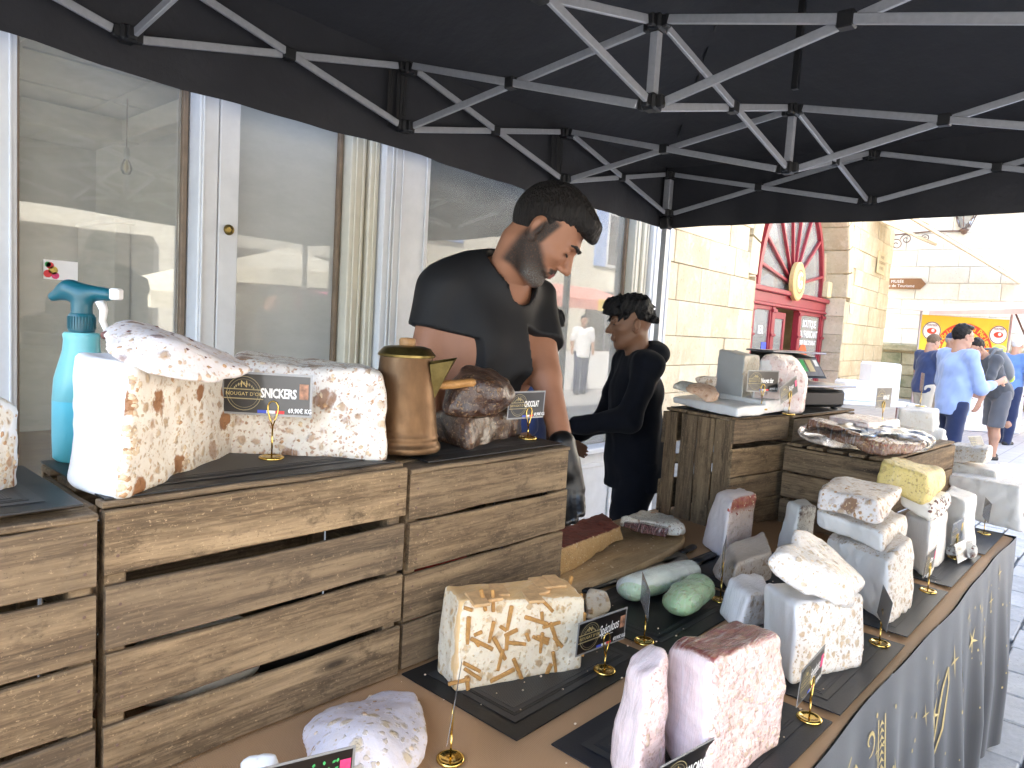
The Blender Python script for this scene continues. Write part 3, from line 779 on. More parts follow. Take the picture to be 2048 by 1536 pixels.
for i in range(24):
    for k in range(4): F.append((i * 4 + k, i * 4 + (k + 1) % 4, i * 4 + 4 + (k + 1) % 4, i * 4 + 4 + k))
b.add(V, F); fan = b.build('fan_frame', M['red_paint'], arch)
for a in (14, 38, 62, 84, 105, 128, 152, 168):
    a = RAD(a); b = MB(); b.bar((FCX + .2 * math.cos(a), REC + .01, ZC1 + .12 + .2 * math.sin(a)), (FCX + FR * math.cos(a), REC + .01, ZC1 + FR * math.sin(a) * .98), .05, .055, .004, (0, 1, 0)); b.build('fan_bar', M['red_paint'], fan)
b = MB(); k = 24
V = [(FCX, REC + .05, ZC1 + .003)] + [(FCX + FR * math.cos(a), REC + .05, ZC1 + .003 + FR * math.sin(a)) for a in np.linspace(0, math.pi, k + 1)]
V += [(x, y + .006, z) for x, y, z in V]
F = [(0, i, i + 1) for i in range(1, k + 1)] + [(k + 2, k + 3 + i, k + 2 + i) for i in range(1, k + 1)]
b.add(V, F); b.build('fan_pane', M['window_glass'], arch)
abox('stone_infill', (S0 + .04, REC + .02, ZC1 + .003), (FCX - FR - .13, REC + .12, ZS + 1.2), 'stone_gold')
abox('stone_infill', (FCX + FR + .13, REC + .02, ZC1 + .003), (S1 - .035, REC + .12, ZS + .9), 'stone_gold')
b = MB(); Mx = Matrix.Translation((2.62, REC - .11, ZC1 + .20)) @ Matrix.Rotation(RAD(90), 4, 'X')
b.lathe([(.01, .03), (.26, .03), (.30, .018), (.33, .03), (.36, .015), (.36, -.06)], 40, Mx); bd = smooth_by_angle(b.build('badge', M['badge_gold'], arch))
link('badge_letter', text_mesh('badge_letter', 'G', .42, .004, extrude=.004), M['white_print'], bd, (2.62, REC - .145, ZC1 + .20), (RAD(90), 0, 0))
b = MB(); b.lathe([(.20, .034), (.225, .034)], 40, Mx, False); b.build('badge_ring', M['sign_brown'], bd)
# lettering on the window
for (s, zz, sz) in (('BOUTIQUE', 1.74, .21), ('DU FABRICANT', 1.53, .20), ('FOIE GRAS DE SARLAT', 1.36, .125)):
    me = text_mesh('window_lettering', s, sz, .004, 0, .95)
    link('window_lettering', me, M['white_print'], arch, (4.06, REC + .024, zz), (RAD(90), 0, 0), (.92, 1, 1))
b = MB(); b.lathe([(.01, 0), (.33, 0), (.33, .004)], 32, Matrix.Translation((3.75, REC + .026, 1.0)) @ Matrix.Rotation(RAD(90), 4, 'X')); b.build('window_disc', M['orange_shop'], arch)
link('window_lettering', text_mesh('window_lettering', 'IER', .2, .006), M['white_print'], arch, (1.2, REC + .024, 1.55), (RAD(90), 0, 0))
abox('window_sticker', (1.3, REC + .02, 1.18), (1.55, REC + .026, 1.34), 'blue_print', 0)
# niche, box, plates
abox('alarm_box', (S1 - .42, REC - .14, ZC1 + .03), (S1 - .14, REC - .0, ZC1 + .36), 'plaque_cream', .02)
bx = abox('house_number', (5.35, -.03, 2.05), (5.52, -.013, 2.25), 'white_print', .002)
link('number', text_mesh('number', '4', .14, .006), M['blue_print'], bx, (5.435, -.032, 2.15), (RAD(90), 0, 0))
pl = abox('stone_plaque', (7.45, -.04, 3.1), (8.25, -.013, 3.62), 'plaque_cream', .006)
for k, tx in enumerate(('MAISON', 'DU PATRIMOINE', 'XVI SIECLE')): link('plaque_lettering', text_mesh('plaque_lettering', tx, .10), M['sign_brown'], pl, (7.85, -.043, 3.49 - k * .13), (RAD(90), 0, 0))

# ------------------------------------------------------------------ sunlit house closing the square
far = empty('sunlit_house', (21.0, 2.0, 0), 0, 'sunlit pale stone house closing the square with a mossy lower wall', 'building')
def fbox(name, a, c, mat, ch=.01, parent=far):
    b = MB(); b.box(a, c, ch); return b.build(name, M[mat], parent)
fbox('wall', (.04, -14, 1.45), (.9, 4.6, 11), 'stone_pale')
fbox('lower_wall', (.06, -14, 0), (.9, 4.6, 1.28), 'mortar')
fbox('moulding', (-.14, -14, 1.282), (.9, 4.6, 1.448), 'stone_mossy', .03)
z = .05
while z < 1.2:
    hgt = min(rnd.uniform(.24, .34), 1.275 - z); yv = -3.0 + rnd.uniform(0, .3)
    while yv < 4.4:
        L = rnd.uniform(.4, .85); fbox('wall_stone', (rnd.uniform(-.015, .015), yv + .008, z + .006), (.058, yv + L - .008, z + hgt - .006), 'stone_mossy', .015); yv += L
    z += hgt
z = 1.46
while z < 5.4:
    hgt = rnd.uniform(.36, .44); yv = -3.0 + rnd.uniform(0, .4)
    while yv < 4.2:
        L = min(rnd.uniform(.6, 1.1), 4.58 - yv); fbox('stone_block', (rnd.uniform(.0, .015), yv + .005, z + .005), (.039, yv + L - .005, z + hgt - .005), 'stone_pale', .01); yv += L
    z += hgt
fbox('string_course', (-.10, -14, 4.92), (.039, 4.6, 5.06), 'stone_pale', .02)

# ------------------------------------------------------------------ houses across the street, seen only as reflections and as the light they throw back
opp = empty('opposite_house', (4, -8.2, 0), 0, 'pale sunlit house across the street mirrored in the shop windows', 'building')
def obox(name, a, c, mat, ch=.01, parent=opp):
    b = MB(); b.box(a, c, ch); return b.build(name, M[mat], parent)
obox('wall', (-16, -1, 0), (26, -.2, 7.2), 'stone_pale')
obox('roof', (-16.3, -1.4, 7.205), (26.3, .2, 7.4), 'sash_brown')
for k in range(9):
    x0 = -13 + k * 4.1
    fr = obox('window', (x0, -.195, 3.4), (x0 + 1.1, -.12, 5.2), 'white_paint')
    for s in (0, 1): obox('pane', (x0 + .08 + s * .49, -.115, 3.5), (x0 + .53 + s * .49, -.105, 5.1), 'shop_dark', 0, fr)
    for s in (-1, 1): obox('shutter', ((x0 - .62) if s < 0 else (x0 + 1.12), -.19, 3.4), ((x0 - .02) if s < 0 else (x0 + 1.72), -.13, 5.2), 'shirt_light_blue')
    obox('shopfront', (x0 - .9, -.19, 0), (x0 + 2.1, -.11, 2.6), 'shop_dark')
# ================================================================== pop-up canopy over the stall
XJ = [-.22, .86, 1.95, 3.02, 4.08]; YJ = [-1.0, .13, 1.26, 2.46]
ZB, ZT, ZE = 2.19, 2.425, 2.46
tent = empty('canopy_tent', (4.08, 2.46, 0), 0, 'black pop-up market canopy with aluminium scissor frame over the stall', 'canopy')
T0 = Vector((4.08, 2.46, 0))
def tb(name, mb, mat, parent=tent, smooth=False):
    mb.V = [(v[0] - T0.x, v[1] - T0.y, v[2] + (.02 * (T0.x - v[0]) if v[2] > 1.9 else 0)) for v in mb.V]
    return mb.build(name, M[mat], parent, smooth)
def sag(x, y):
    return 0
# roof: hipped cloth from the eaves to the peak
PX, PY, PZ = 1.93, .73, 3.32
EX0, EX1, EY0, EY1 = -.28, 4.14, -1.06, 2.52
n = 26
V = []; F = []
for i in range(n + 1):
    for j in range(n + 1):
        x = EX0 + (EX1 - EX0) * i / n; y = EY0 + (EY1 - EY0) * j / n
        d = max(abs((x - PX) / ((EX1 - EX0) / 2)), abs((y - PY) / ((EY1 - EY0) / 2))); d = min(d, 1)
        zz = ZE + .02 + (PZ - ZE) * (1 - d) ** .92
        zz += -.035 * math.sin(math.pi * d) + .012 * mnoise.noise((x * 3.1, y * 3.3, 0))
        V.append((x, y, zz))
for i in range(n):
    for j in range(n):
        a = i * (n + 1) + j; F.append((a, a + n + 1, a + n + 2, a + 1))
b = MB(); b.add(V, F); b.add([(x, y, z + .004) for x, y, z in V], [tuple(reversed(f)) for f in F]); tb('roof_cloth', b, 'canopy_cloth', smooth=True)
# hip seams
for (cx_, cy_) in ((EX1, EY1), (EX0, EY1), (EX1, EY0), (EX0, EY0)):
    P = []
    for k in range(15):
        t_ = k / 14; d = 1 - t_
        P.append((cx_ + (PX - cx_) * t_, cy_ + (PY - cy_) * t_, ZE + .012 + (PZ - ZE) * t_ ** .92 - .035 * math.sin(math.pi * d)))
    b = MB(); b.tube(P, .006, 6); tb('seam', b, 'black_plastic')
# valance: four hanging strips with a soft wave
def valance(a, c, z0, z1):
    a = Vector(a); c = Vector(c); L = (c - a).length; t_ = (c - a).normalized(); nrm = Vector((t_.y, -t_.x, 0)); k = int(L / .06)
    V = []; F = []
    for i in range(k + 1):
        for j in range(4):
            p = a + t_ * (L * i / k); wob = .012 * math.sin(i * .55) * (j / 3) + .006 * math.sin(i * 1.3 + 1) * (j / 3)
            V.append((p.x + nrm.x * wob, p.y + nrm.y * wob, z0 + (z1 - z0) * j / 3 + .008 * math.sin(i * .21) * (j / 3)))
    for i in range(k):
        for j in range(3): q = i * 4 + j; F.append((q, q + 4, q + 5, q + 1))
    b = MB(); b.add(V, F); b.add([(x + nrm.x * .003, y + nrm.y * .003, z) for x, y, z in V], [tuple(reversed(f)) for f in F])
    tb('valance', b, 'canopy_cloth', smooth=True)
ZV = 2.10
ZW = ZE + .06
valance((EX0, EY1 - .004, 0), (EX1, EY1 - .004, 0), ZW, ZV); valance((EX1 - .004, EY1, 0), (EX1 - .004, EY0, 0), ZW, ZV)
valance((EX1, EY0 + .004, 0), (EX0, EY0 + .004, 0), ZW, ZV); valance((EX0 + .004, EY0, 0), (EX0 + .004, EY1, 0), ZW, ZV)
# scissor bars
def sagz(x, y):
    return {1.95: -.088, 3.02: -.058, .86: -.09}.get(x, 0.0) if y in (.13, 1.26) else 0.0
def hub(x, y, z, s=.05, hgt=.05):
    z = z + sagz(x, y)
    b = MB(); b.box((x - s / 2, y - s / 2, z - hgt / 2), (x + s / 2, y + s / 2, z + hgt / 2), .008)
    for dx, dy in ((1, 0), (-1, 0), (0, 1), (0, -1)):
        b.box((x + dx * s * .62 - .013, y + dy * s * .62 - .013, z - hgt * .38), (x + dx * s * .62 + .013, y + dy * s * .62 + .013, z + hgt * .38), .004)
    tb('frame_joint', b, 'black_plastic')
def scissor(p0, p1, off):
    """two crossing bars between neighbouring posts"""
    p0 = Vector(p0); p1 = Vector(p1); t_ = (p1 - p0).normalized(); nv = Vector((-t_.y, t_.x, 0))
    e = t_ * .045; s0 = sagz(round(p0.x, 2), round(p0.y, 2)); s1 = sagz(round(p1.x, 2), round(p1.y, 2))
    for s, (za, zb) in ((1, (ZB, ZT)), (-1, (ZT, ZB))):
        o = nv * (off * s)
        b = MB(); b.bar(Vector((p0.x, p0.y, za + s0)) + e + o, Vector((p1.x, p1.y, zb + s1)) - e + o, .013, .026, .002); tb('truss_bar', b, 'aluminium')
    m = (p0 + p1) / 2; q = MB(); zc = (ZB + ZT + s0 + s1) / 2
    q.bar(Vector((m.x, m.y, zc)) - t_ * .022, Vector((m.x, m.y, zc)) + t_ * .022, .036, .042, .004); tb('truss_clip', q, 'black_plastic')
for i, x in enumerate(XJ):
    for j, y in enumerate(YJ):
        hub(x, y, ZB); hub(x, y, ZT)
        if i < 4: scissor((x, y, 0), (XJ[i + 1], y, 0), .009)
        if j < 3: scissor((x, y, 0), (x, YJ[j + 1], 0), .009)
        inner = 0 < i < 4 and 0 < j < 3
        if inner:
            b = MB(); b.box((x - .014, y - .014, ZB + .026 + sagz(x, y)), (x + .014, y + .014, ZT - .026 + sagz(x, y)), .002); tb('strut', b, 'aluminium')
for (x, y) in ((1.95, 1.26), (3.02, 1.26), (1.95, .13), (3.02, .13)):
    b = MB(); d = max(abs((x - PX) / 2.21), abs((y - PY) / 1.79)); b.box((x - .013, y - .013, ZT + .026), (x + .013, y + .013, ZE + (PZ - ZE) * (1 - d) ** .92 - .06), .002); tb('roof_mast', b, 'black_plastic')
# folded cloth straps hanging at the rear posts
for (x, dz) in ((1.93, .0), (2.99, .0)):
    for k in range(5):
        b = MB(); xx = x - .05 + k * .022; b.bar((xx, 2.488, ZT), (xx + rnd.uniform(-.02, .02), 2.486, ZB - rnd.uniform(-.05, .02)), .004, .014, .001, (1, 0, 0)); tb('strap', b, 'black_plastic')
for (x, y) in ((XJ[0], YJ[0]), (XJ[-1], YJ[0]), (XJ[0], YJ[-1]), (XJ[-1], YJ[-1])):
    b = MB(); b.box((x - .019, y - .019, .03), (x + .019, y + .019, ZB - .026), .003); tb('leg', b, 'aluminium')
    b = MB(); b.box((x - .022, y - .022, ZB + .026), (x + .022, y + .022, ZT - .026), .003); tb('leg_upper', b, 'aluminium')
    b = MB(); b.box((x - .06, y - .06, .014), (x + .06, y + .06, .029), .004); tb('foot_plate', b, 'aluminium')
    b = MB(); b.box((x - .03, y - .03, ZB - .10), (x + .03, y + .03, ZB - .03), .006); tb('slide_lock', b, 'black_plastic')
# ================================================================== the stall: table, cloths, crates, mats
TZ = .75
tab = empty('trestle_table', (1.5, .9, 0), 0, 'long trestle table carrying crates and nougat, under brown cloth', 'table')
def rel(mb, o):
    mb.V = [tuple(Vector(v) - o.location) for v in mb.V]; return mb
b = MB(); b.box((-.5, .42, TZ - .035), (3.22, 1.40, TZ - .006), .004); rel(b, tab).build('tabletop', M['crate_wood'], tab)
for x in (-.3, 1.4, 3.0):
    for y in (.55, 1.3): b = MB(); b.box((x - .02, y - .02, .013), (x + .02, y + .02, TZ - .036), .003); rel(b, tab).build('leg', M['steel'], tab)
# brown cloth: sheet with a slightly wavy front edge
n = 90; m = 12; V = []; F = []
for i in range(n + 1):
    x = -.55 + 3.84 * i / n
    wav = .004 * math.sin(x * 5.0) + .002 * math.sin(x * 13 + 1)
    for j in range(m + 1):
        v = j / m; y = .372 + wav * (1 - v) ** 3 + (1.43 - .372) * v
        z = TZ + .0015 * mnoise.noise((x * 4, y * 4, 3)) - (.008 if j == 0 else 0)
        V.append((x, y, z))
for i in range(n):
    for j in range(m): a = i * (m + 1) + j; F.append((a, a + m + 1, a + m + 2, a + 1))
b = MB(); b.add(V, F); b.add([(x, y, z - .003) for x, y, z in V], [tuple(reversed(f)) for f in F])
cl = b.build('table_cloth', M['kraft_cloth'], None, True); tag(cl, 'brown ribbed cloth lying flat on the stall table', 'tablecloth')
# black drape with gold print, hanging in folds along the front and round the far corner
path = []
L = 0
xs = np.linspace(-.55, 3.30, 260)
def fold(s, d):
    return (.016 * math.sin(s * 17 + 1.2 * math.sin(s * 3.1)) + .008 * math.sin(s * 41 + 2)) * d
def drape_pt(s, d):
    """s along the front edge (x), d = 0 at the top, 1 at the hem"""
    x = s; off = fold(s, min(1, d * 1.6)) + .002 + .034 * min(1, d * 1.5)
    wav = .004 * math.sin(x * 5.0) + .002 * math.sin(x * 13 + 1)
    return Vector((x, .366 + wav - off, TZ - .001 - d * (TZ - .05)))
V = []; F = []; m = 14
for s in xs:
    for j in range(m + 1): V.append(tuple(drape_pt(s, j / m)))
k0 = len(xs)
ys = np.linspace(.38, 1.4, 60)
for yv in ys:
    for j in range(m + 1):
        d = j / m; V.append((3.315 + fold(yv * 1.1 + 4, d) + .025 * d, yv - .02 * (1 - (yv - .38) / 1.02) * d, TZ - .004 - d * (TZ - .05)))
for i in range(len(xs) + len(ys) - 1):
    for j in range(m): a = i * (m + 1) + j; F.append((a + 1, a + m + 2, a + m + 1, a))
b = MB(); b.add(V, F)
dro = b.build('stall_drape', M['drape_cloth'], None, True); tag(dro, 'dark grey drape with gold star print hanging from the stall front', 'drape')
# gold print laid on the folds: little flat shapes that follow the cloth
def print_on(name, polys, mat):
    """polys: list of (list of (s, d)) outlines; each becomes a thin patch 2.5 mm proud of the cloth"""
    b = MB()
    for pl in polys:
        P = []
        for s, d in pl:
            p = drape_pt(s, d); q = drape_pt(s + .004, d); t_ = (q - p).normalized(); nn = Vector((t_.y, -t_.x, 0)).normalized()
            P.append(p + nn * .0025)
        c = sum(P, Vector()) / len(P); k = len(b.V)
        b.V += [tuple(c)] + [tuple(p) for p in P]; b.F += [(k, k + 1 + i, k + 1 + (i + 1) % len(P)) for i in range(len(P))]
    o = b.build(name, M[mat], dro)
    return o
def star(s, d, r, n=4, inner=.22, rot=0.0):
    out = []
    for k in range(2 * n):
        a = math.pi * k / n + rot; rr = r * (1 if k % 2 == 0 else inner) * (1.0 if k % 4 == 0 or n > 4 else .7)
        out.append((s + rr * math.sin(a), d + rr * math.cos(a) / .7))
    return out
rs = random.Random(11)
for (s, d, r, n_) in ((1.66, .30, .040, 4), (1.74, .42, .055, 5), (1.93, .26, .03, 4), (2.06, .34, .05, 5), (2.08, .22, .03, 4), (2.22, .20, .05, 4), (2.32, .30, .03, 4),
                      (2.45, .12, .035, 4), (2.52, .25, .045, 5), (2.62, .15, .04, 4), (2.76, .10, .03, 4), (2.86, .2, .04, 4), (2.98, .10, .04, 4), (1.56, .18, .022, 4), (1.80, .55, .035, 4), (2.7, .32, .05, 4), (1.86, .62, .03, 5)):
    print_on('star_print', [star(s, d, r, n_, .16 if n_ == 4 else .2, .1)], 'gold_print')
dots = [star(rs.uniform(1.5, 3.2), rs.uniform(.06, .7), rs.uniform(.0025, .006), 5, .9) for _ in range(75)]
o = print_on('dot_print', dots, 'gold_print'); o['kind'] = 'stuff'
def ribbon(pts, w):
    polys = []
    for i in range(len(pts) - 1):
        (s0, d0), (s1, d1) = pts[i], pts[i + 1]; L = math.hypot(s1 - s0, (d1 - d0) * .7) + 1e-6
        k = math.sin(math.pi * (i + .5) / (len(pts) - 1)) * .8 + .2
        nx, ny = -(d1 - d0) * .7 / L * w * k, (s1 - s0) / L * w * k / .7
        polys.append([(s0 - nx, d0 - ny), (s1 - nx, d1 - ny), (s1 + nx, d1 + ny), (s0 + nx, d0 + ny)])
    return polys
def spiral(s, d, r0, r1, a0, a1, n=26):
    return [(s + (r0 + (r1 - r0) * k / n) * math.cos(a0 + (a1 - a0) * k / n), d + (r0 + (r1 - r0) * k / n) * math.sin(a0 + (a1 - a0) * k / n) / .7) for k in range(n + 1)]
print_on('scroll_print', ribbon(spiral(1.42, .30, .01, .085, 0, 7.5), .006) + ribbon([(1.34, .52), (1.36, .36), (1.40, .22), (1.44, .16), (1.47, .2), (1.47, .28), (1.44, .34)], .010), 'gold_print')
print_on('scroll_print', ribbon(spiral(1.60, .40, .008, .05, 1, 8), .005) + ribbon([(1.32, .60), (1.42, .56), (1.55, .52), (1.68, .50)], .006), 'gold_print')
print_on('flourish_print', ribbon([(2.02, .75), (2.06, .6), (2.08, .48), (2.10, .36), (2.12, .26), (2.16, .2), (2.17, .26), (2.13, .42), (2.08, .52), (2.04, .56), (2.01, .52), (2.05, .46)], .006), 'gold_print')
print_on('flourish_print', ribbon([(1.20, .30), (1.24, .22), (1.30, .15), (1.36, .12), (1.40, .10)], .005), 'gold_print'); print_on('flourish_print', ribbon(spiral(1.52, .13, .006, .03, 2, 8), .004), 'gold_print')
lv = []
for k in range(14):
    a = k / 13; s, d = 1.17 + .05 * math.sin(a * 2.5), .62 - a * .5
    lv.append([(s, d), (s + .022, d - .012), (s + .034, d - .035), (s + .010, d - .022)]); lv.append([(s, d), (s - .022, d - .004), (s - .034, d - .025), (s - .012, d - .02)])
print_on('laurel_print', lv, 'gold_print_dim')
lv = []
for k in range(9):
    d = .10 + k * .022; lv.append([(1.575, d + .02), (1.59, d), (1.605, d + .02), (1.59, d + .010)])
print_on('braid_print', lv + ribbon([(1.57, .09), (1.57, .31)], .003) + ribbon([(1.61, .09), (1.61, .31)], .003), 'gold_print')
for (s, d, body, sz) in ((1.50, .66, "NOUGAT D'OR", .10),):
    me = text_mesh('drape_lettering', body, sz, .0015)
    for v in me.vertices:
        p = drape_pt(s + v.co.x, d - v.co.y / .7); q = drape_pt(s + v.co.x + .004, d - v.co.y / .7); t_ = (q - p).normalized()
        v.co = p + Vector((t_.y, -t_.x, 0)).normalized() * .003
    link('drape_lettering', me, M['gold_print'], dro)

# ------------------------------------------------------------------ crates
_pl = {}
def plank_mesh(L, w, th, seed):
    """board along local x, width along z, thickness along y; edges and ends slightly uneven"""
    key = (round(L, 3), round(w, 3), round(th, 3), seed)
    if key in _pl: return _pl[key]
    r = random.Random(seed); k = 5; V = []; F = []
    bow = r.uniform(-.002, .002)
    for i in range(k + 1):
        x = L * i / k
        if 0 < i < k: x += r.uniform(-.01, .01)
        e0 = r.uniform(-.0022, .0022) + bow * math.sin(math.pi * i / k); e1 = r.uniform(-.0022, .0022) + bow * math.sin(math.pi * i / k); yo = r.uniform(-.001, .001)
        c = min(.0022, th * .3)
        xe = x + (r.uniform(-.002, .002) if i in (0, k) else 0)
        for (yy, zz) in ((0, c), (c, 0), (th - c, 0), (th, c), (th, w - c), (th - c, w), (c, w), (0, w - c)):
            V.append((xe, yy + yo, zz + (e0 if zz < w / 2 else e1)))
    for i in range(k):
        for j in range(8): a = i * 8 + j; q = i * 8 + (j + 1) % 8; F.append((a, a + 8, q + 8, q))
    F.append(tuple(range(8))); F.append(tuple(reversed(range(k * 8, k * 8 + 8))))
    me = mesh('slat', V, F); _pl[key] = me
    return me
nb = MB(); nb.lathe([(.0022, 0), (.0024, .0008), (.0012, .0014)], 7); NAIL = nb.mesh('nail')
def slat(parent, name, origin, axes, L, w, th, mat, seed, nails=0):
    """axes: (x dir, y dir, z dir) of the board in the crate's frame"""
    me = plank_mesh(L, w, th, seed % 9)
    ax, ay, az = [Vector(a) for a in axes]; o = Vector(origin)
    ob = link(name, me, M[mat], parent)
    ob.matrix_local = Matrix(((ax.x, ay.x, az.x, o.x), (ax.y, ay.y, az.y, o.y), (ax.z, ay.z, az.z, o.z), (0, 0, 0, 1)))
    for k in range(nails):
        xx = .018 if k % 2 == 0 else L - .018; zz = w * (.28 if k < 2 else .72)
        nl = link('nail', NAIL, M['iron'], ob, (xx + rnd.uniform(-.004, .004), -.0006, zz + rnd.uniform(-.006, .006)), (RAD(90), 0, 0))
    return ob
X, Y, Z = (1, 0, 0), (0, 1, 0), (0, 0, 1); NX, NY = (-1, 0, 0), (0, -1, 0)
def crate(label, loc, rz, L, D, rows, mat='crate_wood', top=None, seed=0, end_rows=None, name='wooden_crate', tilt=0.0):
    """slatted crate; front face at local y = 0 with horizontal boards rows = [(z0, height)], length L along x, depth D along y"""
    c = empty(name, loc, rz, label, 'crate', 'wooden crates on the stall')
    H = rows[-1][0] + rows[-1][1]
    s = seed
    for (z0, h) in rows:
        s += 1
        slat(c, 'slat', (rnd.uniform(-.003, .003), 0, z0), (X, Y, Z), L + rnd.uniform(-.004, .004), h, .011, mat, s, 4)
        s += 1
        slat(c, 'back_slat', (L, D, z0 - .003), (NX, NY, Z), L, h + .012, .011, mat, s)
    for (x0, y0) in ((.003, .0115), (L - .031, .0115), (.003, D - .040), (L - .031, D - .040)):
        b = MB(); b.box((x0, y0, .002), (x0 + .028, y0 + .028, H - .004), .003); b.build('corner_post', M[mat], c)
    for xs_, ax in ((0.0, (Y, NX, Z)), (L, (Y, NX, Z))):
        for (z0, h) in (end_rows or rows):
            s += 1
            slat(c, 'end_board', ((.0025 if xs_ == 0 else L + .012), .042, z0 + .002), ax, D - .084, h - .004, .011, mat, s)
    for k, (y0, w) in enumerate(top or []):
        s += 1
        slat(c, 'top_board', (0.0, y0, H + .0005), (X, (0, 0, 1), (0, 1, 0)), L, w, .009, mat, s)
    return c
crate('weathered crate at the left edge holding a peanut nougat, lowest boards close together', (-.20, 1.04, TZ + .002), 0, .535, .30, [(.004, .094), (.104, .092), (.204, .090), (.305, .092)], seed=3, top=[(.0, .05), (.06, .09), (.16, .09), (.26, .04)])
crate('large weathered crate under the big white nougat blocks', (.345, 1.04, TZ + .002), 0, .522, .30, [(.004, .094), (.112, .090), (.213, .088), (.316, .092)], seed=20, top=[(.012, .03), (.13, .09), (.25, .05)])
crate('weathered crate under the copper pot, beside the cutting board', (.882, 1.045, TZ + .002), 0, .492, .28, [(.004, .092), (.099, .097), (.201, .096), (.304, .090)], seed=41, top=[(.0, .06), (.07, .09), (.17, .1)])

# tall crate standing on its end: upright boards on the near side, level boards on the street side
def standing_crate(label, loc, rz, L, D, H, seed):
    c = empty('wooden_crate', loc, rz, label, 'crate', 'wooden crates on the stall')
    w = D / 4
    for k in range(4):          # upright boards on local x = 0 face, spanning y
        slat(c, 'upright_slat', (0.0, D - w * k - (.004 if k else 0), .002), (Z, X, NY), H - .012, w - (.020, .006, .003, .003)[k], .011, 'crate_wood_pale', seed + k, 4)
    for k, (z0, h) in enumerate(((.006, .09), (.10, .092), (.196, .10), (.315, .085))):
        slat(c, 'slat', (.0, -.0115, z0), (X, Y, Z), L, h, .011, 'crate_wood_pale', seed + 5 + k, 4)
    for (z0, h) in ((.006, .12), (.27, .12)): slat(c, 'back_slat', (L, D + .0115, z0), (NX, NY, Z), L, h, .011, 'crate_wood', seed + 12)
    slat(c, 'brace', (.014, D - .02, .19), ((0, -.98, .2), X, (0, .2, .98)), D - .05, .04, .012, 'crate_wood', seed + 14)
    for k in range(3): slat(c, 'top_board', (0.0, .002 + k * D / 3, H - .008), (X, Z, Y), L, D / 3 - .006, .010, 'crate_wood_pale', seed + 15 + k)
    return c
standing_crate('tall crate stood on end with upright boards, under white nougat slabs', (2.372, 1.105, TZ + .002), RAD(-8), .36, .29, .405, 60)
def slatted_box(label, loc, rz, L, D, H, nrow, seed, ntop):
    """upturned crate: boards on all sides, spaced boards across the top"""
    c = empty('wooden_crate', loc, rz, label, 'crate', 'wooden crates on the stall')
    h = H / nrow
    for k in range(nrow):
        slat(c, 'end_board', (0, D, k * h + .003), (NY, X, Z), D, h - .008, .012, 'crate_wood_pale', seed + k, 4)
        slat(c, 'slat', (.0125, .0, k * h + .003), (X, Y, Z), L - .0125, h - .008, .011, 'crate_wood_pale', seed + 4 + k, 4)
        slat(c, 'back_slat', (L, D, k * h + .003), (NX, NY, Z), L - .014, h - .008, .011, 'crate_wood', seed + 9 + k)
        slat(c, 'end_board', (L, .012, k * h + .003), (Y, NX, Z), D - .024, h - .008, .012, 'crate_wood', seed + 13 + k)
    w = D / ntop
    for k in range(ntop): slat(c, 'top_board', (-.006, k * w + .004, H + .0005), (X, Z, Y), L + .01, w - .016, .010, 'crate_wood_pale', seed + 20 + k)
    return c
slatted_box('low upturned crate with gapped top boards, under the bagged nougat bars', (2.655, .665, TZ + .002), RAD(-3), .80, .365, .298, 3, 80, 5)
slatted_box('crate at the back of the counter carrying the weighing scale', (2.82, 1.06, TZ + .002), RAD(-4), .60, .28, .385, 4, 110, 3)

# ------------------------------------------------------------------ placemats
def placemat(label, x0, y0, w, d, z, rz=0.0, weave=True, base='mat_dark', curl=0.0):
    p = empty('placemat', (x0, y0, z), rz, label, 'placemat', 'dark placemats under the nougat')
    n = 12; m = 8; V = []; F = []
    for i in range(n + 1):
        for j in range(m + 1):
            x = w * i / n; y = d * j / m
            zz = curl * (max(0, 1 - j / 2.2) ** 2) * -1.0 + .0008 * mnoise.noise((x * 9 + x0, y * 9, z))
            V.append((x, y, zz))
    for i in range(n):
        for j in range(m): a = i * (m + 1) + j; F.append((a, a + m + 1, a + m + 2, a + 1))
    b = MB(); b.add([(x, y, zz + .0025) for x, y, zz in V], F); b.add(V, [tuple(reversed(f)) for f in F])
    rim = [i * (m + 1) for i in range(n + 1)] + [n * (m + 1) + j for j in range(1, m + 1)] + [i * (m + 1) + m for i in range(n - 1, -1, -1)] + [j for j in range(m - 1, 0, -1)]
    N0 = len(V)
    b.F += [(rim[k] + N0, rim[k], rim[(k + 1) % len(rim)], rim[(k + 1) % len(rim)] + N0)[::-1] for k in range(len(rim))]
    b.build('border', M[base], p)
    def inset(name, a, c, mat, dz):
        q = MB(); q.box((a, a, .0034 + dz), (w - a, d - a, .0038 + dz), 0); q.build(name, M[mat], p)
    inset('band', .035, 0, 'mat_line', 0); inset('band', .050, 0, base, .0006); inset('band', .056, 0, 'mat_line', .0012)
    inset('centre', .066, 0, 'mat_weave' if weave else base, .0018)
    return p
mz = TZ + .0022
placemat('placemat under the biscuit nougat by the crate', .878, .738, .45, .30, mz, .01)
placemat('placemat under the pink berry nougat at the near front', .91, .392, .445, .30, mz, -.01, True, 'mat_blue')
placemat('placemat under the almond nougat and its tilted top block', 1.392, .386, .445, .305, mz, .0, False, 'mat_blue')
placemat('placemat under the white stack with nutty slabs', 1.895, .395, .45, .30, mz, .01, False, 'mat_blue')
placemat('placemat under the yellow nougat stack', 2.40, .402, .455, .30, mz, .0, False, 'mat_blue')
placemat('placemat at the far front corner of the table', 2.885, .398, .40, .30, mz, .0, False, 'mat_blue')
placemat('placemat under the two green nougat rolls', 1.36, .735, .45, .30, mz, .01, False)
placemat('placemat under the cookie nougat beside the knives', 1.83, .745, .45, .28, mz, -.01, False)
cz = TZ + .002 + .408 + .010
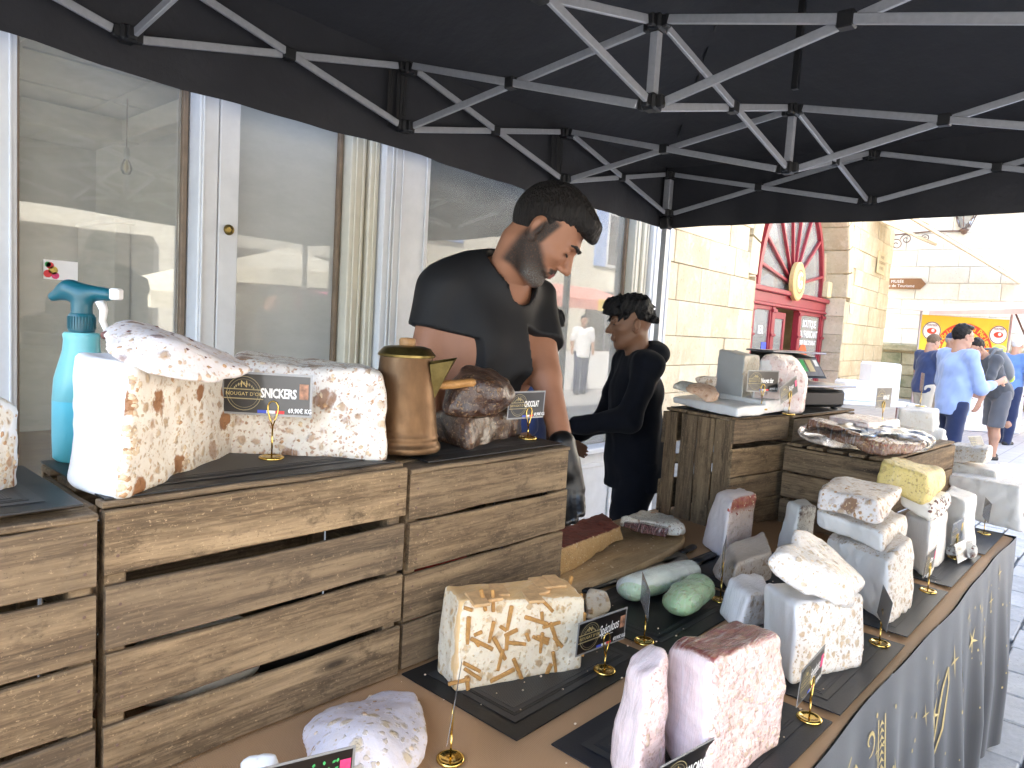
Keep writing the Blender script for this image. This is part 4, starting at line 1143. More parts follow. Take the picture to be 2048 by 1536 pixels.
placemat('placemat on top of the crate at the left edge', -.20, 1.05, .52, .29, cz, .0)
placemat('placemat on the crate under the big peanut nougats', .350, 1.062, .505, .30, cz, .0)
placemat('placemat on the crate beside the copper pot', .935, 1.058, .43, .27, cz - .009, .0, False)
placemat('placemat on the tall crate under the nougat slabs', 2.39, 1.085, .40, .30, TZ + .002 + .4085, -.13, False)
placemat('placemat lying under the weighing scale', 2.88, 1.05, .45, .28, TZ + .002 + .3965, -.05, False, 'mat_blue')
NOUGATS = {'peanut_edge': {'p': [[0.223, 1.133, 1.172], [0.28, 1.199, 1.172], [0.184, 1.251, 1.172], [0.24, 1.317, 1.172], [0.226, 1.147, 1.311], [0.28, 1.213, 1.286], [0.187, 1.266, 1.32], [0.242, 1.332, 1.295]], 'm': 'nougat_peanut', 'c': 'rt', 'r': 0.03, 'a': 0.004, 'h': 0.005},
 'peanut_big': {'p': [[0.366, 1.052, 1.172], [0.643, 1.282, 1.172], [0.332, 1.165, 1.172], [0.609, 1.395, 1.172], [0.397, 1.085, 1.35], [0.665, 1.322, 1.322], [0.354, 1.21, 1.361], [0.622, 1.447, 1.334]], 'm': 'nougat_peanut', 'c': 'r', 'r': 0.022, 'a': 0.004, 'h': 0.005},
 'peanut_wrapped': {'p': [[0.839, 1.079, 1.172], [0.939, 1.239, 1.172], [0.634, 1.27, 1.172], [0.734, 1.43, 1.172], [0.853, 1.115, 1.333], [0.953, 1.275, 1.333], [0.652, 1.302, 1.343], [0.752, 1.462, 1.343]], 'm': 'nougat_peanut_wrapped', 'c': 'a', 'r': 0.03, 'a': 0.004, 'h': 0.005},
 'slab_on_top': {'p': [[0.364, 1.125, 1.374], [0.425, 1.054, 1.346], [0.55, 1.079, 1.335], [0.572, 1.086, 1.345], [0.368, 1.152, 1.381], [0.441, 1.255, 1.414], [0.476, 1.245, 1.409], [0.553, 1.23, 1.368], [0.617, 1.186, 1.346], [0.434, 1.078, 1.378], [0.407, 1.156, 1.402]], 'm': 'nougat_slab', 'c': 'a', 'r': 0.016, 'a': 0.004, 'h': 0.005},
 'choc_low': {'p': [[1.094, 1.112, 1.163], [1.379, 1.203, 1.163], [1.097, 1.237, 1.163], [1.383, 1.328, 1.163], [1.092, 1.124, 1.237], [1.377, 1.212, 1.218], [1.099, 1.244, 1.232], [1.384, 1.333, 1.213]], 'm': 'nougat_chocolate', 'c': 'a', 'r': 0.03, 'a': 0.006, 'h': 0.005},
 'choc_top': {'p': [[1.081, 1.171, 1.267], [1.103, 1.182, 1.31], [1.164, 1.207, 1.336], [1.226, 1.169, 1.338], [1.236, 1.125, 1.313], [1.213, 1.085, 1.272], [1.174, 1.081, 1.249], [1.1, 1.116, 1.237], [1.07, 1.149, 1.246], [1.221, 1.205, 1.221], [1.109, 1.101, 1.318], [1.145, 1.074, 1.298]], 'm': 'nougat_chocolate', 'c': 'a', 'r': 0.03, 'a': 0.006, 'h': 0.005},
 'biscuit': {'p': [[0.909, 0.92, 0.757], [1.157, 0.817, 0.757], [0.937, 1.0, 0.757], [1.185, 0.897, 0.757], [0.935, 0.942, 0.913], [1.183, 0.835, 0.893], [0.963, 1.022, 0.919], [1.211, 0.915, 0.899]], 'm': 'nougat_biscuit', 'c': 'R', 'r': 0.012, 'a': 0.003, 'h': 0.004},
 'biscuit_bit': {'p': [[1.376, 0.972, 0.809], [1.374, 0.966, 0.749], [1.415, 0.931, 0.822], [1.417, 0.923, 0.783], [1.417, 0.958, 0.82], [1.412, 0.992, 0.811], [1.46, 0.96, 0.747], [1.439, 0.981, 0.726]], 'm': 'nougat_biscuit', 'c': 'a', 'r': 0.014, 'a': 0.003, 'h': 0.005},
 'green_a': {'p': [[1.478, 0.927, 0.778], [1.481, 0.921, 0.758], [1.544, 0.933, 0.812], [1.547, 0.893, 0.755], [1.714, 0.969, 0.803], [1.834, 0.954, 0.789], [1.842, 0.941, 0.761], [1.803, 0.936, 0.735], [1.5, 0.889, 0.797], [1.512, 0.936, 0.799]], 'm': 'nougat_green', 'c': 'B', 'r': 0.02, 'a': 0.003, 'h': 0.005},
 'green_b': {'p': [[1.48, 0.834, 0.807], [1.481, 0.83, 0.78], [1.498, 0.808, 0.758], [1.534, 0.769, 0.761], [1.597, 0.857, 0.822], [1.726, 0.864, 0.821], [1.75, 0.836, 0.806], [1.736, 0.818, 0.783], [1.646, 0.795, 0.764], [1.508, 0.807, 0.827], [1.549, 0.788, 0.81]], 'm': 'nougat_green', 'c': 'B', 'r': 0.025, 'a': 0.003, 'h': 0.005},
 'lilac': {'p': [[0.617, 0.995, 0.757], [0.602, 0.953, 0.761], [0.683, 1.023, 0.759], [0.799, 1.036, 0.744], [0.841, 0.999, 0.746], [0.802, 0.905, 0.783], [0.764, 0.837, 0.773], [0.706, 0.781, 0.76], [0.639, 0.748, 0.757], [0.567, 0.815, 0.757], [0.577, 0.898, 0.757], [0.639, 0.85, 0.825], [0.658, 0.798, 0.802]], 'm': 'nougat_lilac', 'c': 'a', 'r': 0.02, 'a': 0.003, 'h': 0.005},
 'lump': {'p': [[0.494, 0.941, 0.787], [0.505, 0.93, 0.794], [0.529, 0.903, 0.793], [0.532, 0.898, 0.777], [0.504, 0.898, 0.774], [0.485, 0.919, 0.772], [0.539, 0.961, 0.743]], 'm': 'nougat_plain', 'c': 'a', 'r': 0.012, 'a': 0.003, 'h': 0.005},
 'berry_big': {'p': [[0.976, 0.454, 0.757], [1.192, 0.412, 0.757], [1.033, 0.555, 0.757], [1.249, 0.514, 0.757], [0.996, 0.458, 0.959], [1.209, 0.447, 0.943], [1.045, 0.564, 0.931], [1.258, 0.554, 0.915]], 'm': 'nougat_berry', 'c': 'rt', 'r': 0.022, 'a': 0.004, 'h': 0.005, 'dark': 'T'},
 'berry_side': {'p': [[0.898, 0.525, 0.757], [0.968, 0.509, 0.757], [0.931, 0.594, 0.757], [1.001, 0.577, 0.757], [0.916, 0.527, 0.921], [0.975, 0.525, 0.942], [0.959, 0.583, 0.917], [1.018, 0.582, 0.938]], 'm': 'nougat_berry', 'c': 'r', 'r': 0.03, 'a': 0.004, 'h': 0.005},
 'tubes_low': {'p': [[1.423, 0.493, 0.757], [1.639, 0.423, 0.757], [1.567, 0.608, 0.757], [1.783, 0.539, 0.757], [1.434, 0.502, 0.919], [1.645, 0.436, 0.907], [1.572, 0.621, 0.892], [1.784, 0.554, 0.88]], 'm': 'nougat_almond', 'c': 'r', 'r': 0.018, 'a': 0.003, 'h': 0.005},
 'tubes_top': {'p': [[1.446, 0.572, 0.987], [1.44, 0.56, 0.962], [1.461, 0.505, 0.942], [1.532, 0.437, 0.908], [1.564, 0.581, 1.019], [1.66, 0.564, 1.015], [1.72, 0.489, 0.943], [1.692, 0.442, 0.928], [1.655, 0.437, 0.91], [1.592, 0.444, 0.896], [1.516, 0.447, 0.962], [1.455, 0.549, 1.004]], 'm': 'nougat_almond_wrapped', 'c': 'a', 'r': 0.02, 'a': 0.004, 'h': 0.005},
 'pink_clear': {'p': [[1.592, 0.683, 0.757], [1.719, 0.658, 0.757], [1.663, 0.763, 0.757], [1.79, 0.738, 0.757], [1.614, 0.669, 0.837], [1.725, 0.661, 0.831], [1.683, 0.751, 0.839], [1.795, 0.742, 0.833]], 'm': 'nougat_almond_wrapped', 'c': 'r', 'r': 0.022, 'a': 0.004, 'h': 0.005},
 'cookie': {'p': [[1.8, 0.799, 0.757], [2.01, 0.773, 0.757], [1.94, 0.932, 0.757], [2.15, 0.906, 0.757], [1.809, 0.799, 0.837], [2.012, 0.782, 0.842], [1.976, 0.901, 0.833], [2.18, 0.884, 0.838]], 'm': 'nougat_brown_cookie', 'c': 'rl', 'r': 0.014, 'a': 0.003, 'h': 0.005},
 'red_almond': {'p': [[2.069, 0.954, 0.757], [2.242, 0.945, 0.757], [2.168, 1.085, 0.757], [2.34, 1.075, 0.757], [2.09, 0.955, 0.94], [2.255, 0.953, 0.93], [2.212, 1.058, 0.925], [2.377, 1.056, 0.915]], 'm': 'nougat_red_almond', 'c': 'r', 'r': 0.022, 'a': 0.003, 'h': 0.005, 'dark': 'H'},
 'chip': {'p': [[2.283, 0.827, 0.757], [2.406, 0.808, 0.757], [2.355, 0.898, 0.757], [2.478, 0.88, 0.757], [2.306, 0.821, 0.913], [2.418, 0.813, 0.902], [2.386, 0.884, 0.905], [2.498, 0.876, 0.895]], 'm': 'nougat_chip', 'c': 'r', 'r': 0.016, 'a': 0.003, 'h': 0.005, 'dark': 'H'},
 'row2_low': {'p': [[1.938, 0.454, 0.757], [2.114, 0.435, 0.757], [2.172, 0.697, 0.757], [2.348, 0.678, 0.757], [1.945, 0.467, 0.913], [2.115, 0.458, 0.941], [2.19, 0.692, 0.869], [2.36, 0.683, 0.897]], 'm': 'nougat_almond', 'c': 'rt', 'r': 0.02, 'a': 0.004, 'h': 0.005},
 'row2_mid': {'p': [[2.015, 0.502, 0.916], [2.25, 0.501, 0.916], [2.114, 0.696, 0.916], [2.349, 0.695, 0.916], [2.016, 0.506, 0.96], [2.254, 0.503, 0.97], [2.112, 0.704, 0.961], [2.35, 0.7, 0.971]], 'm': 'nougat_almond', 'c': 'rt', 'r': 0.014, 'a': 0.004, 'h': 0.005},
 'row2_top': {'p': [[2.026, 0.678, 0.981], [2.052, 0.684, 1.025], [2.055, 0.683, 1.039], [2.01, 0.516, 0.986], [2.02, 0.526, 1.029], [2.041, 0.512, 0.982], [2.271, 0.532, 1.026], [2.298, 0.533, 1.033], [2.312, 0.698, 1.036], [2.239, 0.717, 1.028], [2.266, 0.536, 1.004]], 'm': 'nougat_slab', 'c': 'a', 'r': 0.012, 'a': 0.003, 'h': 0.005},
 'yellow_base': {'p': [[2.423, 0.473, 0.757], [2.676, 0.477, 0.757], [2.51, 0.545, 0.757], [2.762, 0.549, 0.757], [2.435, 0.482, 0.922], [2.688, 0.484, 0.92], [2.511, 0.565, 0.914], [2.764, 0.568, 0.912]], 'm': 'nougat_plain', 'c': 'r', 'r': 0.016, 'a': 0.003, 'h': 0.005},
 'yellow_mid': {'p': [[2.431, 0.566, 0.955], [2.445, 0.57, 0.99], [2.436, 0.482, 0.927], [2.439, 0.484, 0.972], [2.643, 0.466, 0.951], [2.652, 0.475, 0.986], [2.686, 0.586, 0.975], [2.466, 0.478, 0.923]], 'm': 'nougat_dark_chip', 'c': 'r', 'r': 0.01, 'a': 0.003, 'h': 0.005},
 'yellow_top': {'p': [[2.4, 0.623, 1.016], [2.427, 0.631, 1.08], [2.455, 0.631, 1.088], [2.429, 0.496, 0.977], [2.437, 0.498, 1.057], [2.462, 0.491, 0.985], [2.718, 0.513, 1.028], [2.738, 0.522, 1.041], [2.731, 0.652, 1.061], [2.691, 0.508, 0.99]], 'm': 'nougat_yellow', 'c': 'a', 'r': 0.014, 'a': 0.003, 'h': 0.005},
 'row4': {'p': [[2.788, 0.441, 0.757], [2.94, 0.439, 0.757], [2.831, 0.521, 0.757], [2.983, 0.519, 0.757], [2.797, 0.455, 0.936], [2.947, 0.455, 0.94], [2.84, 0.536, 0.947], [2.99, 0.536, 0.952]], 'm': 'nougat_plain', 'c': 'r', 'r': 0.014, 'a': 0.003, 'h': 0.005},
 'dark_chip_bit': {'p': [[2.701, 0.488, 0.766], [2.731, 0.489, 0.797], [2.75, 0.404, 0.765], [2.758, 0.397, 0.782], [2.831, 0.425, 0.808], [2.828, 0.473, 0.807], [2.797, 0.425, 0.753]], 'm': 'nougat_dark_chip', 'c': 'a', 'r': 0.012, 'a': 0.003, 'h': 0.005},
 'far_big': {'p': [[3.368, 0.352, 0.757], [4.187, 0.273, 0.757], [3.399, 0.514, 0.757], [4.218, 0.435, 0.757], [3.366, 0.377, 0.927], [4.191, 0.288, 0.907], [3.435, 0.644, 0.917], [4.26, 0.556, 0.896]], 'm': 'nougat_plain', 'c': 't', 'r': 0.03, 'a': 0.004, 'h': 0.005},
 'far_mid': {'p': [[3.585, 0.655, 0.908], [3.601, 0.658, 0.95], [3.538, 0.482, 0.904], [3.546, 0.479, 0.946], [3.782, 0.667, 0.941], [3.852, 0.513, 0.927], [3.794, 0.498, 0.902]], 'm': 'nougat_plain', 'c': 'a', 'r': 0.02, 'a': 0.003, 'h': 0.005},
 'far_top': {'p': [[3.611, 0.677, 0.952], [3.669, 0.682, 1.018], [3.568, 0.532, 0.97], [3.619, 0.528, 1.025], [3.784, 0.675, 1.018], [3.831, 0.547, 1.014], [3.795, 0.537, 0.967]], 'm': 'nougat_almond', 'c': 'a', 'r': 0.014, 'a': 0.003, 'h': 0.005},
 'slab_white': {'p': [[2.311, 1.059, 1.172], [2.862, 1.056, 1.172], [2.465, 1.396, 1.172], [3.016, 1.394, 1.172], [2.312, 1.062, 1.202], [2.863, 1.059, 1.199], [2.466, 1.399, 1.197], [3.017, 1.396, 1.194]], 'm': 'nougat_plain', 'c': '', 'r': 0.008, 'a': 0.002, 'h': 0.005},
 'slab_upper': {'p': [[2.53, 1.058, 1.192], [2.892, 1.077, 1.192], [2.614, 1.275, 1.192], [2.976, 1.294, 1.192], [2.533, 1.058, 1.217], [2.893, 1.079, 1.212], [2.615, 1.277, 1.219], [2.974, 1.298, 1.214]], 'm': 'nougat_plain', 'c': '', 'r': 0.006, 'a': 0.002, 'h': 0.005},
 'grey_block': {'p': [[2.581, 1.173, 1.194], [2.844, 1.231, 1.194], [2.664, 1.325, 1.194], [2.927, 1.383, 1.194], [2.595, 1.18, 1.371], [2.857, 1.24, 1.368], [2.685, 1.327, 1.384], [2.946, 1.386, 1.381]], 'm': 'nougat_grey', 'c': 'r', 'r': 0.008, 'a': 0.002, 'h': 0.005},
 'crust_bit': {'p': [[2.306, 1.263, 1.233], [2.327, 1.273, 1.258], [2.316, 1.203, 1.202], [2.363, 1.167, 1.21], [2.37, 1.164, 1.242], [2.415, 1.222, 1.265], [2.399, 1.283, 1.265], [2.427, 1.207, 1.253]], 'm': 'nougat_crust', 'c': 'a', 'r': 0.016, 'a': 0.004, 'h': 0.005},
 'pale_bit': {'p': [[2.367, 1.345, 1.235], [2.37, 1.344, 1.253], [2.353, 1.255, 1.223], [2.384, 1.254, 1.25], [2.43, 1.31, 1.263], [2.422, 1.347, 1.259]], 'm': 'nougat_grey', 'c': 'a', 'r': 0.01, 'a': 0.003, 'h': 0.005},
 'back_bit': {'p': [[2.445, 1.293, 1.262], [2.442, 1.298, 1.281], [2.474, 1.231, 1.259], [2.477, 1.231, 1.287], [2.495, 1.285, 1.287], [2.56, 1.285, 1.255]], 'm': 'nougat_brown_cookie', 'c': 'a', 'r': 0.006, 'a': 0.003, 'h': 0.005},
 'pink_block': {'p': [[2.611, 1.15, 1.178], [2.626, 1.145, 1.264], [2.692, 1.16, 1.367], [2.739, 1.155, 1.385], [2.738, 1.009, 1.173], [2.774, 1.013, 1.274], [2.826, 1.022, 1.32], [2.778, 1.082, 1.374], [2.851, 1.091, 1.379], [2.825, 1.031, 1.161], [2.753, 1.172, 1.169]], 'm': 'nougat_pink', 'c': 'rt', 'r': 0.02, 'a': 0.004, 'h': 0.005},
 'almond_bar': {'p': [[2.658, 0.775, 1.074], [2.659, 0.779, 1.112], [2.7, 0.779, 1.119], [2.797, 0.591, 1.077], [2.805, 0.587, 1.112], [2.855, 0.609, 1.122], [2.654, 0.687, 1.063], [2.672, 0.688, 1.104]], 'm': 'almond_bar', 'c': 'a', 'r': 0.014, 'a': 0.004, 'h': 0.005},
 'brown_bar': {'p': [[2.683, 0.961, 1.111], [2.688, 0.96, 1.143], [2.662, 0.773, 1.091], [2.666, 0.772, 1.126], [2.801, 0.955, 1.15], [2.765, 0.781, 1.121]], 'm': 'almond_bar', 'c': 'a', 'r': 0.012, 'a': 0.003, 'h': 0.005},
 'pink_slab': {'p': [[2.799, 0.925, 1.135], [2.824, 0.931, 1.163], [2.793, 0.781, 1.123], [2.797, 0.781, 1.155], [3.148, 0.917, 1.159], [3.149, 0.766, 1.146], [3.09, 0.751, 1.113]], 'm': 'nougat_pink', 'c': 'a', 'r': 0.008, 'a': 0.003, 'h': 0.005},
 'white_far': {'p': [[3.741, 0.918, 1.064], [3.772, 0.923, 1.143], [3.79, 0.787, 1.056], [3.81, 0.791, 1.135], [3.996, 0.946, 1.149], [4.042, 0.82, 1.143], [4.04, 0.812, 1.064]], 'm': 'nougat_plain', 'c': 'a', 'r': 0.014, 'a': 0.003, 'h': 0.005},
 'white_far_low': {'p': [[3.747, 0.903, 0.999], [3.748, 0.909, 1.065], [3.76, 0.736, 0.978], [3.835, 0.74, 1.069], [4.053, 0.871, 1.055], [4.013, 0.759, 1.0]], 'm': 'nougat_plain', 'c': 'a', 'r': 0.014, 'a': 0.003, 'h': 0.005},
 'caramel': {'p': [[1.413, 1.11, 0.79], [1.89, 1.207, 0.79], [1.493, 1.24, 0.79], [1.97, 1.337, 0.79], [1.419, 1.113, 0.867], [1.887, 1.215, 0.83], [1.499, 1.243, 0.867], [1.967, 1.345, 0.83]], 'm': 'caramel_crunch', 'c': 'R', 'r': 0.006, 'a': 0.003, 'h': 0.004, 'dark': 'T'},
 'jam_bar': {'p': [[1.941, 1.247, 0.8], [1.953, 1.253, 0.826], [1.957, 1.097, 0.81], [1.973, 1.096, 0.834], [2.011, 1.262, 0.818], [2.038, 1.128, 0.82]], 'm': 'jam', 'c': 'a', 'r': 0.005, 'a': 0.003, 'h': 0.005},
 'crumb_slice': {'p': [[1.977, 1.268, 0.809], [1.986, 1.275, 0.827], [2.033, 1.087, 0.803], [2.053, 1.083, 0.833], [2.145, 1.307, 0.81], [2.183, 1.191, 0.806], [2.113, 1.116, 0.793]], 'm': 'nougat_chip', 'c': 'a', 'r': 0.012, 'a': 0.005, 'h': 0.005}}
# ================================================================== nougat blocks
def hull_planes(P):
    bm = bmesh.new()
    for p in P: bm.verts.new(p)
    r = bmesh.ops.convex_hull(bm, input=bm.verts)
    c = sum((Vector(p) for p in P), Vector()) / len(P)
    pl = []
    for f in bm.faces:
        f.normal_update(); nn = f.normal.copy(); q = f.verts[0].co.copy()
        if nn.length < .5: continue
        if (q - c).dot(nn) < 0: nn = -nn
        if any(nn.dot(a) > .985 and abs((q - b_).dot(nn)) < .006 for a, b_ in pl): continue
        pl.append((nn, q))
    bm.free()
    return pl
CUTS = {'r': [((-.05, -1, 0), .55)], 'R': [((.3, -.9, 0), .35), ((-.3, .9, 0), .5)], 'l': [((-1, 0, 0), .55)], 't': [((0, 0, 1), .6)], 'B': [((-.85, -.5, -.12), .5)], '': []}
def nougat_block(key, name, label, cat='nougat', group=None, lift=0.0):
    d = NOUGATS[key]; P = [Vector(p) for p in d['p']]
    roll = ROLLS.get(key)
    if roll: P = [Vector(roll[0]) - Vector((roll[2],) * 3) * 1.5, Vector(roll[1]) + Vector((roll[2],) * 3) * 1.5, Vector((roll[0][0] - roll[2], roll[0][1] - roll[2], roll[0][2] - roll[2]))]
    lo = Vector((min(p.x for p in P), min(p.y for p in P), min(p.z for p in P))); hi = Vector((max(p.x for p in P), max(p.y for p in P), max(p.z for p in P)))
    pad = .02; h = d['h']; r = d['r']
    Fd = Field(lo - Vector((pad,) * 3), hi + Vector((pad,) * 3), h)
    D = None
    if roll:
        D = np.full(Fd.D.shape, 9.0); Fd.D = D; Fd.add(Fd.cone(roll[0], roll[1], roll[2], roll[3], (1, 1.12, .85)), 0); Fd.wave(.006, 22, 5); Fd.keep(-Fd.plane((0, 0, TZ + .0065), (0, 0, 1)), .01); D = Fd.D
    for nn, q in ([] if roll else hull_planes(P)):
        dd = Fd.plane(q, nn)
        D = dd if D is None else smax(D, dd, min(.017, r * .85))
    Fd.D = D - min(.005, r * .25); sd = (sum(map(ord, key)) % 50)
    Fd.wave(d['a'], 38, sd); Fd.wave(d['a'] * .5, 95, sd * 2); Fd.wave(d['a'] * 1.0, 17, sd * 3)
    V, Q = Fd.verts()
    o = Vector(((lo.x + hi.x) / 2, (lo.y + hi.y) / 2, lo.z + lift))
    me = np_mesh(name, V - np.array(o - Vector((0, 0, lift))), Q)
    N = np.empty(len(V) * 3, np.float32); me.vertices.foreach_get('normal', N); N = N.reshape(-1, 3)
    cut = np.zeros(len(V))
    if d['c'] == 'a' or key == 'green_b': cut[:] = 1
    else:
        for ch in d['c']:
            for v, thr in CUTS[ch]:
                v = np.array(v); v = v / np.linalg.norm(v); cut = np.maximum(cut, np.clip((N @ v - thr) / .25 + .5, 0, 1))
    attr(me, 'cut', cut)
    top = np.zeros(len(V))
    if d.get('dark') == 'T': top = np.clip((N[:, 2] - .62) / .2, 0, 1)
    if d.get('dark') == 'H':
        zt = (V[:, 2] - lo.z) / (hi.z - lo.z); top = np.clip((zt - .74) / .1, 0, 1) * np.clip((N @ np.array((-.05, -1, .0)) - .1) / .3, 0, 1)
    attr(me, 'top', top)
    ob = link(name, me, M['nougat_green_pale' if key == 'green_a' else d['m']], None, o)
    tag(ob, label, cat, group)
    return ob
ROLLS = {'green_a': ((1.545, .945, .792), (1.80, .930, .792), .033, .026), 'green_b': ((1.545, .820, .794), (1.675, .832, .794), .037, .034)}
NG = 'nougat blocks on the stall'
for key, name, label in (
    ('peanut_edge', 'nougat_block', 'peanut nougat block cut off by the left edge of the picture'),
    ('peanut_big', 'nougat_block', 'largest white peanut nougat block with plain white side, on the left crate'),
    ('peanut_wrapped', 'nougat_block', 'film-wrapped peanut nougat block behind the SNICKERS sign'),
    ('slab_on_top', 'nougat_slab', 'mauve-white nut slab lying slanted on top of the largest peanut block'),
    ('choc_low', 'nougat_block', 'lower dark chocolate nougat wrapped in film, on the crate by the copper pot'),
    ('choc_top', 'nougat_block', 'upper round chocolate nougat wrapped in shiny film behind the pot handle'),
    ('biscuit', 'nougat_block', 'upright nougat slice full of brown biscuit sticks on dark placemat'),
    ('biscuit_bit', 'nougat_piece', 'small nougat offcut peeping out behind the biscuit nougat'),
    ('green_a', 'nougat_roll', 'paler green wrapped nougat roll next to the knife blade'),
    ('green_b', 'nougat_roll', 'brighter green wrapped nougat roll lying nearer the street'),
    ('lilac', 'nougat_slab', 'lilac-white nougat slab lying flat on the brown cloth at bottom left'),
    ('lump', 'nougat_piece', 'small white nougat lump at the bottom edge beside the leaf sign'),
    ('berry_big', 'nougat_block', 'large pink nougat block with red berry top under wrinkled film'),
    ('berry_side', 'nougat_slice', 'pink wrapped nougat slice leaning against the red berry block'),
    ('tubes_low', 'nougat_block', 'cream almond nougat block behind the pink card, carrying a tilted block'),
    ('tubes_top', 'nougat_block', 'tilted wrapped almond nougat block on top of the cream almond block'),
    ('pink_clear', 'nougat_block', 'low translucent wrapped nougat behind the red berry block'),
    ('cookie', 'nougat_block', 'brownish cookie nougat piece beside the knives'),
    ('red_almond', 'nougat_wedge', 'upright pink nougat wedge with red almond patch at its top'),
    ('chip', 'nougat_wedge', 'small white nougat wedge with chocolate chip top before the low crate'),
    ('row2_low', 'nougat_block', 'broad lilac-white nougat block at the bottom of the nutty slab stack'),
    ('row2_mid', 'nougat_slab', 'white nougat slab in the middle of the nutty slab stack'),
    ('row2_top', 'nougat_slab', 'nutty brown-specked slab crowning the white stack'),
    ('yellow_base', 'nougat_block', 'white nougat block at the bottom of the yellow stack'),
    ('yellow_mid', 'nougat_slab', 'nougat slab with black cookie pieces under the yellow block'),
    ('yellow_top', 'nougat_block', 'yellow speckled nougat block on top of its stack'),
    ('row4', 'nougat_block', 'plain white wrapped nougat block between the yellow stack and the far slab'),
    ('dark_chip_bit', 'nougat_piece', 'small black-speckled nougat piece lying at the table edge'),
    ('far_big', 'nougat_block', 'broad white wrapped nougat slab at the far corner of the table'),
    ('far_mid', 'nougat_slab', 'white nougat bar stacked in the middle of the far corner pile'),
    ('far_top', 'nougat_slab', 'nut nougat slab with black tag on top of the far corner pile'),
    ('slab_white', 'nougat_slab', 'wide flat white nougat slab on the tall crate'),
    ('slab_upper', 'nougat_slab', 'second flat nougat slab lying on the wide white slab'),
    ('grey_block', 'nougat_block', 'upright grey-white nougat block standing on the slabs of the tall crate'),
    ('crust_bit', 'nougat_piece', 'orange-brown nougat chunk in front of the upright grey block'),
    ('pale_bit', 'nougat_piece', 'pale flat nougat piece at the left end of the tall crate'),
    ('back_bit', 'nougat_piece', 'thin nutty nougat offcut left of the upright grey block'),
    ('pink_block', 'nougat_block', 'pink-specked nougat wrapped in film beside the weighing scale'),
    ('almond_bar', 'nougat_bar', 'glossy brown caramel almond bar lying on the low crate'),
    ('brown_bar', 'nougat_bar', 'dark brown nougat bar inside the clear bag on the low crate'),
    ('pink_slab', 'nougat_slab', 'flat pinkish nougat slab in film on the low crate'),
    ('white_far', 'nougat_block', 'upper white nougat block at the far end of the low crate'),
    ('white_far_low', 'nougat_block', 'lower white nougat block at the far end of the low crate'),
    ('caramel', 'nougat_bar', 'long crunchy caramel bar with dark red topping on the cutting board'),
    ('jam_bar', 'nougat_bar', 'dark red jam bar lying across the far end of the cutting board'),
    ('crumb_slice', 'nougat_slice', 'pale crumbly nougat slice leaning on the dark red bar')):
    nougat_block(key, name, label, 'nougat', NG)
# biscuit sticks baked into the biscuit nougat: pieces on its two cut faces
bn = [o for o in COL.objects if o.get('label', '').startswith('upright nougat slice full')][0]
me0 = bn.data; vs = np.array([v.co for v in me0.vertices]); ns = np.array([v.normal for v in me0.vertices])
front = np.where((ns @ np.array((.3, -.9, 0)) > .45))[0]
rb = random.Random(5)
sh = []
for k in range(4):
    b = MB(); L = .018 + .012 * k; b.box((-L / 2, -.004, -.0035 - .001 * (k % 2)), (L / 2, .002, .0035), .0012); sh.append(b.mesh('biscuit_stick'))
M['biscuit'] = simple('biscuit', (.44, .225, .065), .75, 0, .3, 120, .4, .002)
M['biscuit_top'] = simple('biscuit_top', (.58, .36, .17), .75, 0, .2, 60, .3, .002)
for k in range(42):
    i = rb.choice(front); p = Vector(vs[i]); nn = Vector(ns[i])
    tx = nn.cross(Vector((0, 0, 1))).normalized(); a = rb.choice((rb.uniform(-.4, .4), rb.uniform(1.2, 1.9), rb.uniform(.4, 1.2)))
    ax = (tx * math.cos(a) + Vector((0, 0, 1)) * math.sin(a)).normalized(); az = ax.cross(-nn).normalized()
    o = link('biscuit_stick', rb.choice(sh), M['biscuit'], bn); ay = -nn
    p = p - nn * .0008
    o.matrix_local = Matrix(((ax.x, ay.x, az.x, p.x), (ax.y, ay.y, az.y, p.y), (ax.z, ay.z, az.z, p.z), (0, 0, 0, 1)))
top = np.where(ns[:, 2] > .9)[0]
for k in range(7):
    i = top[int((k + .5) / 7 * len(top)) % len(top)]; p = Vector(vs[np.where(ns[:, 2] > .9)[0][np.argsort(vs[top][:, 0])[int((k + .5) / 7 * len(top))]]])
    b = MB(); b.box((-.017, -.03, -.004), (.017, .03, .0022), .002)
    o = b.build('biscuit_tile', M['biscuit_top'], bn); o.location = p; o.rotation_euler = (rb.uniform(-.05, .05), rb.uniform(-.06, .06), -.35 + rb.uniform(-.3, .3))
# nut pieces standing proud of the cut faces
nm = []
for k in range(3):
    b = MB(); b.lathe([(.0006, -.0042), (.0028, -.003), (.0036, 0), (.0028, .003), (.0006, .0042)], 7, Matrix.Diagonal((1, .6 + .2 * k, 1, 1))); nm.append((b.V, b.F))
def nuts_on(ob, dirv, thr, count, size, cols, seed, zmin=-1):
    vs = np.array([v.co for v in ob.data.vertices]); ns = np.array([v.normal for v in ob.data.vertices]); dirv = np.array(dirv) / np.linalg.norm(dirv)
    idx = np.where((ns @ dirv > thr) & (vs[:, 2] > zmin))[0]
    if len(idx) == 0: return
    rr = random.Random(seed)
    for ci, col in enumerate(cols):
        b = MB()
        for k in range(count // len(cols)):
            i = rr.choice(idx); p = Vector(vs[i]); s = size * rr.uniform(.6, 1.5); V, F = rr.choice(nm)
            R = Matrix.Rotation(rr.uniform(0, 6.28), 4, 'X') @ Matrix.Rotation(rr.uniform(0, 6.28), 4, 'Y')
            b.add(V, F, Matrix.Translation(p - Vector(ns[i]) * .0030 * s) @ R @ Matrix.Diagonal((s, s, s, 1)))
        o = b.build('nut_pieces', M[col], ob, True); o['kind'] = 'stuff'
M['nut_tan'] = simple('nut_tan', (.62, .48, .32), .6, 0, .2, 200, .2, .001)
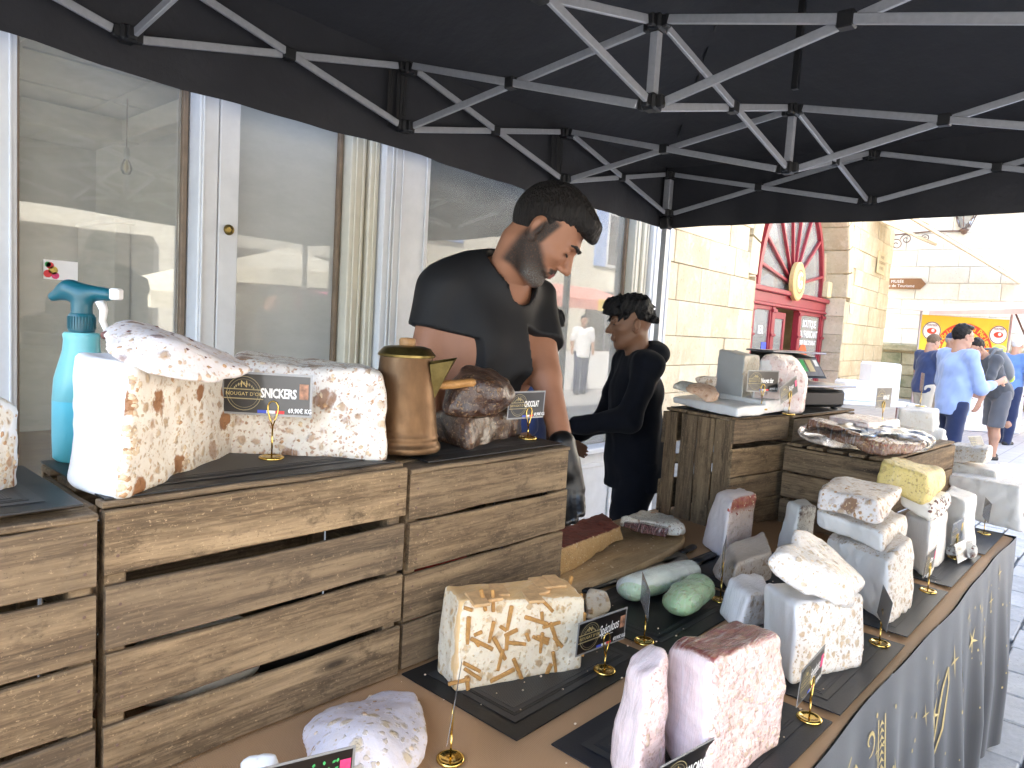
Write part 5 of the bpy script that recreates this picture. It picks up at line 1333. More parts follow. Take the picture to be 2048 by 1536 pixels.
M['nut_brown'] = simple('nut_brown', (.46, .27, .14), .5, 0, .3, 200, .3, .001)
M['nut_dark'] = simple('nut_dark', (.13, .05, .04), .5, 0, .3, 200, .2, .001)
M['nut_pale'] = simple('nut_pale', (.74, .58, .42), .6, 0, .15, 200, .2, .001)
M['nut_red'] = simple('nut_red', (.34, .07, .05), .4, 0, .3, 200, .2, .001)
def byl(s): return [o for o in COL.objects if o.get('label', '').startswith(s)][0]
nuts_on(byl('largest white peanut'), (-.05, -1, 0), .8, 130, 1.5, ('nut_tan', 'nut_brown', 'nut_tan'), 1)
nuts_on(byl('film-wrapped peanut'), (-.7, -.7, 0), .5, 60, 1.5, ('nut_tan', 'nut_brown'), 2)
nuts_on(byl('mauve-white'), (-.4, -.6, .6), .3, 40, 1.5, ('nut_brown', 'nut_dark'), 3)
nuts_on(byl('lilac-white nougat slab'), (0, -.3, 1), .4, 54, 1.4, ('nut_tan', 'nut_pale', 'nut_brown'), 4)
nuts_on(byl('cream almond'), (-.05, -1, 0), .7, 90, 1.0, ('nut_pale', 'nut_tan'), 5)
nuts_on(byl('large pink nougat'), (-.05, -1, 0), .7, 160, 1.0, ('nut_pale', 'nut_tan'), 6)
nuts_on(byl('upright pink nougat'), (-.05, -1, 0), .6, 110, 1.1, ('nut_pale', 'nut_pale'), 7)
nuts_on(byl('upright pink nougat'), (-.05, -1, .1), .5, 60, 1.6, ('nut_red', 'nut_brown'), 8, .13)
nuts_on(byl('long crunchy'), (.3, -.9, 0), .5, 220, .9, ('nut_tan', 'nut_brown', 'nut_tan'), 9)
nuts_on(byl('glossy brown'), (0, 0, 1), .1, 120, 1.4, ('nut_brown', 'nut_tan', 'nut_red'), 10)
nuts_on(byl('nutty brown'), (-.7, -.6, .2), .3, 70, 1.6, ('nut_tan', 'nut_brown'), 11)
nuts_on(byl('nougat slab with black'), (-.05, -1, .1), .4, 60, 1.5, ('nut_dark', 'nut_dark'), 12)
nuts_on(byl('small black-speckled'), (-.4, -.6, .6), .2, 24, 1.2, ('nut_dark', 'nut_dark'), 13)
nuts_on(byl('upright grey-white'), (-.05, -1, 0), .7, 70, 1.1, ('nut_tan', 'nut_brown'), 14)
nuts_on(byl('peanut nougat block cut'), (.3, -1, 0), .4, 50, 1.5, ('nut_tan', 'nut_brown'), 15)
nuts_on(byl('tilted wrapped'), (-.6, -.6, .5), .4, 60, 1.2, ('nut_pale', 'nut_tan'), 16)
# ================================================================== price signs
def ring_pts(r, n=20, c=(0, 0, 0), a0=0, a1=2 * math.pi):
    return [(c[0] + r * math.cos(a0 + (a1 - a0) * k / n), 0, c[2] + r * math.sin(a0 + (a1 - a0) * k / n)) for k in range(n + 1)]
b = MB(); b.lathe([(.0005, 0), (.0222, 0), (.0228, .0015), (.0224, .004), (.0200, .0052), (.0160, .0058), (.0156, .0048), (.004, .0048), (.002, .0052)], 36); BASE = b.mesh('base', True)
def stem_mesh(h):
    b = MB(); b.tube([(0, 0, .004), (0, 0, h - .030)], .0017, 8)
    k = [(0, 0, h - .030), (.0045, 0, h - .016), (.0088, 0, h - .002), (.0094, 0, h + .008), (.0062, 0, h + .015), (0, 0, h + .0175), (-.0062, 0, h + .015), (-.0094, 0, h + .008), (-.0088, 0, h - .002), (-.0045, 0, h - .016), (.0, 0.0014, h - .030)]
    b.tube(k, .0014, 8)
    return b.mesh('stem', True)
def price_sign(label, loc, yaw, h, text=None, script=False, price=None, pic=None, w=.148, hh=.070, pitch=0.0, dx=0.0, stand=True, dz=.0, tiny=False, extra=None, roll=0.0):
    """gold ring holder with a black card; yaw turns the card (its face looks along local -y)"""
    s = empty('price_sign', loc, yaw, label, 'sign', 'price signs on gold holders')
    if stand:
        link('base', BASE, M['brass'], s)
        link('stem', stem_mesh(h), M['brass'], s)
    hold = Matrix.Translation((dx, .0022, h - .010 + dz)) @ Matrix.Rotation(roll, 4, 'Y') @ Matrix.Rotation(pitch, 4, 'X')
    b = MB(); b.box((-w / 2, 0, 0), (w / 2, .0006, hh), 0)
    card = b.build('card', M['card_clear'], s); card.matrix_local = hold
    q = MB(); q.box((-w / 2 + .004, -.0006, .004), (w / 2 - .004, -.0001, hh - .004), 0); q.build('card_print', M['card_black'], card)
    yy = -.0009
    cx_, cz_ = -w / 2 + .004 + hh * .46, hh * .5
    R = hh * .40
    lg = MB()
    for rr, wd in ((R, .0010), (R * .84, .0005)):
        V = [(cx_ + r * math.cos(a), yy, cz_ + r * math.sin(a)) for r in (rr, rr - wd) for a in [2 * math.pi * k / 28 for k in range(28)]]
        lg.add(V, [(k, (k + 1) % 28, 28 + (k + 1) % 28, 28 + k) for k in range(28)])
    lg.add([(cx_ - R * 1.15, yy - .0001, cz_ - R * .34), (cx_ + R * 1.12, yy - .0001, cz_ - R * .34), (cx_ + R * 1.12, yy - .0001, cz_ - R * .28), (cx_ - R * 1.15, yy - .0001, cz_ - R * .28)], [(0, 1, 2, 3)])
    lg.add([(cx_ - R * 1.15, yy - .0001, cz_ + R * .20), (cx_ + R * 1.12, yy - .0001, cz_ + R * .20), (cx_ + R * 1.12, yy - .0001, cz_ + R * .26), (cx_ - R * 1.15, yy - .0001, cz_ + R * .26)], [(0, 1, 2, 3)])
    for sx in (-1, 1):
        for k in range(7):
            a = .5 + k * .26; px_, pz_ = cx_ + sx * R * .62 * math.cos(a), cz_ + R * .05 + R * .52 * math.sin(a)
            lg.add([(px_ - R * .05, yy, pz_), (px_, yy, pz_ - R * .1), (px_ + R * .05, yy, pz_), (px_, yy, pz_ + R * .1)], [(0, 1, 2, 3)])
    lg.build('logo', M['gold_print_dim'], card)
    if not tiny:
        link('logo_letter', text_mesh('logo_letter', 'N', R * .55), M['gold_print'], card, (cx_, yy - .0002, cz_ + R * .52), (RAD(90), 0, 0))
        link('logo_name', text_mesh('logo_name', "NOUGAT D'OR", R * .29, 0, 0, 1.05), M['gold_print'], card, (cx_, yy - .0003, cz_ - R * .04), (RAD(90), 0, 0))
    if text:
        tx = text_mesh('lettering', text, hh * (.30 if not script else .36), hh * (.010 if not script else .002), .35 if script else 0, .92)
        wd = max(v.co.x for v in tx.vertices) - min(v.co.x for v in tx.vertices); sxx = min(.80, .40 * w / wd)
        o = link('lettering', tx, M['white_print'], card, (w * .13, yy - .0002, hh * (.52 if not script else .55)), (RAD(90), RAD(-6) if script else 0, 0), (sxx, 1.0 if not script else 1.2, 1))
        if script:
            u = MB(); u.box((w * .0, yy - .0004, hh * .36), (w * .22, yy - .0002, hh * .372), 0); u.build('underline', M['white_print'], card)
    if price:
        link('price', text_mesh('price', price, hh * .15, .0003), M['white_print'], card, (w * .37, yy - .0002, hh * .14), (RAD(90), 0, 0), (.8, 1, 1))
        for k, m_ in enumerate(('blue_print', 'white_print', 'red_print')):
            u = MB(); u.box((-w * .10 + k * w * .10, yy - .0003, .0045), (-w * .002 + k * w * .10, yy - .0001, hh * .13), 0); u.build('flag_stripe', M[m_], card)
    if pic:
        u = MB(); u.box((w * .36, yy - .0003, hh * .42), (w * .46, yy - .0001, hh * .78), 0); u.build('picture', M[pic], card)
    if extra == 'leaves':
        for k in range(16):
            a = RAD(70 + 30 * math.sin(k * 2.1)); r0 = .0065; px_ = w * .12 + (k % 4) * .011 + .004 * math.sin(k * 5); pz_ = hh * .35 + (k // 4) * .011
            u = MB(); P = [(px_ + r0 * math.cos(a) * t_ - .0022 * math.sin(math.pi * t_) * sgn * math.sin(a), yy - .0003, pz_ + r0 * math.sin(a) * t_ + .0022 * math.sin(math.pi * t_) * sgn * math.cos(a)) for sgn, ts in ((1, (0, .35, .7, 1)), (-1, (.7, .35))) for t_ in ts]
            u.add(P, [tuple(range(len(P)))]); u.build('leaf_print', M['green_print'], card)
    return s
VX = 0.0                                  # card width along +x, facing the street (-y)
CAMF = math.atan2(.675, .736)             # card square to the camera
price_sign('SNICKERS price sign in front of the wrapped peanut nougat', (.668, 1.185, cz + .0045), -CAMF - .06, .088, 'SNICKERS', False, '69,90€ KG', 'brown_print', .162, .078, .02, -.012)
price_sign('CHOCOLAT price sign on the crate by the chocolate nougat', (1.325, 1.14, cz - .005), RAD(-4), .060, 'CHOCOLAT', False, '69,90€ KG', None, .125, .068, .05, -.01)
tz = TZ + .0048
price_sign('Spéculoos price sign before the biscuit nougat', (1.190, .780, tz), RAD(-6), .062, 'Spéculoos', True, '69,90€ KG', 'brown_print', .148, .070, .04, -.015)
price_sign('price sign turned edge-on before the green rolls', (1.371, .800, tz), RAD(40), .075, None, False, None, None, .12, .068, .0, .02)
price_sign('price sign turned edge-on in front of the cookie nougat', (1.743, .802, tz), RAD(22), .085, None, False, None, None, .14, .075, .0, .03)
price_sign('nearest price sign turned edge-on, by the lilac slab', (.762, .775, tz - .003), RAD(42), .072, None, False, None, None, .13, .075, .12, .0)
price_sign('Framboise price sign before the cream almond nougat', (1.330, .421, tz), RAD(4), .064, 'Framboise', True, '69,90€ KG', 'pink_print', .145, .070, .05, -.012)
price_sign('grey looking price sign before the broad lilac-white nougat', (1.795, .430, tz), RAD(24), .066, 'Figue', True, None, None, .125, .070, .1, -.012)
price_sign('price sign with white strip before the yellow stack', (2.296, .441, tz), RAD(2), .066, 'Citron', False, None, 'pink_print', .14, .070, .05, -.012)
price_sign('price sign with yellow picture before the plain white wrapped block', (2.738, .458, tz), RAD(-2), .066, None, False, None, 'yellow_print', .14, .075, .05, -.012, tiny=True)
price_sign('price sign before the broad white slab at the far corner', (3.204, .453, tz), RAD(18), .066, None, False, None, None, .13, .075, .05, -.012, tiny=True)
price_sign('card with green leaf print at the bottom edge', (.505, .800, tz - .003), RAD(-18), .036, None, False, None, 'pink_print', .15, .080, .12, -.0, extra='leaves')
price_sign('card with white letters at the bottom edge before the berry block', (.945, .462, tz), RAD(-8), .024, 'MACARON', False, None, 'yellow_print', .15, .075, .12, .0)
zc3 = TZ + .002 + .4085 + .0048
price_sign('Nougat dur sign among the nougats on the tall crate', (2.535, 1.075, zc3 + .019), RAD(-22), .074, 'Nougat dur', False, '69,90€ KG', None, .15, .078, .0, -.0)
price_sign('tilted pink-marked sign beside the weighing scale', (2.655, 1.020, zc3 + .001), RAD(-6), .070, 'Rose', True, None, 'pink_print', .13, .066, .0, .0, roll=-.35)
price_sign('sign standing on the flat pinkish slab of the low crate', (3.03, .80, 1.128), RAD(-10), .080, 'AMANDE', False, None, None, .125, .082, .0, .0, tiny=True)
price_sign('sign standing on the upper white block of the low crate', (3.95, .88, 1.152), RAD(20), .085, None, False, None, None, .12, .09, .0, .0, tiny=True)
price_sign('small black tag lying on the far corner nougat', (3.72, .58, 1.012), RAD(-20), .02, None, False, None, None, .10, .05, -.5, .0, False, tiny=True)
price_sign('black card leaning on the black-speckled nougat piece', (2.69, .425, tz + .008), RAD(-6), .012, None, False, None, None, .10, .06, -.25, .0, False, tiny=True)

# ================================================================== copper coffee pot
pot = empty('copper_pot', (.955, 1.165, cz - .0015), 0, 'tall old copper coffee pot with brass lid and wooden side handle', 'coffee pot')
b = MB(); b.lathe([(.002, 0), (.057, 0), (.0655, .002), (.067, .008), (.066, .014), (.0625, .018), (.0615, .026), (.0625, .030), (.0605, .034), (.0585, .05), (.054, .10), (.0495, .150), (.0465, .185), (.046, .190)], 56)
smooth_by_angle(b.build('body', M['copper'], pot), 50)
b = MB(); b.lathe([(.046, .189), (.050, .190), (.0505, .1945), (.048, .198), (.043, .204), (.041, .207), (.030, .2105), (.002, .212)], 48)
smooth_by_angle(b.build('lid', M['brass_old'], pot), 40)
b = MB(); b.lathe([(.002, .212), (.014, .212), (.0145, .223), (.012, .2265), (.002, .2275)], 20, Matrix.Translation((.0, .0, 0))); smooth_by_angle(b.build('knob', M['handle_wood'], pot), 40)
sd = Vector((.60, -.80, 0)).normalized()       # spout and handle sides
sp = MB(); pv = sd.cross(Vector((0, 0, 1)))
def sq(r, z, s): return tuple(sd * r + pv * s + Vector((0, 0, z)))
V = [sq(.046, .178, -.021), sq(.046, .178, .021), sq(.052, .105, 0), sq(.085, .188, -.008), sq(.085, .188, .008), sq(.066, .142, 0), sq(.047, .184, -.018), sq(.047, .184, .018), sq(.090, .194, 0)]
sp.add(V, [(0, 2, 5, 3), (2, 1, 4, 5), (3, 5, 8), (5, 4, 8), (0, 3, 8, 6), (1, 7, 8, 4), (6, 8, 7), (0, 6, 7, 1), (0, 1, 2)])
sp.build('spout', M['brass_old'], pot)
hd = Vector((.93, -.36, 0)).normalized(); hp = [(.050, .132, .006), (.062, .132, .0075), (.075, .133, .0095), (.095, .135, .0095), (.118, .138, .0088), (.128, .1395, .0095), (.133, .140, .006)]
b = MB(); b.tube([tuple(hd * r + Vector((0, 0, z))) for r, z, q in hp], [q for r, z, q in hp], 14); b.build('handle', M['handle_wood'], pot, True)
b = MB(); b.tube([tuple(hd * .045 + Vector((0, 0, .132))), tuple(hd * .056 + Vector((0, 0, .132)))], .010, 14); b.build('ferrule', M['brass_old'], pot)

pot.scale = (1.18, 1.18, 1.03)

# ================================================================== spray bottle
sp_ = empty('spray_bottle', (.402, 1.335, cz + .003), RAD(-44), 'turquoise spray bottle with dark teal trigger head behind the white nougat', 'spray bottle')
b = MB(); prof = [(.002, 0), (.038, 0), (.044, .006), (.0455, .05), (.0455, .12), (.043, .16), (.036, .19), (.030, .215), (.0285, .235), (.030, .245), (.027, .250), (.014, .252)]
b.lathe([(.0456, .118), (.0455, .12)] + prof[5:], 40, Matrix.Diagonal((1, .72, 1, 1))); smooth_by_angle(b.build('bottle', M['bottle_teal'], sp_), 50)
b = MB(); b.lathe(prof[:4] + [(.0455, .1178)], 40, Matrix.Diagonal((1, .72, 1, 1))); smooth_by_angle(b.build('bottle_base', M['bottle_teal_low'], sp_), 50)
b = MB(); b.lathe([(.0195, .2515), (.0205, .256), (.0200, .283), (.017, .287), (.004, .2875)], 30); c_ = smooth_by_angle(b.build('cap', M['trigger_teal'], sp_), 40)
for k in range(30):
    a = 2 * math.pi * k / 30; q = MB(); q.box((.0202, -.0009, .257), (.0215, .0009, .281), 0, Matrix.Rotation(a, 4, 'Z')); q.build('grip_rib', M['trigger_teal'], c_)
Fd = Field((-.07, -.03, .27), (.08, .03, .36), .003)
Fd.add(Fd.cone((0, 0, .285), (0, 0, .315), .0165, .016), 0)
Fd.add(Fd.cone((-.046, 0, .316), (-.02, 0, .331), .009, .0165, (1, .85, 1)), .012)
Fd.add(Fd.cone((-.02, 0, .330), (.042, 0, .326), .0165, .0125, (1, .9, 1)), .014)
V, Q = Fd.verts(); link('trigger_head', np_mesh('trigger_head', V, Q), M['trigger_teal'], sp_)
b = MB(); b.box((.048, -.011, .3165), (.064, .011, .3385), .003); b.build('nozzle', M['nozzle_white'], sp_)
b = MB(); b.tube([(.030, 0, .312), (.036, 0, .295), (.034, 0, .275), (.042, 0, .255), (.046, 0, .245)], [.0075, .006, .005, .0045, .003], 10, True, Matrix.Diagonal((1, 1.5, 1, 1))); b.build('trigger', M['nozzle_white'], sp_, True)

sp_.scale = (.98, .98, .86)

# ================================================================== weighing scale
sc_ = empty('weighing_scale', (3.16, 1.185, TZ + .002 + .3965 + .0048), RAD(-20), 'black shop weighing scale with raised display on the rear crate', 'scale')
b = MB(); b.box((-.15, -.13, .012), (.15, .13, .085), .012); b.build('housing', M['scale_black'], sc_)
for sx in (-1, 1):
    for sy in (-1, 1): b = MB(); b.lathe([(.014, 0), (.016, .004), (.014, .0119)], 14, Matrix.Translation((sx * .12, sy * .10, 0))); b.build('foot', M['black_plastic'], sc_)
b = MB(); b.box((-.15, .132, .03), (.15, .15, .235), .006); b.build('display_post', M['scale_black'], sc_)
b = MB(); b.add([(-.155, -.02, .125), (.155, -.02, .125), (.155, .131, .125), (-.155, .131, .125), (-.155, .05, .215), (.155, .05, .215), (.155, .131, .225), (-.155, .131, .225)], [(3, 2, 1, 0), (0, 1, 5, 4), (1, 2, 6, 5), (2, 3, 7, 6), (3, 0, 4, 7), (4, 5, 6, 7)]); hd_ = b.build('display_head', M['scale_black'], sc_)
def onhead(name, u0, u1, v0, v1, mat, off=.002):
    q = MB(); n_ = Vector((0, -.09, .07)).normalized(); P = []
    for u, v in ((u0, v0), (u1, v0), (u1, v1), (u0, v1)): P.append(Vector((u, -.02 + .07 * v, .125 + .09 * v)) + n_ * off * 1.0 + Vector((0, -off, 0)))
    q.add(P, [(0, 1, 2, 3)]); q.build(name, M[mat], hd_)
onhead('screen', -.14, .0, .12, .42, 'card_clear'); onhead('keypad', .02, .145, .1, .92, 'scale_panel'); onhead('key_green', .03, .055, .3, .85, 'green_print', .003); onhead('key_white', .115, .138, .55, .85, 'white_print', .003); onhead('key_label', .065, .10, .3, .85, 'plaque_cream', .003)
b = MB(); b.box((-.17, -.17, .098), (.16, .10, .108), .003); b.build('pan', M['steel'], sc_)
b = MB(); b.box((-.165, .0, .230), (.165, .16, .238), .003); b.build('head_tray', M['steel'], sc_)
b = MB(); b.box((-.02, -.02, .0855), (.02, .02, .0978), .002); b.build('pan_stem', M['black_plastic'], sc_)

# ================================================================== cutting board, knives, bag
bd_ = empty('cutting_board', (1.76, 1.18, TZ + .001), 0, 'long oval wooden cutting board beside the third crate', 'cutting board')
prof = [(1.395, 1.105), (1.44, 1.085), (1.52, 1.052), (1.70, 1.045), (1.90, 1.062), (2.05, 1.085), (2.13, 1.12), (2.21, 1.19), (2.23, 1.25), (2.19, 1.31), (2.08, 1.352), (1.90, 1.352), (1.6, 1.345), (1.42, 1.34), (1.395, 1.30)]
V = []; F = []; n = len(prof); cx_ = sum(p[0] for p in prof) / n; cy_ = sum(p[1] for p in prof) / n
rings = ((.0, .97), (.004, 1.0), (.024, 1.0), (.031, .975))
for z_, s_ in rings: V += [((x - cx_) * s_ + cx_ - 1.76, (y - cy_) * s_ + cy_ - 1.18, z_) for x, y in prof]
for r_ in range(3):
    for k in range(n): F.append((r_ * n + k, r_ * n + (k + 1) % n, r_ * n + n + (k + 1) % n, r_ * n + n + k))
F.append(tuple(reversed(range(n)))); F.append(tuple(range(3 * n, 4 * n)))
b = MB(); b.add(V, F); smooth_by_angle(b.build('plank', M['board_wood'], bd_), 50)
cr = MB(); rr = random.Random(3)
for k in range(60):
    x, y = rr.uniform(-.30, .36), rr.uniform(-.10, .09); s_ = rr.uniform(.0008, .0026)
    cr.box((x - s_, y - s_ * .7, .031), (x + s_, y + s_ * .7, .031 + s_), 0)
o = cr.build('crumbs', M['nut_tan'], bd_); o['kind'] = 'stuff'
def knife(label, a, c, blade, w, hl):
    """a: handle end, c: blade tip (table coordinates)"""
    a = Vector(a); c = Vector(c); t_ = (c - a); L = t_.length; ang = math.atan2(t_.y, t_.x)
    k = empty('kitchen_knife', (a.x, a.y, TZ + .0085), ang, label, 'knife', 'knives beside the cutting board')
    b = MB(); b.tube([(0, 0, .006), (.01, 0, .007), (.04, 0, .0075), (hl * .7, 0, .0072), (hl, 0, .0075)], [.006, .0125, .0135, .0115, .0135], 12, True, Matrix.Diagonal((1, 1, .62, 1))); b.build('handle', M['black_plastic'], k, True)
    P = [(hl, -.012), (hl + .012, -w * .5), (L * .8, -w * .42), (L * .95, -w * .15), (L, w * .38), (L * .9, w * .45), (hl, w * .45)]
    b = MB(); b.prism(P, .0016, Matrix.Translation((0, 0, .0035))); b.build('blade', M['blade_steel'], k)
    for q in (.25, .5, .75):
        b = MB(); b.lathe([(.002, .0125), (.0022, .0132), (.0008, .0135)], 8, Matrix.Translation((hl * q, 0, -.0025))); b.build('rivet', M['steel'], k)
    return k
knife('long kitchen knife with black handle toward the crate', (1.49, 1.062, 0), (1.99, 1.022, 0), .3, .050, .13)
knife('second knife with riveted black handle behind the green rolls', (2.075, .985, 0), (1.78, .985, 0), .2, .042, .12)
knife('short knife with rounded black handle by the pink wedge', (2.10, 1.068, 0), (1.86, 1.045, 0), .15, .03, .10)
# clear bag round the bars on the low crate
Fd = Field((2.55, .55, 1.03), (3.25, 1.08, 1.20), .010)
Fd.add(Fd.ell((2.80, .86, 1.098), (.19, .16, .050)), .02); Fd.add(Fd.ell((2.92, .70, 1.095), (.18, .10, .045)), .03); Fd.add(Fd.ell((3.02, .86, 1.10), (.16, .12, .055)), .03)
Fd.wave(.008, 40, 2); Fd.wave(.004, 90, 5); Fd.keep(-Fd.plane((0, 0, 1.0705), (0, 0, 1)), .006)
V, Q = Fd.verts(); o = link('plastic_bag', np_mesh('plastic_bag', V - np.array((2.9, .8, 1.07)), Q), M['clear_film'], None, (2.9, .8, 1.07)); tag(o, 'crumpled clear plastic bag round the nougat bars on the low crate', 'plastic bag')
# glimpsed storage behind the boards: boxes on the ground under and behind the table
for (x, y, z, s, m_, lb) in ((.55, 1.21, TZ + .022, .075, 'nougat_plain', 'white packet stored inside the large front crate'), (.75, 1.20, TZ + .022, .07, 'slate', 'dark packet stored inside the large front crate'), (1.1, 1.20, TZ + .022, .08, 'red_print', 'red packet stored inside the crate under the copper pot')):
    Fd = Field((-.16, -.1, -.01), (.16, .1, .2), .010); Fd.add(Fd.ell((0, 0, s * .9), (.13, .075, s * .95)), .02); Fd.wave(.006, 45, x * 9); Fd.keep(-Fd.plane((0, 0, 0), (0, 0, 1)), .008)
    V, Q = Fd.verts(); me_ = np_mesh('stored_packet', V, Q); attr(me_, 'cut', np.zeros(len(V))); o = link('stored_packet', me_, M[m_], None, (x, y, z - .02)); tag(o, lb, 'packet', 'packets stored inside the crates')

# crumbs on mats and cloth
cr = MB(); rr = random.Random(8)
for k in range(170):
    x, y = rr.uniform(.85, 2.4), rr.uniform(.42, 1.02); s_ = rr.uniform(.0007, .0024)
    cr.box((x - s_, y - s_ * .8, TZ + .0078), (x + s_, y + s_ * .8, TZ + .0078 + s_ * 1.2), s_ * .3)
o = cr.build('crumbs', M['nut_pale'], None); tag(o, 'pale nougat crumbs scattered over the placemats and cloth', 'crumbs', None, 'stuff')
# ================================================================== people
def unit(v): v = np.array(v, float); return v / np.linalg.norm(v)
def hand_into(Fd, wrist, d, palm_n, side, s=1.0, curl=.5, k=.006):
    """adds palm, four fingers and thumb; d = direction wrist->fingers, palm_n = palm normal, side = +1 thumb toward cross(d, n)"""
    w = np.array(wrist, float); d = unit(d); n = unit(np.array(palm_n) - d * np.dot(palm_n, d)); a = np.cross(d, n) * side
    Fd.add(Fd.cone(w, w + d * .035 * s, .024 * s, .028 * s), .012)
    for q in (-.026, -.009, .009, .026):
        Fd.add(Fd.cone(w + d * .02 * s + a * q * .6 * s, w + d * .082 * s + a * q * s, .017 * s, .0125 * s), .010)
    for q, L in ((.027, .070), (.009, .080), (-.009, .075), (-.026, .060)):
        p = w + d * .082 * s + a * q * s; L *= s
        c1 = curl * .5; c2 = curl * 1.1; c3 = curl * 1.6
        p1 = p + (d * math.cos(c1) + n * math.sin(c1) + a * q * 1.2) * L * .42
        p2 = p1 + (d * math.cos(c2) + n * math.sin(c2)) * L * .32
        p3 = p2 + (d * math.cos(c3) + n * math.sin(c3)) * L * .26
        Fd.add(Fd.cone(p, p1, .0102 * s, .0092 * s), k); Fd.add(Fd.cone(p1, p2, .0092 * s, .0086 * s), k * .5); Fd.add(Fd.cone(p2, p3, .0086 * s, .0072 * s), k * .5)
    t0 = w + d * .022 * s + a * .022 * s; t1 = t0 + (d * .55 + a * .75 + n * .3) * .034 * s; t2 = t1 + (d * .85 + a * .3 + n * .35) * .030 * s; t3 = t2 + (d * .9 + n * .3) * .022 * s
    Fd.add(Fd.cone(t0, t1, .0155 * s, .012 * s), .012); Fd.add(Fd.cone(t1, t2, .0115 * s, .0105 * s), k); Fd.add(Fd.cone(t2, t3, .0103 * s, .0082 * s), k * .5)

def frame(fwd, up=(0, 0, 1)):
    """columns: forward, left, up"""
    f = unit(fwd); l = unit(np.cross(up, f)); u = np.cross(f, l)
    return np.stack([f, l, u], 1)

def head_mesh(h, neck_to, s=1.0, beard=False, fine=True):
    """head in its own frame: x forward, y left, z up, origin at the head's centre. neck_to: neck base in that frame"""
    Fd = Field((-.15, -.115, -.27), (.15, .115, .15), h)
    Fd.add(Fd.ell((-.012, 0, .030), (.100, .077, .098)), 0)
    Fd.add(Fd.ell((.028, 0, -.028), (.070, .063, .090)), .03)
    Fd.add(Fd.cone((.040, 0, -.085), (.064, 0, -.108), .036, .024, (1, 1.15, .9)), .03)
    for sy in (-1, 1):
        Fd.add(Fd.cone((-.018, sy * .052, -.052), (.050, sy * .026, -.100), .018, .018), .025)
        Fd.add(Fd.ell((.062, sy * .040, -.026), (.026, .024, .020)), .02)
    Fd.add(Fd.cone((.086, -.034, .024), (.086, .034, .024), .011, .011), .018)
    Fd.add(Fd.cone((.086, 0, .015), (.118, 0, -.034), .0085, .0125, (1, .95, 1)), .010)
    for sy in (-1, 1):
        Fd.add(Fd.ell((.105, sy * .0125, -.040), (.012, .0085, .0085)), .006)
        Fd.cut(Fd.ell((.098, sy * .033, .003), (.013, .017, .0115)), .012)
        Fd.add(Fd.ell((.080, sy * .032, .002), (.0135, .0155, .0125)), .004)
    Fd.cut(Fd.ell((.112, 0, -.0505), (.010, .012, .0045)), .006)
    Fd.add(Fd.cone((.093, -.018, -.0665), (.093, .018, -.0665), .0068, .0068), .006)
    Fd.add(Fd.cone((.091, -.015, -.0775), (.091, .015, -.0775), .0078, .0078), .006)
    Fd.cut(Fd.cone((.104, -.022, -.0720), (.104, .022, -.0720), .0032, .0032), .003)
    for sy in (-1, 1):
        R = frame((.97, sy * .35, .1))
        Fd.add(Fd.ell((-.012, sy * .079, -.008), (.019, .009, .030), R), .005)
        Fd.cut(Fd.ell((-.008, sy * .092, -.008), (.011, .008, .018), R), .004)
        Fd.add(Fd.ell((-.002, sy * .077, -.036), (.010, .007, .011)), .006)
    nb = np.array(neck_to, float); nm = np.array((-.030, 0, -.075))
    Fd.add(Fd.cone(nm, nb, .056, .064, (1, 1, 1)), .03)
    if beard:
        for sy in (-1, 1):
            Fd.add(Fd.cone((-.004, sy * .058, -.045), (.048, sy * .032, -.108), .017, .020), .02)
            Fd.add(Fd.cone((.094, sy * .004, -.0575), (.083, sy * .028, -.072), .0065, .0065), .006)
        Fd.add(Fd.cone((.070, -.012, -.112), (.070, .012, -.112), .023, .023), .015)
    return Fd

# ------------------------------------------------------------------ the stallholder
man = empty('person', (1.40, 1.53, .013), 0, 'bearded man in black v-neck t-shirt looking down behind the crates', 'person')
MO = np.array((1.40, 1.53, .013))
HC = np.array((1.440, 1.218, 1.683)); HF = unit((.37, -.70, -.74)); HR = frame(HF, (0.0, .10, 1)); HS = .94
neckb = np.array((1.425, 1.335, 1.560))
Fd = head_mesh(.0028, HR.T @ (neckb - HC) / HS, beard=True)
V, Q = Fd.verts()
# regions in the head's frame
x, y, z = V[:, 0], V[:, 1], V[:, 2]
def sst(a, b_, v): t_ = np.clip((v - a) / (b_ - a), 0, 1); return t_ * t_ * (3 - 2 * t_)
jaw = sst(.0, .03, -(z + .010 + .62 * np.clip(x - .015, 0, 1)) + .0) * sst(-.045, -.015, x) * sst(-.140, -.122, z + .25 * np.clip(-x, 0, 1))
mous = sst(.07, .08, x) * (1 - sst(.005, .010, np.abs(z + .058 + np.abs(y) * .28))) * (1 - sst(.026, .032, np.abs(y)))
lip = sst(.086, .090, x) * (1 - sst(.0085, .012, np.abs(z + .0735))) * (1 - sst(.014, .019, np.abs(y)))
side = (1 - sst(.012, .024, np.abs(x - .012 - .1 * z))) * sst(.05, .06, np.abs(y)) * sst(-.06, -.03, z) * (1 - sst(.03, .05, z))
cheek = sst(.03, .055, x) * (1 - sst(-.078, -.062, z)) * 0
beard = np.clip(np.maximum(np.maximum(jaw * (1 - sst(.055, .085, x) * sst(-.068, -.055, z)), mous), side) * (1 - lip), 0, 1)
grey = np.clip(sst(.0, .05, -z - .066) * sst(.02, .06, x) * .85 + .05 * side, 0, 1)
Wv = (HR @ (V * HS).T).T + HC - MO  # head to its place
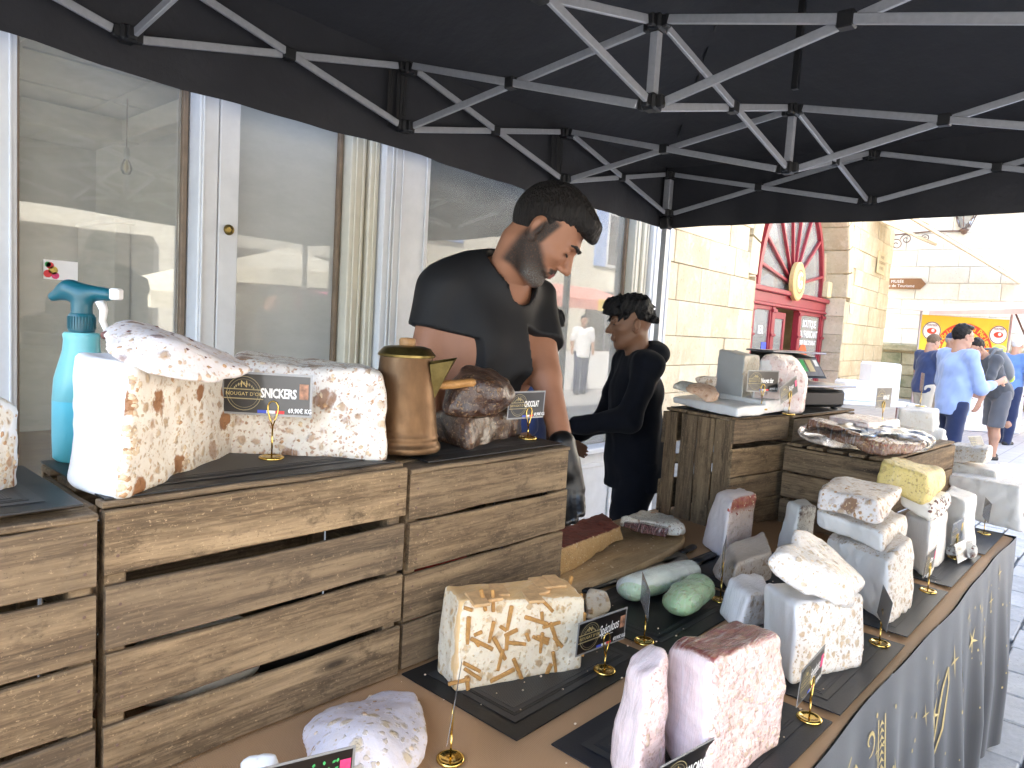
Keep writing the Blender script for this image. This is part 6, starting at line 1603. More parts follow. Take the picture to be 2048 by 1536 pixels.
# body: torso, arms, legs (clothes hide most of it)
S_R, S_L = np.array((1.298, 1.435, 1.525)), np.array((1.575, 1.37, 1.510))
E_R, W_R = np.array((1.240, 1.445, 1.285)), np.array((1.225, 1.385, 1.05))
E_L, W_L = np.array((1.487, 1.228, 1.305)), np.array((1.437, 1.108, 1.12))
PEL = np.array((1.42, 1.53, .96)); CH = np.array((1.43, 1.405, 1.40)); BE = np.array((1.42, 1.46, 1.13))
def torso(F, o=0.0):
    TR = frame((.10, -.99, .12))
    F.add(F.ell(CH + (.0, .0, .02), (.120 + o, .170 + o, .20 + o), TR), 0)
    F.add(F.ell(CH + (.0, -.015, -.05), (.128 + o, .160 + o, .14 + o), TR), .05)
    F.add(F.ell(BE, (.130 + o, .158 + o, .22 + o), TR), .07)
    F.add(F.ell(PEL, (.125 + o, .175 + o, .16 + o), TR), .06)
    F.add(F.cone(S_R + (.06, -.02, .005), S_L + (-.06, .01, .005), .062 + o, .062 + o), .05)
    F.add(F.cone(CH + (0, .0, .10), neckb, .10 + o, .062 + o), .05)
    return F
def arms(F, o=0.0):
    F.add(F.cone(S_R, E_R, .060 + o, .045 + o), .03); F.add(F.cone(S_L, E_L, .056 + o, .041 + o), .03)
    return F
FB = Field((1.08, 1.00, .0), (1.72, 1.78, 1.66), .012)
torso(FB); arms(FB)
FB.add(FB.cone(E_R, W_R, .043, .030), .02); FB.add(FB.cone(E_L, W_L, .038, .027), .02)
for sx in (-1, 1):
    hip = PEL + (sx * .09, 0, -.06); kn = np.array((1.40 + sx * .11, 1.53, .50)); an = np.array((1.40 + sx * .12, 1.56, .09))
    FB.add(FB.cone(hip, kn, .088, .058), .04); FB.add(FB.cone(kn, an, .056, .040), .02); FB.add(FB.cone(an + (0, .03, -.04), an + (sx * .02, -.15, -.05), .036, .03), .02)
hand_into(FB, W_L, (-.05, -.22, -.97), (-.6, -.5, .1), 1, 1.0, .35); hand_into(FB, W_R, (.05, -.2, -.97), (.8, .3, 0), 1, 1.0, .5)
V2, Q2 = FB.verts()
V2 = V2 - MO
me = np_mesh('body', np.concatenate([Wv, V2]), np.concatenate([Q, Q2 + len(Wv)]))
z2 = np.zeros(len(V2)); attr(me, 'beard', np.concatenate([beard, z2])); attr(me, 'grey', np.concatenate([grey, z2])); attr(me, 'lip', np.concatenate([lip, z2]))
link('body', me, M['face_skin'], man)
# t-shirt with v-neck and short sleeves, soft folds
FS = Field((1.08, 1.14, .86), (1.74, 1.78, 1.64), .0056)
torso(FS, .019); arms(FS, .016)
P = FS.P
fold = .008 * np.sin((P[..., 2] * 24 + P[..., 0] * 34 + 2.2 * np.sin(P[..., 1] * 13))) * np.clip((1.42 - P[..., 2]) / .25, 0, 1)
fold += .004 * np.sin(P[..., 0] * 55 - P[..., 2] * 30 + 1.5 * np.sin(P[..., 2] * 22))
FS.D = FS.D + fold * np.clip((np.linalg.norm(P - neckb, axis=-1) - .10) / .1, 0, 1)
u_r = unit(E_R - S_R); FS.keep(np.where(P[..., 0] < 1.295, FS.plane(S_R + u_r * .118, u_r), -1.0), .004)
u_l = unit(E_L - S_L); lm = (np.linalg.norm(P - (S_L + u_l * .22), axis=-1) < .16) & (P[..., 1] < 1.36) & (P[..., 0] > 1.43)
FS.keep(np.where(lm & (P[..., 2] < 1.44), FS.plane(S_L + u_l * .165, u_l), -1.0), .004)
nd = unit(neckb - CH)
FS.cut(FS.cone(neckb + (.0, -.004, -.028), neckb + nd * .3 + (0, 0, .1), .070, .10), .006)
FS.cut(FS.cone(neckb + (.0, -.05, -.01), neckb + (-.014, -.16, -.075), .056, .008), .006)
V, Q = FS.verts(); link('t_shirt', np_mesh('t_shirt', V - MO, Q), M['tshirt_black'], man)
FT = Field((1.12, 1.32, .03), (1.68, 1.78, 1.02), .014)
FT.add(FT.ell(PEL, (.195, .150, .17)), 0)
for sx in (-1, 1):
    hip = PEL + (sx * .09, 0, -.06); kn = np.array((1.40 + sx * .11, 1.53, .50)); an = np.array((1.40 + sx * .12, 1.56, .09))
    FT.add(FT.cone(hip, kn, .104, .074), .04); FT.add(FT.cone(kn, an, .072, .06), .02)
FT.keep(FT.plane((0, 0, 1.0), (0, 0, 1)), .01); V, Q = FT.verts(); link('trousers', np_mesh('trousers', V - MO, Q), M['hoodie_navy'], man)
# black gloves
FG = Field((1.36, .90, .86), (1.56, 1.20, 1.20), .0045)
hand_into(FG, W_L, (-.05, -.22, -.97), (-.6, -.5, .1), 1, 1.07, .35)
FG.D -= .0035; FG.add(FG.cone(W_L + (-.002, -.004, -.02), W_L + (0, .012, .025), .034, .036), .008)
V, Q = FG.verts(); link('glove', np_mesh('glove', V - MO, Q), M['glove_black'], man)
# hair: thick on top with a forward quiff, close on the sides
FH = Field((-.15, -.11, -.10), (.17, .11, .18), .0036)
FH.add(FH.ell((-.014, 0, .034), (.1045, .0805, .1015)), 0)
qh = FH.P; jit = .004 * np.sin(qh[..., 1] * 310 + 2 * np.sin(qh[..., 2] * 90)) + .003 * np.sin(qh[..., 1] * 520 + qh[..., 0] * 200)
FH.keep(-FH.plane((.055, 0, .062), (-.42, 0, .90)) + jit, .006)                      # hairline front to back
cutp = -FH.plane((-.02, 0, .0), (-.30, 0, .95))
FH2 = Field((-.15, -.11, -.10), (.17, .11, .18), .0036)
FH2.add(FH2.ell((-.020, 0, .026), (.1010, .0795, .1000)), 0)
FH2.keep(-FH2.plane((-.028, 0, -.030), (-.55, 0, .84)) + .004 * np.sin(FH2.P[..., 1] * 300 + FH2.P[..., 0] * 260), .008); FH2.keep(FH2.plane((.022, 0, 0), (1, 0, -.32)), .02)
FH.add(FH2.D, .012)
q = FH.P
top = FH.ell((.025, 0, .098), (.080, .062, .034)); FH.add(top, .03)
FH.add(FH.cone((.078, -.032, .088), (.078, .034, .090), .022, .022), .02); FH.add(FH.cone((.100, -.022, .074), (.100, .026, .076), .013, .013), .014)
strand = np.sin(q[..., 1] * 420 + 40 * q[..., 0] + 3 * np.sin(q[..., 0] * 60)) * .5 + np.sin(q[..., 1] * 260 - 30 * q[..., 0]) * .5
FH.D = FH.D + .0026 * strand * np.clip((q[..., 2] - .05) / .04, 0, 1)
for sy in (-1, 1): FH.cut(FH.ell((-.010, sy * .088, -.012), (.028, .030, .036)), .006)
V, Q = FH.verts(); link('hair', np_mesh('hair', (HR @ (V * HS).T).T + HC - MO, Q), M['hair_dark'], man)
def on_head(name, pts, r, mat, parent=man):
    P_ = [tuple(HR @ (np.array(p) * HS) + HC - MO) for p in pts]; b = MB(); b.tube(P_, r, 8); return b.build(name, M[mat], parent, True)
for sy in (-1, 1):
    on_head('eyebrow', [(.1015, sy * .010, .0225), (.1010, sy * .022, .0275), (.0965, sy * .036, .0285), (.0855, sy * .050, .022)], [.0035, .0052, .0048, .0020], 'hair_dark')
    on_head('eyelid', [(.0905, sy * .018, -.003), (.0952, sy * .030, -.0065), (.0905, sy * .045, -.003)], [.0014, .0024, .0014], 'hair_dark')

# ------------------------------------------------------------------ simpler figures for the people around the stall
def figure(label, loc, yaw, H=1.74, lean=0.0, head_pitch=0.0, head_yaw=0.0, armL=None, armR=None, top='tee_blue', sleeve=.55, bottom='jeans', shorts=False, skin_='skin_fair', hair_='hair_brown', hair_style='short', res=.013, hem=.86, stride=.08, build=1.0, hood=False, fingers=True, glasses=False, hres=.0065):
    """local frame: x forward, y left. arm: (elbow, wrist) in metres for a 1.75 m person"""
    p = empty('person', loc, yaw, label, 'person'); s = H / 1.75
    ca, sa = math.cos(lean), math.sin(lean); pv = np.array((0, 0, .95))
    def up(v):
        v = np.array(v, float) - pv; return (np.array((v[0] * ca + v[2] * sa, v[1], -v[0] * sa + v[2] * ca)) + pv) * s
    def A(v): return np.array(v, float) * s
    shL, shR = up((0, .175 * build, 1.425)), up((0, -.175 * build, 1.425))
    eL, wL = armL or ((.0, .24, 1.14), (.06, .24, .90)); eR, wR = armR or ((.0, -.24, 1.14), (.06, -.24, .90))
    eL, wL, eR, wR = A(eL), A(wL), A(eR), A(wR)
    nk = up((-.005, 0, 1.46)); hd = up((.03, 0, 1.635)) + A((.06 * math.sin(head_pitch), 0, -.02 * math.sin(head_pitch)))
    hf = unit((math.cos(head_yaw) * math.cos(head_pitch), math.sin(head_yaw) * math.cos(head_pitch), -math.sin(head_pitch))); hR = frame(hf)
    lo = np.min([shL, shR, eL, wL, eR, wR, hd, A((-.15, -.2, 0))], 0) - .20; hi = np.max([shL, shR, eL, wL, eR, wR, hd, A((.2, .2, 1.0))], 0) + .20
    lo[2] = -.01
    def tor(F, o):
        F.add(F.cone(up((0, .0, 1.30)), up((0.01, 0, 1.08)), .135 * s + o, .125 * s + o, (.88 * build, 1.18 * build, 1)), 0)
        F.add(F.cone(up((0.01, 0, 1.10)), A((0, 0, .93)), .125 * s + o, .130 * s + o, (.95 * build, 1.15 * build, 1)), .05)
        F.add(F.cone(shL, shR, .058 * s + o, .058 * s + o), .06)
    hipL, hipR = A((0, .085, .92)), A((0, -.085, .92)); knL, knR = A((stride, .10, .49)), A((-stride * .4, -.10, .49)); anL, anR = A((stride * .9, .10, .08)), A((-stride * 1.3, -.10, .08))
    B_ = Field(lo, hi, res * s)
    tor(B_, 0)
    for sh_, e_, w_ in ((shL, eL, wL), (shR, eR, wR)):
        B_.add(B_.cone(sh_, e_, .050 * s * build, .040 * s), .03); B_.add(B_.cone(e_, w_, .040 * s, .028 * s), .02)
    for h_, k_, a_ in ((hipL, knL, anL), (hipR, knR, anR)):
        B_.add(B_.cone(h_, k_, .085 * s, .056 * s), .04); B_.add(B_.cone(k_, (k_ + a_) / 2 + A((-.015, 0, .05)), .054 * s, .054 * s), .03); B_.add(B_.cone((k_ + a_) / 2 + A((-.015, 0, .05)), a_, .052 * s, .036 * s), .03)
        B_.add(B_.cone(a_ + A((-.03, 0, -.04)), a_ + A((.14, 0, -.05)), .034 * s, .028 * s), .02)
    B_.add(B_.cone(nk, hd, .055 * s, .050 * s), .03)
    V2, Q2 = B_.verts()
    H_ = head_mesh(hres, hR.T @ (nk - hd) / s)
    V1, Q1 = H_.verts(); V1 = (hR @ (V1 * s).T).T + hd
    parts_V, parts_Q = [V1, V2], [Q1, Q2 + len(V1)]
    nV = len(V1) + len(V2)
    if fingers:
        for sh_, e_, w_, sg in ((shL, eL, wL, 1), (shR, eR, wR, -1)):
            d_ = unit(w_ - e_); FHa = Field(w_ - .17 * s, w_ + .17 * s, .0075)
            FHa.add(FHa.cone(w_ - d_ * .06 * s, w_, .030 * s, .027 * s), 0); hand_into(FHa, w_, d_, np.array((.1, -sg * 1.0, -.15)), sg, s, .6)
            Vh, Qh = FHa.verts(); parts_V.append(Vh); parts_Q.append(Qh + nV); nV += len(Vh)
    me = np_mesh('body', np.concatenate(parts_V), np.concatenate(parts_Q)); link('body', me, M[skin_], p)
    # top
    T_ = Field(lo, hi, res * s * .85); o = .014 * s
    tor(T_, o)
    for sh_, e_, w_ in ((shL, eL, wL), (shR, eR, wR)):
        if sleeve <= 1: q_ = sh_ + (e_ - sh_) * sleeve; T_.add(T_.cone(sh_, q_, .050 * s * build + o * 1.3, .050 * s + o), .03)
        else: T_.add(T_.cone(sh_, e_, .050 * s * build + o * 1.3, .044 * s + o), .03); T_.add(T_.cone(e_, e_ + (w_ - e_) * (sleeve - 1), .044 * s + o, .034 * s + o), .03)
    T_.add(T_.cone(A((0.0, 0, .97)), A((0, 0, hem)), .135 * s + o, .140 * s + o, (.95, 1.15, 1)), .04)
    if hood:
        T_.add(T_.ell(nk + A((-.075, 0, .02)), (.075 * s, .105 * s, .075 * s)), .04); T_.cut(T_.ell(hd + A((.015, 0, .02)), (.115 * s, .095 * s, .14 * s)), .02)
    T_.wave(.007, 26, sum(map(ord, label)) % 17); T_.wave(.004, 55, 3)
    T_.keep(-T_.plane(A((0, 0, hem)), (0, 0, 1)), .01); T_.cut(T_.cone(nk + up((0, 0, 1.0)) * 0 + (0, 0, .02), hd, .062 * s, .07 * s), .01)
    V, Q = T_.verts(); link('top', np_mesh('top', V, Q), M[top], p)
    # trousers or shorts
    L_ = Field(np.array((lo[0], -.32 * s, 0)), np.array((hi[0], .32 * s, 1.02 * s)), res * s)
    L_.add(L_.cone(A((0, 0, .98)), A((0, 0, .90)), .136 * s, .136 * s, (.95, 1.2, 1)), 0)
    for h_, k_, a_ in ((hipL, knL, anL), (hipR, knR, anR)):
        if shorts: L_.add(L_.cone(h_, k_ + A((0, 0, -.04)), .108 * s, .098 * s), .03)
        else: L_.add(L_.cone(h_, k_, .104 * s, .076 * s), .03); L_.add(L_.cone(k_, a_ + A((0, 0, -.02)), .076 * s, .066 * s), .02)
    L_.wave(.006, 30, 4)
    if shorts: L_.keep(-L_.plane(knL + A((0, 0, -.03)), (0, 0, 1)), .006)
    V, Q = L_.verts(); link('trousers' if not shorts else 'shorts', np_mesh('trousers', V, Q), M[bottom], p)
    for a_ in (anL, anR):
        b = Field(a_ - .24 * s, a_ + .24 * s, .012); b.add(b.cone(a_ + A((-.04, 0, -.045)), a_ + A((.15, 0, -.05)), .044 * s, .037 * s), 0); b.keep(-b.plane(a_ + A((0, 0, -.078)), (0, 0, 1)), .006)
        V, Q = b.verts(); link('shoe', np_mesh('shoe', V, Q), M['slate'], p)
    # hair
    G = Field((-.16, -.13, -.16), (.17, .13, .19), .0065)
    G.add(G.ell((-.018, 0, .034), (.1045, .0815, .1035)), 0)
    if hair_style == 'mop':
        G.add(G.ell((.02, 0, .085), (.115, .088, .055)), .03); G.add(G.cone((.085, -.05, .060), (.085, .05, .060), .030, .030), .02); G.add(G.cone((-.08, -.04, -.02), (-.085, .04, -.02), .045, .045), .03)
        qg = G.P; G.D = G.D + .005 * np.sin(qg[..., 1] * 190 + 3 * np.sin(qg[..., 0] * 45)) + .004 * np.sin(qg[..., 1] * 330 + qg[..., 0] * 120) + .003 * np.sin(qg[..., 0] * 170 + qg[..., 2] * 140); G.wave(.008, 50, 1)
        G.keep(-G.plane((.06, 0, .034), (-.22, 0, .97)), .01)
        rl = random.Random(4)
        for k in range(26):
            a = rl.uniform(-1.3, 1.3) + (0 if k < 16 else math.pi); p0 = np.array((.085 * math.cos(a) - .01, .075 * math.sin(a), rl.uniform(.03, .09))); p1 = p0 + np.array((math.cos(a) * rl.uniform(.02, .045), math.sin(a) * .03, rl.uniform(-.045, -.005)))
            G.add(G.cone(p0, p1, .014, .0025), .008)
    elif hair_style == 'cap':
        G.add(G.cone((.09, -.03, .055), (.135, .0, .05), .012, .008, (1, 3.5, .7)), .01); G.keep(-G.plane((.06, 0, .045), (-.12, 0, .99)), .004)
    else:
        G.add(G.ell((.03, 0, .095), (.085, .065, .032)), .02); G.wave(.004, 120, 1)
        G.keep(-G.plane((.062, 0, .070), (-.74, 0, .67)), .01)
    for sy in (-1, 1): G.cut(G.ell((-.012, sy * .09, -.014), (.028, .026, .036)), .006)
    V, Q = G.verts(); link('hair' if hair_style != 'cap' else 'cap', np_mesh('hair', (hR @ (V * s).T).T + hd, Q), M[hair_], p)
    if hair_style == 'cap':
        G = Field((-.16, -.13, -.16), (.17, .13, .19), .0075); G.add(G.ell((-.020, 0, .026), (.104, .081, .102)), 0); G.keep(-G.plane((.03, 0, .0), (-.4, 0, .92)), .01); G.keep(G.plane((0, 0, .05), (0, 0, 1)), .01)
        V, Q = G.verts(); link('hair', np_mesh('hair', (hR @ (V * s).T).T + hd, Q), M['hair_grey'], p)
    def oh(name, pts, r, mat):
        b = MB(); b.tube([tuple(hR @ (np.array(q_) * s) + hd) for q_ in pts], r, 6); return b.build(name, M[mat], p, True)
    for sy in (-1, 1):
        oh('eyebrow', [(.0975, sy * .012, .0215), (.0965, sy * .030, .027), (.086, sy * .046, .022)], [.002, .0035, .002], 'hair_dark' if hair_ != 'hair_white' else hair_)
        oh('eye', [(.089, sy * .022, -.002), (.094, sy * .032, .0), (.088, sy * .043, -.002)], [.0012, .003, .0012], 'slate')
        if glasses:
            oh('glasses', [(.100, sy * .010, .008), (.102, sy * .030, .010), (.098, sy * .052, .008), (.04, sy * .080, .008), (-.01, sy * .084, .004)], .0018, 'slate')
            oh('glasses', [(.100, sy * .010, .008), (.102, sy * .014, -.012), (.102, sy * .034, -.018), (.096, sy * .052, -.010), (.098, sy * .052, .008)], .0012, 'slate')
    return p
CAM_R = math.atan2(-.736, .675)       # yaw that faces image right
# teenager in a dark hoodie, facing image left, hands in front
figure('teenager in a dark hooded top with tousled black hair beside the tent post', (2.80, 1.755, .013), math.pi + CAM_R + .15, 1.565, .06, .10, -.05, armL=((.14, .26, 1.18), (.40, .18, 1.12)), armR=((.10, -.24, 1.10), (.42, -.16, .97)), top='hoodie_navy', sleeve=1.85, bottom='hoodie_navy', skin_='skin_brown', hair_='hair_black', hair_style='mop', hem=.80, hood=True, res=.012, hres=.0045)
figure('person in a royal blue t-shirt half hidden behind the stallholder', (2.285, 2.045, .013), math.pi + CAM_R + 3.3, 1.50, .05, .15, 0, armL=((.05, .25, 1.14), (.30, .2, 1.05)), top='tee_blue', sleeve=.8, bottom='jeans', skin_='skin_brown', hair_='hair_black', hair_style='mop', hem=.82)
# shoppers in the square
figure('man in a light blue shirt with glasses walking past the stall', (8.50, 1.60, 0.0), CAM_R + .10, 1.68, 0.0, .05, 0, armL=((.02, .24, 1.13), (.22, .10, 1.05)), armR=((.12, -.24, 1.10), (.40, -.14, 1.18)), top='shirt_light_blue', sleeve=1.55, bottom='jeans', skin_='skin_fair', hair_='hair_dark', hem=.80, build=1.12, glasses=True)
figure('man in a navy gilet standing before the food stall', (11.9, 2.63, 0.0), CAM_R + .25, 1.62, .05, .45, 0, armL=((.08, .25, 1.14), (.34, .12, 1.10)), armR=((.10, -.24, 1.12), (.38, -.10, 1.10)), top='tee_navy', sleeve=.75, bottom='trousers_beige', skin_='skin_fair', hair_='hair_brown', hem=.82, build=1.05)
figure('person with a cap and pale mint shirt beyond the navy gilet', (12.75, 2.52, 0.0), CAM_R - 1.2, 1.66, 0, .1, 0, top='shirt_mint', sleeve=.9, bottom='trousers_beige', skin_='skin_fair', hair_='tee_navy', hair_style='cap', hem=.80, build=1.05)
bpk = figure('stooping man with backpack and grey shorts behind the blue shirt', (11.30, 1.62, 0.0), CAM_R + math.pi + .15, 1.70, .55, .55, 0, armL=((.38, .22, 1.02), (.42, .16, .78)), armR=((.34, -.22, .98), (.46, -.16, .80)), top='tee_charcoal', sleeve=.7, bottom='shorts_grey', shorts=True, skin_='skin_fair', hair_='hair_dark', hem=.84, glasses=True)
figure('white-haired man in a blue polo shirt at the far stall', (13.35, 1.78, 0.0), CAM_R + .5, 1.66, .08, .2, 0, top='polo_blue', sleeve=.7, bottom='jeans', skin_='skin_fair', hair_='hair_white', hem=.82, build=1.05)
bp = empty('backpack', (11.30, 1.62, 0), CAM_R + math.pi + .15, 'grey and lime backpack worn by the stooping man', 'backpack')
Fd = Field((-.45, -.24, .9), (.45, .24, 1.75), .013); Rl = frame((math.cos(.55), 0, -math.sin(.55)))
Fd.add(Fd.ell((.03, 0, 1.27), (.10, .15, .24), Rl), 0); Fd.add(Fd.ell((-.05, 0, 1.18), (.09, .12, .14), Rl), .04); Fd.wave(.008, 22, 3)
V, Q = Fd.verts(); link('pack', np_mesh('pack', V, Q), M['strap_grey'], bp)
Fd = Field((-.3, -.2, .9), (.3, .2, 1.6), .013); Fd.add(Fd.ell((-.10, 0, 1.12), (.055, .10, .10), Rl), 0); Fd.add(Fd.ell((.07, 0, 1.46), (.06, .10, .06), Rl), 0); V, Q = Fd.verts(); link('pocket', np_mesh('pocket', V, Q), M['backpack_lime'], bp)
for sy in (-1, 1):
    b = MB(); b.tube([(.10, sy * .09, 1.46), (.22, sy * .11, 1.45), (.30, sy * .12, 1.36), (.25, sy * .13, 1.2), (.12, sy * .12, 1.10)], .016, 8); b.build('strap', M['strap_grey'], bp, True)
# dark sleeve of a customer at the right edge
figure('customer in a dark coat whose elbow enters at the right edge', (1.785, -.172, .013), RAD(90), 1.70, 0, .1, 0, armL=((.27, .285, 1.20), (.30, .0, 1.16)), armR=((.05, -.24, 1.14), (.2, -.2, 1.0)), top='hoodie_navy', sleeve=1.9, bottom='hoodie_navy', skin_='skin_fair', hair_='hair_dark', hem=.78)
# passers-by behind the camera who show up in the shop windows
for (x, y, yw, tp, lb) in ((4.9, -3.2, 1.0, 'tee_charcoal', 'dark shopper mirrored left of the pale parasol pole'), (5.75, -3.4, 2.0, 'tee_navy', 'bald shopper mirrored in the narrow door pane'), (12.0, -3.3, 2.2, 'shirt_white', 'shopper in white shirt mirrored in the wide window')):
    figure(lb, (x, y, .013), yw, 1.64, 0, .1, 0, top=tp, sleeve=.7, bottom='jeans', skin_='skin_fair', hair_='hair_dark', res=.018, hem=.82, fingers=False, hres=.009)
# ================================================================== things in the square
# food stall with yellow banner
st = empty('food_stall', (15.0, 2.76, 0), 0, 'rotisserie stall with yellow banner and red arched lettering', 'market stall')
YA = math.atan2(-.736, .675)            # stall front square to the view
Ms = Matrix.Rotation(YA, 4, 'Z')
def lb(name, mb, mat, parent, M4=None, smooth=False):
    if M4 is not None: mb.V = [tuple(M4 @ Vector(v)) for v in mb.V]
    return mb.build(name, M[mat], parent, smooth)
b = MB(); b.box((-.80, 0, .55), (.78, .03, 2.0), .004); bn_ = lb('banner', b, 'banner_yellow', st, Ms)
def arc_band(cx_, cz_, r0, r1, a0, a1, y_, n=24):
    b = MB(); V = []
    for k in range(n + 1):
        a = a0 + (a1 - a0) * k / n
        V += [(cx_ + r0 * math.cos(a), y_, cz_ + r0 * math.sin(a)), (cx_ + r1 * math.cos(a), y_, cz_ + r1 * math.sin(a))]
    b.add(V, [(2 * k, 2 * k + 1, 2 * k + 3, 2 * k + 2) for k in range(n)]); return b
CXB, CZB, R0, R1 = -.0, 1.36, .40, .53
lb('banner_arch', arc_band(CXB, CZB, R0, R1, RAD(-2), RAD(182), -.004), 'banner_red', bn_, Ms)
txt = 'La Rôtisserie du Périgord'
for k, ch in enumerate(txt):
    if ch == ' ': continue
    a = RAD(172 - 164 * k / (len(txt) - 1)); r = (R0 + R1) / 2
    o = link('banner_letter', text_mesh('banner_letter', ch, .13, .002), M['awning_yellow'], bn_)
    o.matrix_local = Ms @ Matrix.Translation((CXB + r * math.cos(a), -.008, CZB + r * math.sin(a))) @ Matrix.Rotation(-(a - math.pi / 2), 4, 'Y') @ Matrix.Rotation(RAD(90), 4, 'X')
for cx_ in (-.60, .60):
    Mx = Ms @ Matrix.Translation((cx_, -.004, 1.72)) @ Matrix.Rotation(RAD(90), 4, 'X')
    b = MB(); b.lathe([(.001, .004), (.165, .004), (.165, 0)], 30, Mx); e_ = lb('emblem', b, 'plaster_white', bn_)
    b = MB(); b.lathe([(.150, .006), (.162, .006)], 30, Mx, False); lb('emblem_ring', b, 'slate', e_)
    b = MB(); b.lathe([(.001, .006), (.075, .006)], 24, Mx @ Matrix.Diagonal((1.15, .7, 1, 1)), False); lb('emblem_print', b, 'banner_red', e_)
    b = MB(); b.lathe([(.001, .008), (.03, .008)], 16, Mx @ Matrix.Translation((.02, .01, 0)), False); lb('emblem_print', b, 'plaster_white', e_)
    o = link('emblem_lettering', text_mesh('emblem_lettering', 'FERMIER', .05), M['slate'], e_); o.matrix_local = Ms @ Matrix.Translation((cx_, -.012, 1.82)) @ Matrix.Rotation(RAD(90), 4, 'X')
b = MB(); b.box((-.85, -.5, .02), (.85, -.04, .85), .01); lb('counter', b, 'plaster_white', st, Ms)
for sx in (-.82, .80): b = MB(); b.box((sx, .0, .02), (sx + .03, .03, 2.1), .003); lb('post', b, 'aluminium', st, Ms)
# salmon awning over it: sloping cloth with a short valance, hinged arm
b = MB(); b.add([(-1.25, -1.0, 2.02), (1.1, -1.0, 2.22), (1.1, .5, 2.36), (-1.25, .5, 2.10), (-1.25, -1.0, 1.96), (1.1, -1.0, 2.12)], [(0, 1, 2, 3), (4, 5, 1, 0)])
b.add([(-1.25, -1.0, 2.015), (1.1, -1.0, 2.215), (1.1, .5, 2.355), (-1.25, .5, 2.095), (-1.25, -.995, 1.96), (1.1, -.995, 2.12)], [(3, 2, 1, 0), (0, 1, 5, 4)]); lb('awning', b, 'awning_salmon', st, Ms)
b = MB(); b.bar((.85, .0, 2.15), (1.10, -.2, 1.45), .03, .03); lb('awning_arm', b, 'iron', st, Ms)
# red awning of the next stall
rs_ = empty('red_stall', (14.6, 1.12, 0), 0, 'stall with bright red awning and scalloped red valance at the right edge', 'market stall')
b = MB(); b.add([(-.42, -.3, 2.22), (1.6, -.3, 2.26), (1.6, .5, 2.55), (-.42, .5, 2.46), (-.42, -.31, 1.99), (1.6, -.31, 2.04)], [(0, 1, 2, 3), (4, 5, 1, 0)]); b.add([(-.42, -.3, 2.215), (1.6, -.3, 2.255), (1.6, .5, 2.545), (-.42, .5, 2.455), (-.42, -.305, 1.99), (1.6, -.305, 2.04)], [(3, 2, 1, 0), (0, 1, 5, 4)]); lb('awning', b, 'awning_red', rs_, Ms)
lb('awning_trim', arc_band(.25, 1.72, .45, .475, RAD(25), RAD(155), -.318), 'awning_yellow', rs_, Ms)
b = MB(); b.box((-.1, .2, 1.52), (1.6, .23, 1.96), .004); lb('side_cloth', b, 'awning_red', rs_, Ms)
b = MB(); b.box((-.05, .15, .02), (.02, .22, 2.3), .004); lb('post', b, 'plaster_white', rs_, Ms)
b = MB(); b.box((.05, .2, .02), (1.6, .8, .9), .01); lb('counter', b, 'plaster_white', rs_, Ms)
# white boxes on trestles behind the gilet man
for k, (x, y, w_, h_, lb_) in enumerate(((11.2, 3.05, .42, .55, 'white foam box standing on the far trestle'), (10.9, 3.25, .5, .28, 'flat white foam box beside the taller one on the far trestle'))):
    b = MB(); b.box((-w_ / 2, -.2, .62), (w_ / 2, .2, .62 + h_), .03); o = b.build('foam_box', M['plaster_white'], None); o.location = (x, y, 0); o.rotation_euler = (0, 0, YA); tag(o, lb_, 'box', 'foam boxes in the square')
tr = empty('far_trestle', (11.05, 3.15, 0), YA, 'low white trestle table in the square behind the scale', 'table')
b = MB(); b.box((-.7, -.3, .57), (.7, .3, .615), .01); b.build('tabletop', M['plaster_white'], tr)
for sx in (-.6, .6):
    for sy in (-.25, .25): b = MB(); b.box((sx - .02, sy - .02, .013), (sx + .02, sy + .02, .569), .003); b.build('leg', M['steel'], tr)
# beige shop awning on the corner of the stone building, with folding arms
aw = empty('corner_awning', (19.0, 5.2, 0), 0, 'large pale shop awning with beige frame at the corner of the stone building', 'awning')
P0, P1, P2, P3 = Vector((-1.6, .0, 4.75)), Vector((.2, .05, 4.75)), Vector((1.9, -2.35, 3.15)), Vector((.1, -2.4, 3.15))
b = MB(); b.add([P0, P1, P2, P3], [(0, 1, 2, 3)]); b.add([p - Vector((0, 0, .02)) for p in (P0, P1, P2, P3)], [(3, 2, 1, 0)]); b.build('cloth', M['parasol_cream'], aw)
for (a, c) in ((P0, P3), (P1, P2), (P3, P2), (P0, P1)): b = MB(); b.bar(a - Vector((0, 0, .06)), c - Vector((0, 0, .06)), .07, .07, .01); b.build('frame_bar', M['awning_beige'], aw)
for (a, c) in (((-2.1, -.05, 4.55), (-.6, -.9, 4.2)), ((-2.1, -.05, 4.2), (-.3, -1.0, 3.75))): b = MB(); b.bar(a, c, .06, .06, .01); b.build('folding_arm', M['awning_beige'], aw)
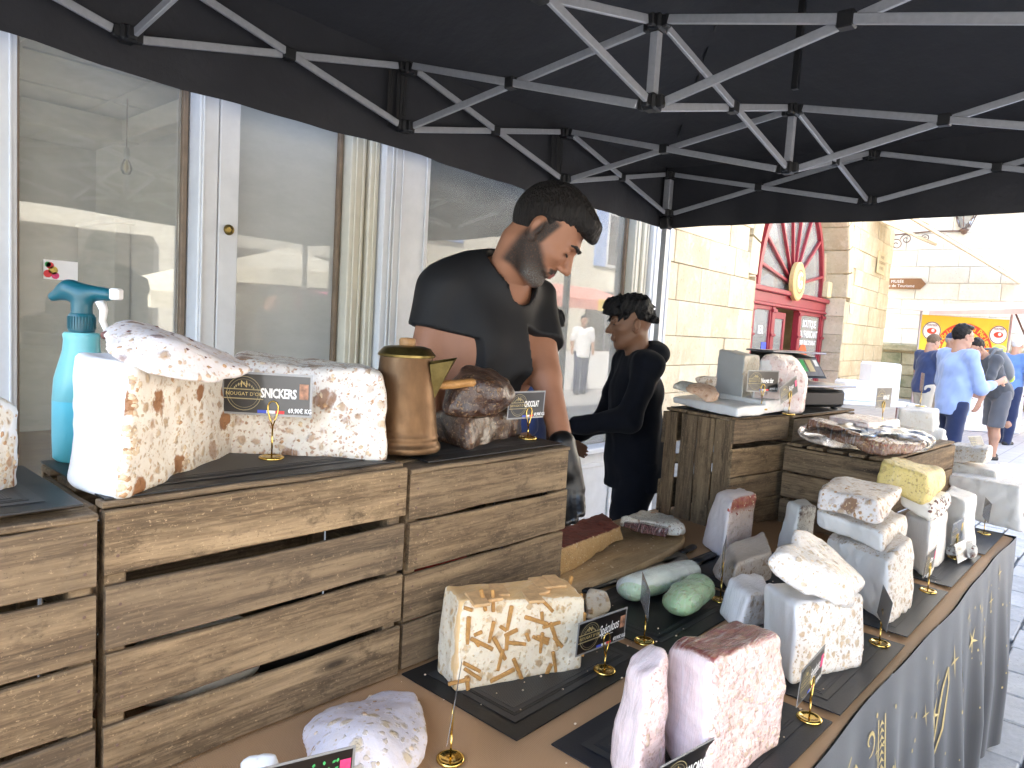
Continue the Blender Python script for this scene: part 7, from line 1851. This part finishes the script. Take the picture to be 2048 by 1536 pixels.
# wrought iron lantern and brown direction sign on the sunlit house
ln = empty('wall_lantern', (20.95, 4.5, 4.2), 0, 'wrought iron wall lantern with scrolled bracket on the sunlit house', 'lantern')
b = MB(); b.box((-.03, 1.28, -.6), (.0, 1.34, .35), .004); b.build('wall_plate', M['iron'], ln)
b = MB(); b.tube([(-.05, 1.3, .10), (-.08, .3, .16), (-.1, -.4, .14)], .022, 8); b.build('arm', M['iron'], ln, True)
for (yy, zz, r) in ((.9, -.02, .14), (.45, .0, .10), (1.12, -.15, .16)):
    b = MB(); b.tube([(-.06, yy + r * (1 - k / 30) * math.cos(k * .36), zz + r * (1 - k / 30) * math.sin(k * .36)) for k in range(26)], .012, 6); b.build('scroll', M['iron'], ln, True)
lt = MB(); lt.lathe([(.03, .14), (.05, .20), (.12, .23), (.24, .55), (.26, .57), (.24, .59), (.06, .74), (.02, .80)], 6, Matrix.Translation((-.1, -.4, 0))); lt.build('lantern_glass', M['lens_glass'], ln)
for k in range(6):
    a = math.pi / 3 * k; b = MB(); b.tube([(-.1 + .12 * math.cos(a), -.4 + .12 * math.sin(a), .23), (-.1 + .25 * math.cos(a), -.4 + .25 * math.sin(a), .57), (-.1, -.4, .78)], .012, 6); b.build('lantern_rib', M['iron'], ln)
b = MB(); b.lathe([(.01, .05), (.06, .08), (.08, .14), (.12, .16), (.03, .22)], 12, Matrix.Translation((-.1, -.4, 0))); b.build('lantern_foot', M['iron'], ln, True)
ds = empty('direction_sign', (20.9, 5.45, 3.03), 0, 'brown arrow-shaped direction sign on the sunlit house', 'sign')
b = MB(); b.prism([(-.62, -.14), (.50, -.14), (.62, 0), (.50, .14), (-.62, .14)], .03, Matrix.Translation((0, 0, .0)) @ Matrix(((0, 0, 1, 0), (-1, 0, 0, 0), (0, 1, 0, 0), (0, 0, 0, 1)))); b.build('plate', M['sign_brown'], ds)
for k, tx in enumerate(('MUSÉE', 'Office de Tourisme')):
    o = link('sign_lettering', text_mesh('sign_lettering', tx, .105), M['white_print'], ds, (-.006, .05, .055 - k * .11), (RAD(90), 0, RAD(-90)))
# parasols, awnings mirrored in the shop windows
def parasol(label, loc, r, h, mat):
    p = empty('market_parasol', loc, .3, label, 'parasol', 'parasols across the street')
    b = MB(); b.tube([(0, 0, .01), (0, 0, h + .35)], .03, 8); b.build('pole', M['white_paint'], p)
    b = MB(); V = [(0, 0, h + .38)] + [(r * math.cos(a) * (1.0 if k % 2 == 0 else .96), r * math.sin(a), h) for k, a in enumerate([2 * math.pi * k / 8 + .39 for k in range(8)])] + [(r * math.cos(a), r * math.sin(a), h - .22) for a in [2 * math.pi * k / 8 + .39 for k in range(8)]]
    b.add(V, [(0, 1 + k, 1 + (k + 1) % 8) for k in range(8)] + [(1 + k, 9 + k, 9 + (k + 1) % 8, 1 + (k + 1) % 8) for k in range(8)]); b.build('canopy', M[mat], p)
    b = MB(); b.box((-.3, -.3, .0), (.3, .3, .05), .02); b.build('base', M['slate'], p)
parasol('cream market parasol mirrored in the narrow door pane', (5.75, -4.2, .013), 1.35, 1.95, 'parasol_cream')
parasol('lower cream parasol mirrored behind the shoppers', (4.5, -4.9, .013), 1.3, 1.55, 'parasol_cream')
def street_stall(label, x0, x1, y, z, mat, mat2=None):
    s = empty('street_stall', ((x0 + x1) / 2, y, 0), 0, label, 'market stall', 'stalls across the street'); w = x1 - x0
    b = MB(); b.add([(-w / 2, .5, z), (w / 2, .5, z), (w / 2, -.8, z + .35), (-w / 2, -.8, z + .35), (-w / 2, .51, z - .22), (w / 2, .51, z - .22)], [(0, 1, 2, 3), (4, 5, 1, 0)]); b.build('awning', M[mat], s)
    if mat2: b = MB(); b.box((0, .515, z - .24), (w / 2, .53, z + .02), .002); b.build('valance', M[mat2], s)
    for sx in (-w / 2, w / 2 - .04): b = MB(); b.box((sx, -.4, .01), (sx + .04, -.36, z + .2), .003); b.build('post', M['steel'], s)
    b = MB(); b.box((-w / 2, -.3, .01), (w / 2, .2, .85), .01); b.build('counter', M['plaster_white'], s)
street_stall('stall with pink awning mirrored in the narrow door pane', 6.2, 8.2, -5.2, 1.62, 'awning_pink')
street_stall('stall with red and yellow valance mirrored in the wide window', 11.4, 14.6, -4.2, 2.02, 'awning_salmon', 'awning_yellow')
